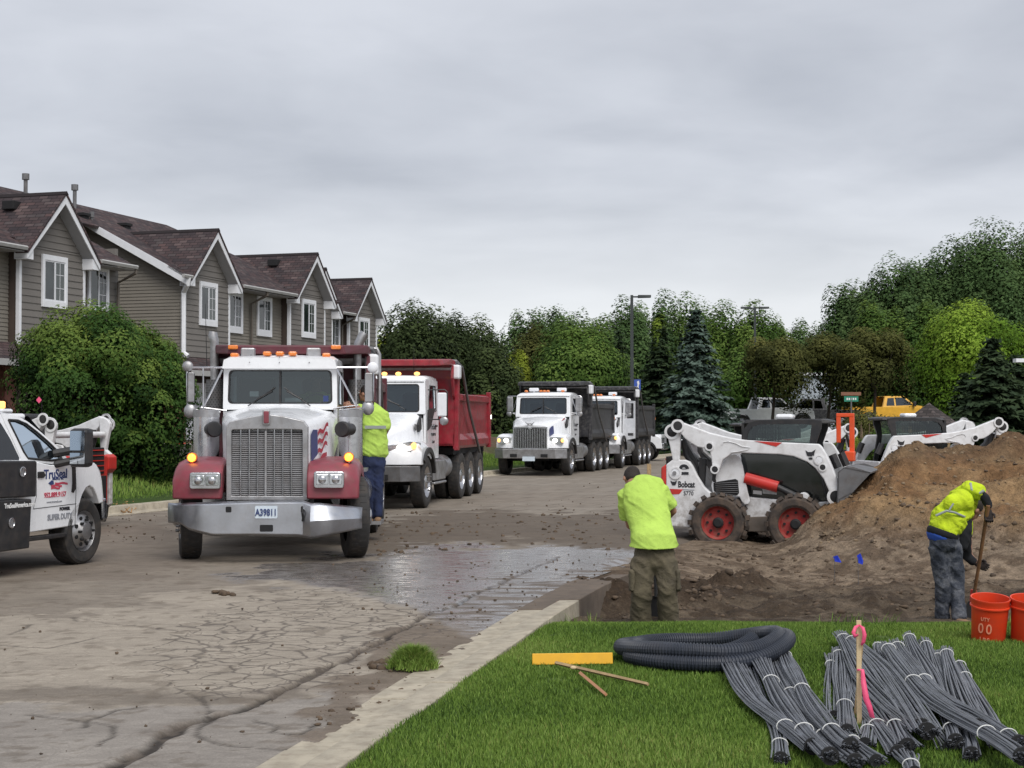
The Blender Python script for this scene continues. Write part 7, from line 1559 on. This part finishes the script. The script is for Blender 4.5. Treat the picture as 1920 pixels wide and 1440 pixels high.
a, c = A_(1226, 968, Y + .74), A_(1230, 1120, Y + .46); MB().tube([a, c], .017, 10).build('shaft', M['matblack'], sv); dv = (c - a).normalized()
pz_ = A_(1231, 1118, Y + .44); bl = MB(); bl.loft([[pz_ + Vector((x * w_, .03 * (1 - x * x * 2) + t_ * .02, -t_ * .25)) + Vector((0, o_, 0)) for x, o_ in ((-.5, 0), (-.25, 0), (0, 0), (.25, 0), (.5, 0), (.25, .006), (0, .006), (-.25, .006))] for t_, w_ in ((0, .14), (.1, .21), (.6, .21), (.9, .14), (1.05, .03))]); bl.build('blade', M['matblack'], sv)
# ---------- worker 2: hi-vis vest and hood, digging
Y = 15.55
W2 = empty('person', Frame(0, 0, 0, 0), 'worker in yellow hi-vis jacket and stained jeans bending to dig beside the orange buckets', 'person')
pel = A_(1770, 1012, Y); ch = A_(1793, 960, Y + .08); sh = A_(1812, 932, Y + .12); hips = [A_(1761, 1025, Y), A_(1785, 1023, Y + .02)]; kn = [A_(1768, 1090, Y + .0), A_(1793, 1088, Y + .03)]; an = [A_(1767, 1158, Y + .08), A_(1799, 1158, Y - .04)]
shR = A_(1824, 916, Y + .02); elR = A_(1845, 925, Y - .05); wrR = A_(1853, 955, Y - .05); shL = A_(1810, 960, Y + .35); elL = A_(1815, 1040, Y + .35); wrL = A_(1830, 1055, Y + .28)
parts = [E_([(pel, .15, .12), (pel.lerp(ch, .5), .14, .11), (ch, .16, .12), (sh, .14, .10)], (0, 1, 0)), limb((hips[0], .088), (kn[0], .06), (an[0], .042)), limb((hips[1], .088), (kn[1], .06), (an[1], .042)), limb((sh, .07), (shR, .058), (elR, .045), (wrR, .032)), limb((sh, .07), (shL, .058), (elL, .045), (wrL, .032))]
blob('body', parts, M['skin'], W2, .014, 3)
pp = [E_([(pel + Vector((0, 0, .05)), .16, .135), (pel + Vector((0, 0, -.05)), .155, .14)], (0, 1, 0))]
for i in (0, 1): pp.append(E_([(hips[i], .105, .105), (hips[i].lerp(kn[i], .5), .092, .09), (kn[i], .074, .075), (kn[i].lerp(an[i], .5), .066, .066), (an[i] + Vector((0, 0, .0)), .068, .07)]))
blob('jeans', pp, M['jeans'], W2, .012, 4, .016, 9, .9)
for i in (0, 1): blob('boot', [E_([(an[i] + Vector((-.02, -.02, -.03)), .055, .05), (an[i] + Vector((.05, -.06, -.06)), .055, .045), (an[i] + Vector((.12, -.10, -.065)), .045, .035)])], M['boot'], W2, .012, 3)
blob('shirt_tail', [E_([(pel + Vector((-.03, 0, .02)), .162, .148), (pel + Vector((-.01, 0, .07)), .155, .14)], (0, 1, 0))], M['bluecl'], W2, .013, 3, .008)
jk = [E_([(A_(1766, 1008, Y), .17, .16), (A_(1768, 998, Y), .17, .155), (A_(1778, 975, Y + .02), .175, .17), (ch, .18, .16), (A_(1806, 938, Y + .1), .17, .14), (A_(1816, 925, Y + .05), .11, .10)], (0, 1, 0), 20), E_([(A_(1806, 935, Y + .05), .11, .11), (A_(1822, 918, Y), .095, .095), (A_(1838, 922, Y - .06), .075, .078)], (0, 1, 0))]
blob('hi_vis_jacket', jk, M['hivisy'], W2, .012, 4, .02, 7, 1.5, cuts=[(A_(1767, 1000, Y), A_(1767, 1000, Y) - A_(1778, 975, Y + .02), .35)])
blob('hem_band', [E_([(A_(1767, 1003, Y), .172, .158), (A_(1769, 996, Y), .175, .162)], (0, 1, 0), 20)], M['navy'], W2, .012, 2)
blob('hood', [S_(A_(1803, 940, Y - .02), (.12, .13, .12)), S_(A_(1787, 945, Y - .08), (.10, .09, .10))], M['hivisy'], W2, .012, 4, .012, 7)
blob('jacket_front_flap', [E_([(A_(1812, 945, Y + .28), .05, .05), (A_(1817, 985, Y + .28), .035, .03), (A_(1819, 1005, Y + .28), .02, .02)])], M['hivisy'], W2, .012, 3, .01)
blob('dark_fleece', [E_([(A_(1797, 965, Y + .06), .13, .12), (A_(1802, 995, Y + .05), .12, .11), (A_(1800, 1025, Y + .05), .08, .08)], (0, 1, 0)), E_([(A_(1808, 1000, Y + .2), .07, .07), (A_(1812, 1042, Y + .3), .05, .05), (A_(1826, 1055, Y + .28), .042, .042)]), E_([(A_(1838, 926, Y - .06), .05, .05), (A_(1848, 935, Y - .06), .045, .045), (A_(1854, 950, Y - .05), .038, .038)])], M['navy'], W2, .012, 4, .01)
def band(par, pts, w_, mt=M['reflect']):
    b = MB(); P = [Vector(p) + Vector((0, .006, 0)) for p in pts]; b.tube(P, w_ * .72, 8); return b.build('reflective_band', mt, par)
band(W2, [A_(1755, 967, Y - .17), A_(1775, 958, Y - .195), A_(1790, 961, Y - .185), A_(1806, 968, Y - .14), A_(1818, 972, Y + .02)], .017); band(W2, [A_(1780, 957, Y - .195), A_(1788, 944, Y - .19)], .013); band(W2, [A_(1820, 906, Y - .05), A_(1822, 918, Y - .10), A_(1829, 926, Y - .10)], .018); band(W2, [A_(1836, 925, Y - .12), A_(1846, 920, Y - .13)], .02)
head(W2, A_(1824, 955, Y + .25), (.55, .35, -.75), (.7, .2, .6))
hand(W2, wrR, (.0, -.1, -1), (1, 0, .3), M['glove'], 1.1); hand(W2, wrL, (.9, -.2, -.4), (0, 0, 1), M['glove'], 1.1)
mk = empty('digging_tool', Frame(0, 0, 0, 0), 'wooden-handled digging tool with a red collar held by the hi-vis worker', 'shovel')
a = A_(1853, 948, Y - .10); m_ = A_(1836, 1056, Y + .15); c = A_(1824, 1128, Y + .35); MB().tube([a, A_(1846, 992, Y + .0), m_, c], [.02, .018, .018, .017], 10).build('handle', M['woodd'], mk)
MB().tube([c + Vector((.01, 0, .12)), c], .032, 10).build('collar', M['red'], mk); MB().loft([[c + Vector((x * w_, 0, -t_)) for x in (-1, 1)] + [c + Vector((x * w_, .015, -t_)) for x in (1, -1)] for t_, w_ in ((0, .04), (.08, .1), (.25, .08))]).build('blade', M['matblack'], mk)
def step_up(objs, k, feet):
    # stand the figure on the lawn edge: smaller and nearer, feet where the photo shows them
    for o_ in objs: o_.scale = (k, k, k); o_.location = CP * (1 - k)
step_up([W1, sv], .905, 0); step_up([W2, mk], .895, 0)
# ---------- worker 3 at the front truck's door
Y = 22.9
W3 = empty('person', Frame(0, 0, 0, 0), 'worker in hi-vis shirt and blue jeans standing at the door of the front truck', 'person')
pel = A_(702, 862, Y); ch = A_(702, 800, Y); sh = A_(700, 772, Y); nk = A_(694, 757, Y); an = [A_(695, 968, Y + .05), A_(709, 966, Y)]; kn = [A_(694, 912, Y), A_(709, 912, Y)]; hp = [A_(694, 868, Y), A_(709, 868, Y)]
shr = [A_(680, 775, Y - .02), A_(719, 776, Y)]; el = [A_(672, 765, Y - .15), A_(725, 806, Y)]; wr_ = [A_(660, 762, Y - .2), A_(716, 826, Y + .15)]
blob('body', [E_([(pel, .15, .11), (ch, .17, .12), (sh, .15, .10), (nk, .055, .055)])] + [limb((hp[i], .085), (kn[i], .06), (an[i], .042)) for i in (0, 1)] + [limb((sh, .06), (shr[i], .055), (el[i], .042), (wr_[i], .03)) for i in (0, 1)], M['skin'], W3, .015, 3)
blob('jeans', [E_([(pel + Vector((0, 0, .05)), .165, .13), (pel + Vector((0, 0, -.08)), .165, .135)])] + [E_([(hp[i], .10, .11), (kn[i], .078, .08), (an[i], .07, .08)]) for i in (0, 1)], M['jeansb'], W3, .014, 4, .016, 8)
blob('hi_vis_shirt', [E_([(A_(703, 852, Y), .195, .145), (A_(703, 820, Y), .185, .14), (ch, .19, .145), (sh, .175, .11), (A_(696, 760, Y), .08, .07)])] + [E_([(shr[i], .08, .08), (shr[i].lerp(el[i], .85), .075, .075)]) for i in (0, 1)], M['hivis'], W3, .013, 4, .018, 6, 1.3)
MB().slab([A_(684, 804, Y - .165), A_(724, 804, Y - .15), A_(724, 798, Y - .15), A_(684, 798, Y - .165)], (0, .01, 0)).build('reflective_band', M['reflect'], W3, smooth=0)
for i in (0, 1): blob('boot', [E_([(an[i] + Vector((0, .04, -.05)), .05, .04), (an[i] + Vector((0, -.1, -.06)), .05, .035)])], M['boot'], W3, .014, 2); hand(W3, wr_[i], wr_[i] - el[i], (0, 0, 1), M['skin'])
head(W3, A_(685, 738, Y), (-.9, .4, 0))
MB().bb(A_(686, 0, Y).x, A_(718, 0, Y).x, Y - .15, Y + .4, A_(0, 976, Y).z - .05, A_(0, 976, Y).z).build('cab_step', M['alu'], None, smooth=0); o = bpy.data.objects['cab_step']; mw = F1.m.inverted(); o.parent = T1; o.matrix_parent_inverse = mw
# ---------- driver of the front truck
D1 = empty('person', F1, 'driver in hi-vis clothing sitting behind the windscreen of the front truck', 'person'); dx = c0 + .42
blob('body', [E_([((dx, 2.95, 1.62), .16, .12), ((dx, 2.92, 1.95), .17, .12), ((dx, 2.9, 2.1), .15, .09), ((dx, 2.88, 2.2), .055, .055)]), limb(((dx, 2.9, 2.08), .06), ((dx + .2, 2.9, 2.05), .055), ((dx + .24, 2.7, 1.86), .045), ((dx + .12, 2.5, 2.0), .035)), limb(((dx, 2.9, 2.08), .06), ((dx - .2, 2.9, 2.05), .055), ((dx - .24, 2.7, 1.88), .045), ((dx - .12, 2.5, 2.02), .035))], M['skin'], D1, .015, 3)
blob('hi_vis_shirt', [E_([((dx, 2.95, 1.6), .18, .14), ((dx, 2.92, 1.95), .19, .14), ((dx, 2.9, 2.12), .165, .1)]), limb(((dx + .18, 2.9, 2.07), .075), ((dx + .23, 2.72, 1.9), .065)), limb(((dx - .18, 2.9, 2.07), .075), ((dx - .23, 2.72, 1.9), .065))], M['hivis'], D1, .015, 3, .01)
head(D1, (dx, 2.86, 2.33), (0, -1, 0))

# ================================================================== THINGS ON THE LAWN
def bucket(px_, py_, Yb, label, letters):
    s_ = .300 / .345; gp = gnd(px_, py_, .0); t = empty('bucket', Frame(0, 0, 0, 0), label, 'bucket', 'orange buckets'); c = atY(px_, py_, Yb)
    t.location = (c.x, Yb, .045); t.rotation_euler = (R(9), R(1), 0); m = M['bucket']
    rt, rb, h = .152, .128, .385
    prof = [(.001, .02), (rb - .004, .02), (rb - .004, .025), (rt - .006, h - .002), (rt + .004, h), (rt + .006, h - .006), (rt + .0, h - .02), (rt - .002, h - .055), (rt + .006, h - .058), (rt + .006, h - .068), (rt - .006, h - .072), (rt - .008, h - .09), (rb + .002, .012), (rb - .004, 0), (.001, 0)]
    MB().lathe([(r * .93, z) for r, z in prof], (0, 0, 0), (0, 0, 1), 40).build('pail', m, t, smooth=50)
    MB().tube([(.15 * math.cos(a), -.06 - .115 * math.sin(a) * .6, h - .06 - .12 * math.sin(a)) for a in np.linspace(0, math.pi, 13)], .0035, 5).build('bail_handle', M['alu'], t) if False else None
    if letters:
        for s, z, sz in (('UTY', .245, .03), ('00', .17, .085), ('LBS', .085, .04)):
            for k, ch_ in enumerate(s):
                a = R(-90 - 30 + (k - (len(s) - 1) / 2) * (sz / .085) * 26); r = .93 * (rb + (rt - rb) * z / h) + .003
                if ch_ == 'x': continue
                text_obj(ch_, sz * 1.25, mat('bucket_print', (.8, .3, .18), .6), t, basis((r * math.cos(a), r * math.sin(a), z), (-math.sin(a), math.cos(a), 0), (0, 0, 1)), name='bucket_lettering', bold=.001, sx=.85, ext=.001)
    return t
M['bucket'] = mat('orange_plastic', (.72, .055, .015), .38, var=.06, dirt=.15)
bucket(1852, 1218, 11.85, 'orange plastic bucket with faded lettering, left one of the pair by the digging worker', True)
bucket(1926, 1219, 11.8, 'orange plastic bucket cut off by the right edge of the picture', False)
# corrugated hose coil
hc = atY(1318, 1232, 10.9); path = []; TW = 2.35
for k in range(1500):
    f = k / 1499; a = R(195) + f * TW * 2 * math.pi; r = .535 - .15 * max(0, f - .42) / .58 + .012 * math.sin(3 * a); cx_ = .0 - .02 * f; 
    z = .062 + .075 * math.exp(-((f * TW - 1.15) / .22) ** 2) + .05 * max(0, f * TW - 1.3) + .10 * max(0, math.cos(a)) ** 2; 
    path.append((r * math.cos(a) * 1.05 + cx_, r * math.sin(a) * .92 + .04 * f, z))
rad_ = [.050 + .0042 * (1 if (k % 4) < 2 else -1) for k in range(1500)]
hs = empty('corrugated_hose', Frame(hc.x, 10.72, .11, R(2)), 'coil of dark corrugated drain pipe lying on the grass', 'drain pipe')
hm = mat('dark_corrugated_plastic', (.028, .034, .048), .5, var=.2, dirt=.15, mud=(.1, .09, .085))
MB().tube(path, rad_, 16, caps=False).build('pipe', hm, hs, smooth=0 and 30)
MB().tube([path[0], path[3]], .05, 16).build('dark_bore', M['matblack'], hs)
MB().ell((path[20][0], path[20][1], path[20][2] + .055), (.03, .03, .02)).build('tape_scrap', M['inkwhite'], hs)
# rod bundles
rodm = mat('grey_rod_plastic', (.15, .16, .18), .5, var=.25, ns=8, dirt=.1); tiem = mat('white_tie', (.75, .75, .72), .5)
def zz2(x, y, z): return gnd(1350 + x / 3.368, 1140 + y / 3.368, z)
BUN = [('leftmost bundle, curving down from under the hose coil', [(70, 350), (190, 560), (340, 700), (590, 890)], (.80,), .10, 24),
 ('bundle with two white ties just right of the leftmost one', [(250, 310), (350, 520), (530, 780), (700, 950)], (.33, .8), .13, 26),
 ('straggling bundle fanned out under the hose coil', [(180, 330), (270, 560), (360, 780), (385, 975)], (.87,), .03, 18),
 ('bundle sloping right from below the hose coil, three ties', [(330, 300), (470, 590), (700, 860), (860, 990)], (.06, .45, .8), .06, 22),
 ('longest bundle right of the hose coil with black open ends', [(400, 290), (540, 560), (710, 790), (830, 885)], (.07, .47, .87), .12, 24),
 ('short lower bundle crossing beneath the longest left one', [(740, 740), (860, 880), (990, 985)], (.5,), .04, 16),
 ('thin pale bundle left of the upright stake', [(690, 310), (700, 380), (722, 700)], (.2,), .03, 14),
 ('upright straight bundle just left of the stake', [(748, 270), (760, 360), (790, 650), (805, 800)], (.13, .73), .06, 24),
 ('bundle starting behind the pink ribbon knot', [(760, 170), (810, 250), (920, 440), (1110, 640), (1280, 765)], (.10,), .13, 28),
 ('wide bundle passing right of the stake top', [(820, 200), (900, 270), (1040, 400), (1200, 620), (1310, 790)], (.05,), .16, 28),
 ('bundle passing just behind the foot of the stake', [(820, 320), (850, 560), (1030, 800), (1130, 935)], (.76,), .05, 22),
 ('thin bundle between the two widest middle bundles', [(1000, 235), (1010, 300), (1170, 540), (1230, 700)], (.08,), .05, 14),
 ('short bundle with ends showing below the middle', [(970, 560), (955, 700), (915, 880)], (.02, .72), .03, 18),
 ('middle bundle ending in black open tubes at the bottom', [(1030, 600), (1100, 740), (1185, 885)], (.58,), .09, 22),
 ('longest bundle sweeping right to the picture corner', [(1050, 240), (1100, 310), (1330, 580), (1760, 840), (1920, 950)], (.08, .42, .83), .18, 26),
 ('bundle lying along the longest right-hand one', [(1110, 220), (1160, 310), (1400, 570), (1640, 700), (1900, 870)], (.10, .46, .93), .13, 24),
 ('steep bundle with double white ties near its far end', [(1190, 175), (1215, 240), (1340, 470), (1450, 740), (1490, 860)], (.08, .90), .08, 22),
 ('steep bundle right of the double-tied one', [(1290, 210), (1315, 285), (1400, 560), (1560, 800), (1590, 945)], (.10, .85), .05, 20),
 ('short thin bundle at the right of the heap', [(1370, 290), (1385, 355), (1450, 560), (1530, 740)], (.12,), .03, 14),
 ('pale bundle second from the right', [(1430, 268), (1442, 335), (1540, 600), (1640, 760)], (.12,), .10, 22),
 ('rightmost bundle with two ties near its far end', [(1510, 360), (1560, 465), (1690, 720), (1770, 880)], (.05, .22), .07, 16),
 ('small bundle between the middle and right-hand groups', [(1275, 670), (1360, 790), (1445, 900)], (.5,), .02, 12),
 ('stub of a bundle cut by the bottom of the picture', [(1160, 930), (1195, 985), (1230, 1060)], (.6,), .06, 16)]
rr_ = random.Random(12)
for lab, pts, ties, zb_, nr_ in BUN:
    P = [zz2(x, y, .10 + zb_ * .6) for x, y in pts]; P = [Vector((p.x, p.y, .095 + zb_ * .55 + .02)) for p in P]
    n = 14; cum = [0]
    for a, c in zip(P[:-1], P[1:]): cum.append(cum[-1] + (c - a).length)
    def at_(t):
        d = t * cum[-1]; i_ = max(0, min(len(P) - 2, next((k for k in range(len(P) - 1) if cum[k + 1] >= d), len(P) - 2)))
        q = lambda k: P[max(0, min(len(P) - 1, k))]; u = (d - cum[i_]) / (cum[i_ + 1] - cum[i_] + 1e-9); p0, p1, p2, p3 = q(i_ - 1), q(i_), q(i_ + 1), q(i_ + 2)
        return .5 * ((2 * p1) + (p2 - p0) * u + (2 * p0 - 5 * p1 + 4 * p2 - p3) * u * u + (3 * p1 - p0 - 3 * p2 + p3) * u ** 3)
    t = empty('rod_bundle', Frame(0, 0, 0, 0), 'grey rod bundle: ' + lab, 'rod bundle', 'tied bundles of grey rods on the lawn'); b = MB(); nr_ = int(nr_ * 1.35); R0 = .0052 * math.sqrt(nr_) * 1.15
    for k in range(nr_):
        rho = math.sqrt((k + .5) / nr_) * R0; th = k * 2.4; path = []; ph = rr_.uniform(0, 6.28); o0 = rr_.uniform(-.03, .02); o1 = rr_.uniform(-.02, .05); drift = rr_.uniform(-.5, .5)
        for j in range(n):
            u = j / (n - 1); uu = u + (o0 * (1 - u) + o1 * u) / cum[-1]; c = at_(min(1.02, max(-.02, uu))); tn = (at_(min(1, u + .03)) - at_(max(0, u - .03))).normalized(); sd = tn.cross(Vector((0, 0, 1))).normalized()
            spread = 1.0
            dmin = min([abs(u - q) for q in ties] + [1]); spread = 1 + 1.1 * min(1, dmin * 2.2)
            path.append(c + sd * (rho * math.cos(th + drift * u) * spread * 1.15 + .006 * math.sin(5 * u + ph)) + Vector((0, 0, rho * math.sin(th + drift * u) * (.55 + .25 / spread) + .004 * math.sin(7 * u + ph))))
        b.tube(path, .0047, 5, caps=False)
    tag(b.build('rods', rodm, t, smooth=60, fix=False), kind='stuff')
    e0 = at_(1.0); e1 = at_(.985)
    MB().cyl(e1, e0 - (e0 - e1) * .3, R0 * 1.25, n=12).build('dark_rod_ends', M['matblack'], t)
    for q in ties:
        c = at_(q); tn = (at_(min(1, q + .02)) - at_(max(0, q - .02))).normalized(); sd = tn.cross(Vector((0, 0, 1))).normalized(); up = sd.cross(tn)
        MB().tube([c + sd * ((R0 * 1.25 + .004) * math.cos(a)) + up * ((R0 * .95 + .004) * math.sin(a)) for a in np.linspace(0, 6.283, 17)], .0028, 5, caps=False).build('tie', tiem, t)
# stakes and ribbon
g0 = gnd(1611, 1362, .1); st = empty('survey_stake', Frame(g0.x, g0.y, .08, 0), 'tall pale wooden stake with pink ribbons standing among the rod bundles', 'stake'); h = atY(1612, 1163, g0.y).z - .08
MB().loft([[(-.013, -.008, -.1), (.013, -.008, -.1), (.013, .008, -.1), (-.013, .008, -.1)], [(-.013, -.008, h), (.013, -.008, h), (.013, .008, h), (-.013, .008, h)]]).build('stake', M['woodn'], st, smooth=0, bevel=.001)
g1_ = gnd(1606, 1352, .1); st2 = empty('survey_stake', Frame(g1_.x, g1_.y + .05, .08, 0), 'thinner leaning wooden stake right behind the ribboned stake', 'stake'); tp_ = atY(1619, 1175, g1_.y + .05); MB().tube([(0, 0, 0), (tp_.x - g1_.x, .0, tp_.z - .08)], .009, 4).build('stake', M['wood'], st2, smooth=0)
pk = mat('pink_ribbon', (.85, .10, .22), .5, var=.1)
def ribbon(pts, w_, nm='ribbon'):
    b = MB(); P = [atY(x, y, g0.y + dy_) - Vector((g0.x, g0.y, .08)) for x, y, dy_ in pts]
    V_ = []
    for i_, a in enumerate(P):
        t_ = (P[min(i_ + 1, len(P) - 1)] - P[max(i_ - 1, 0)]).normalized(); s_ = t_.cross(Vector((0, 1, 0))).normalized(); V_ += [a - s_ * w_[i_], a + s_ * w_[i_]]
    b.add(V_, [(2 * i_, 2 * i_ + 1, 2 * i_ + 3, 2 * i_ + 2) for i_ in range(len(P) - 1)])
    o = b.build(nm, pk, st, smooth=60, fix=False); sm = o.modifiers.new('t', 'SOLIDIFY'); sm.thickness = .002; return o
ribbon([(1611, 1172, -.015), (1604, 1176, -.04), (1600, 1186, -.05), (1603, 1193, -.045), (1609, 1190, -.02)], [.004, .009, .011, .01, .006]); ribbon([(1611, 1172, -.015), (1618, 1178, -.03), (1621, 1190, -.04), (1619, 1203, -.03), (1615, 1210, -.03)], [.004, .009, .011, .01, .005])
ribbon([(1607, 1256, -.015), (1617, 1256, -.02), (1619, 1280, -.05), (1624, 1310, -.07), (1630, 1325, -.06), (1636, 1347, -.08)], [.006, .009, .014, .016, .015, .012])
# yellow board, loose stakes, bits
a, c = gnd(998, 1247, .12), gnd(1149, 1245, .12); yb_ = MB(); yb_.bb(-.0, (c - a).length, -.012, .012, .0, .075); o = yb_.build('yellow_board', mat('yellow_board_paint', (.80, .42, .015), .5, var=.06, dirt=.12), None, smooth=0, bevel=.004); o.location = (a.x, a.y, .12); o.rotation_euler = (R(-12), 0, math.atan2(c.y - a.y, c.x - a.x)); tag(o, 'bright yellow painted board lying on the grass left of the hose coil', 'board')
def stake_on(x0, y0, x1, y1, r, m, label, z0=.16, z1=.13):
    a, c = gnd(x0, y0, z0), gnd(x1, y1, z1); o = MB().tube([a, c], [r, r * .9], 4).build('wooden_stake', m, None, smooth=0); return tag(o, label, 'stake')
stake_on(1042, 1243, 1215, 1283, .013, M['wood'], 'long wooden stake lying on the grass below the yellow board'); stake_on(1088, 1262, 1136, 1302, .013, mat('reddish_stake', (.5, .24, .12), .6), 'short reddish stake lying on the grass under the long one')
o = MB().ell(gnd(1075, 1252, .17), (.02, .012, .012)).build('twine_knot', M['woodn'], None); tag(o, 'small knot of twine on the long stake lying on the grass', 'twine')
# marker flags
for (x, y, Yf, w_, hh_, m, lab, bend) in ((1570, 1048, 18.4, .10, .085, 'flagblue', 'blue marker flag leaning over in the dirt, left one of two', .5), (1613, 1048, 17.9, .075, .13, 'flagblue', 'upright blue marker flag in the dirt, right one of two', .1)):
    M.setdefault('flagblue', mat('blue_flag_plastic', (.02, .05, .55), .4)); c = atY(x, y, Yf); zg = float(dirt_h(np.array([c.x]), np.array([Yf]))[0]); t = empty('marker_flag', Frame(c.x, Yf, zg, 0), lab, 'marker flag')
    hz_ = c.z - zg; b = MB(); sg_ = [(-w_ / 2, 0, hz_ + hh_ * .3), (0, -.01, hz_ + hh_ * .5), (w_ / 2, .01, hz_ - hh_ * .15 - bend * .05), (w_ * .35, 0, hz_ - hh_ * .5), (-w_ * .3, .0, hz_ - hh_ * .35)]; b.slab(sg_, (0, .003, 0)); b.build('flag', M['flagblue'], t, smooth=0); MB().tube([(-w_ * .3, 0, -.02), (-w_ * .35, 0, hz_ + .02)], .003, 4).build('wire', M['steel'], t)
c = atY(73, 750, 25.3); t = empty('marker_flag', Frame(c.x, 25.3, 0, 0), 'small pink flag on a thin rod in front of the round tree', 'marker flag'); MB().slab([(-.045, 0, c.z), (0, 0, c.z + .055), (.045, 0, c.z), (0, 0, c.z - .055)], (0, .004, 0)).build('flag', pk, t, smooth=0); MB().tube([(.05, .0, 1.2), (.045, .0, c.z + .02)], .004, 4).build('wire', M['matblack'], t)
c = gnd(1217, 902, -.0); o = MB().bb(c.x - .06, c.x + .06, c.y - .03, c.y + .03, -.05, .5).build('short_post', M['wood'], None, smooth=0, bevel=.01); tag(o, 'short wooden post sticking up just behind the lime-shirted worker', 'post')
# straw-coloured litter at the far kerb
r_ = np.random.default_rng(31); tw = MB()
for k in range(90):
    a = gnd(r_.uniform(205, 250), r_.uniform(948, 962), .03); an_ = r_.random() * 3.14; L = r_.uniform(.05, .22); tw.tube([a, a + Vector((math.cos(an_) * L, math.sin(an_) * L, r_.uniform(0, .10)))], .012, 3)
tag(tw.build('straw_litter', mat('straw', (.30, .17, .07), .9, var=.3), None, smooth=0), 'tangle of dry straw litter by the far kerb beside the red loader', kind='stuff')
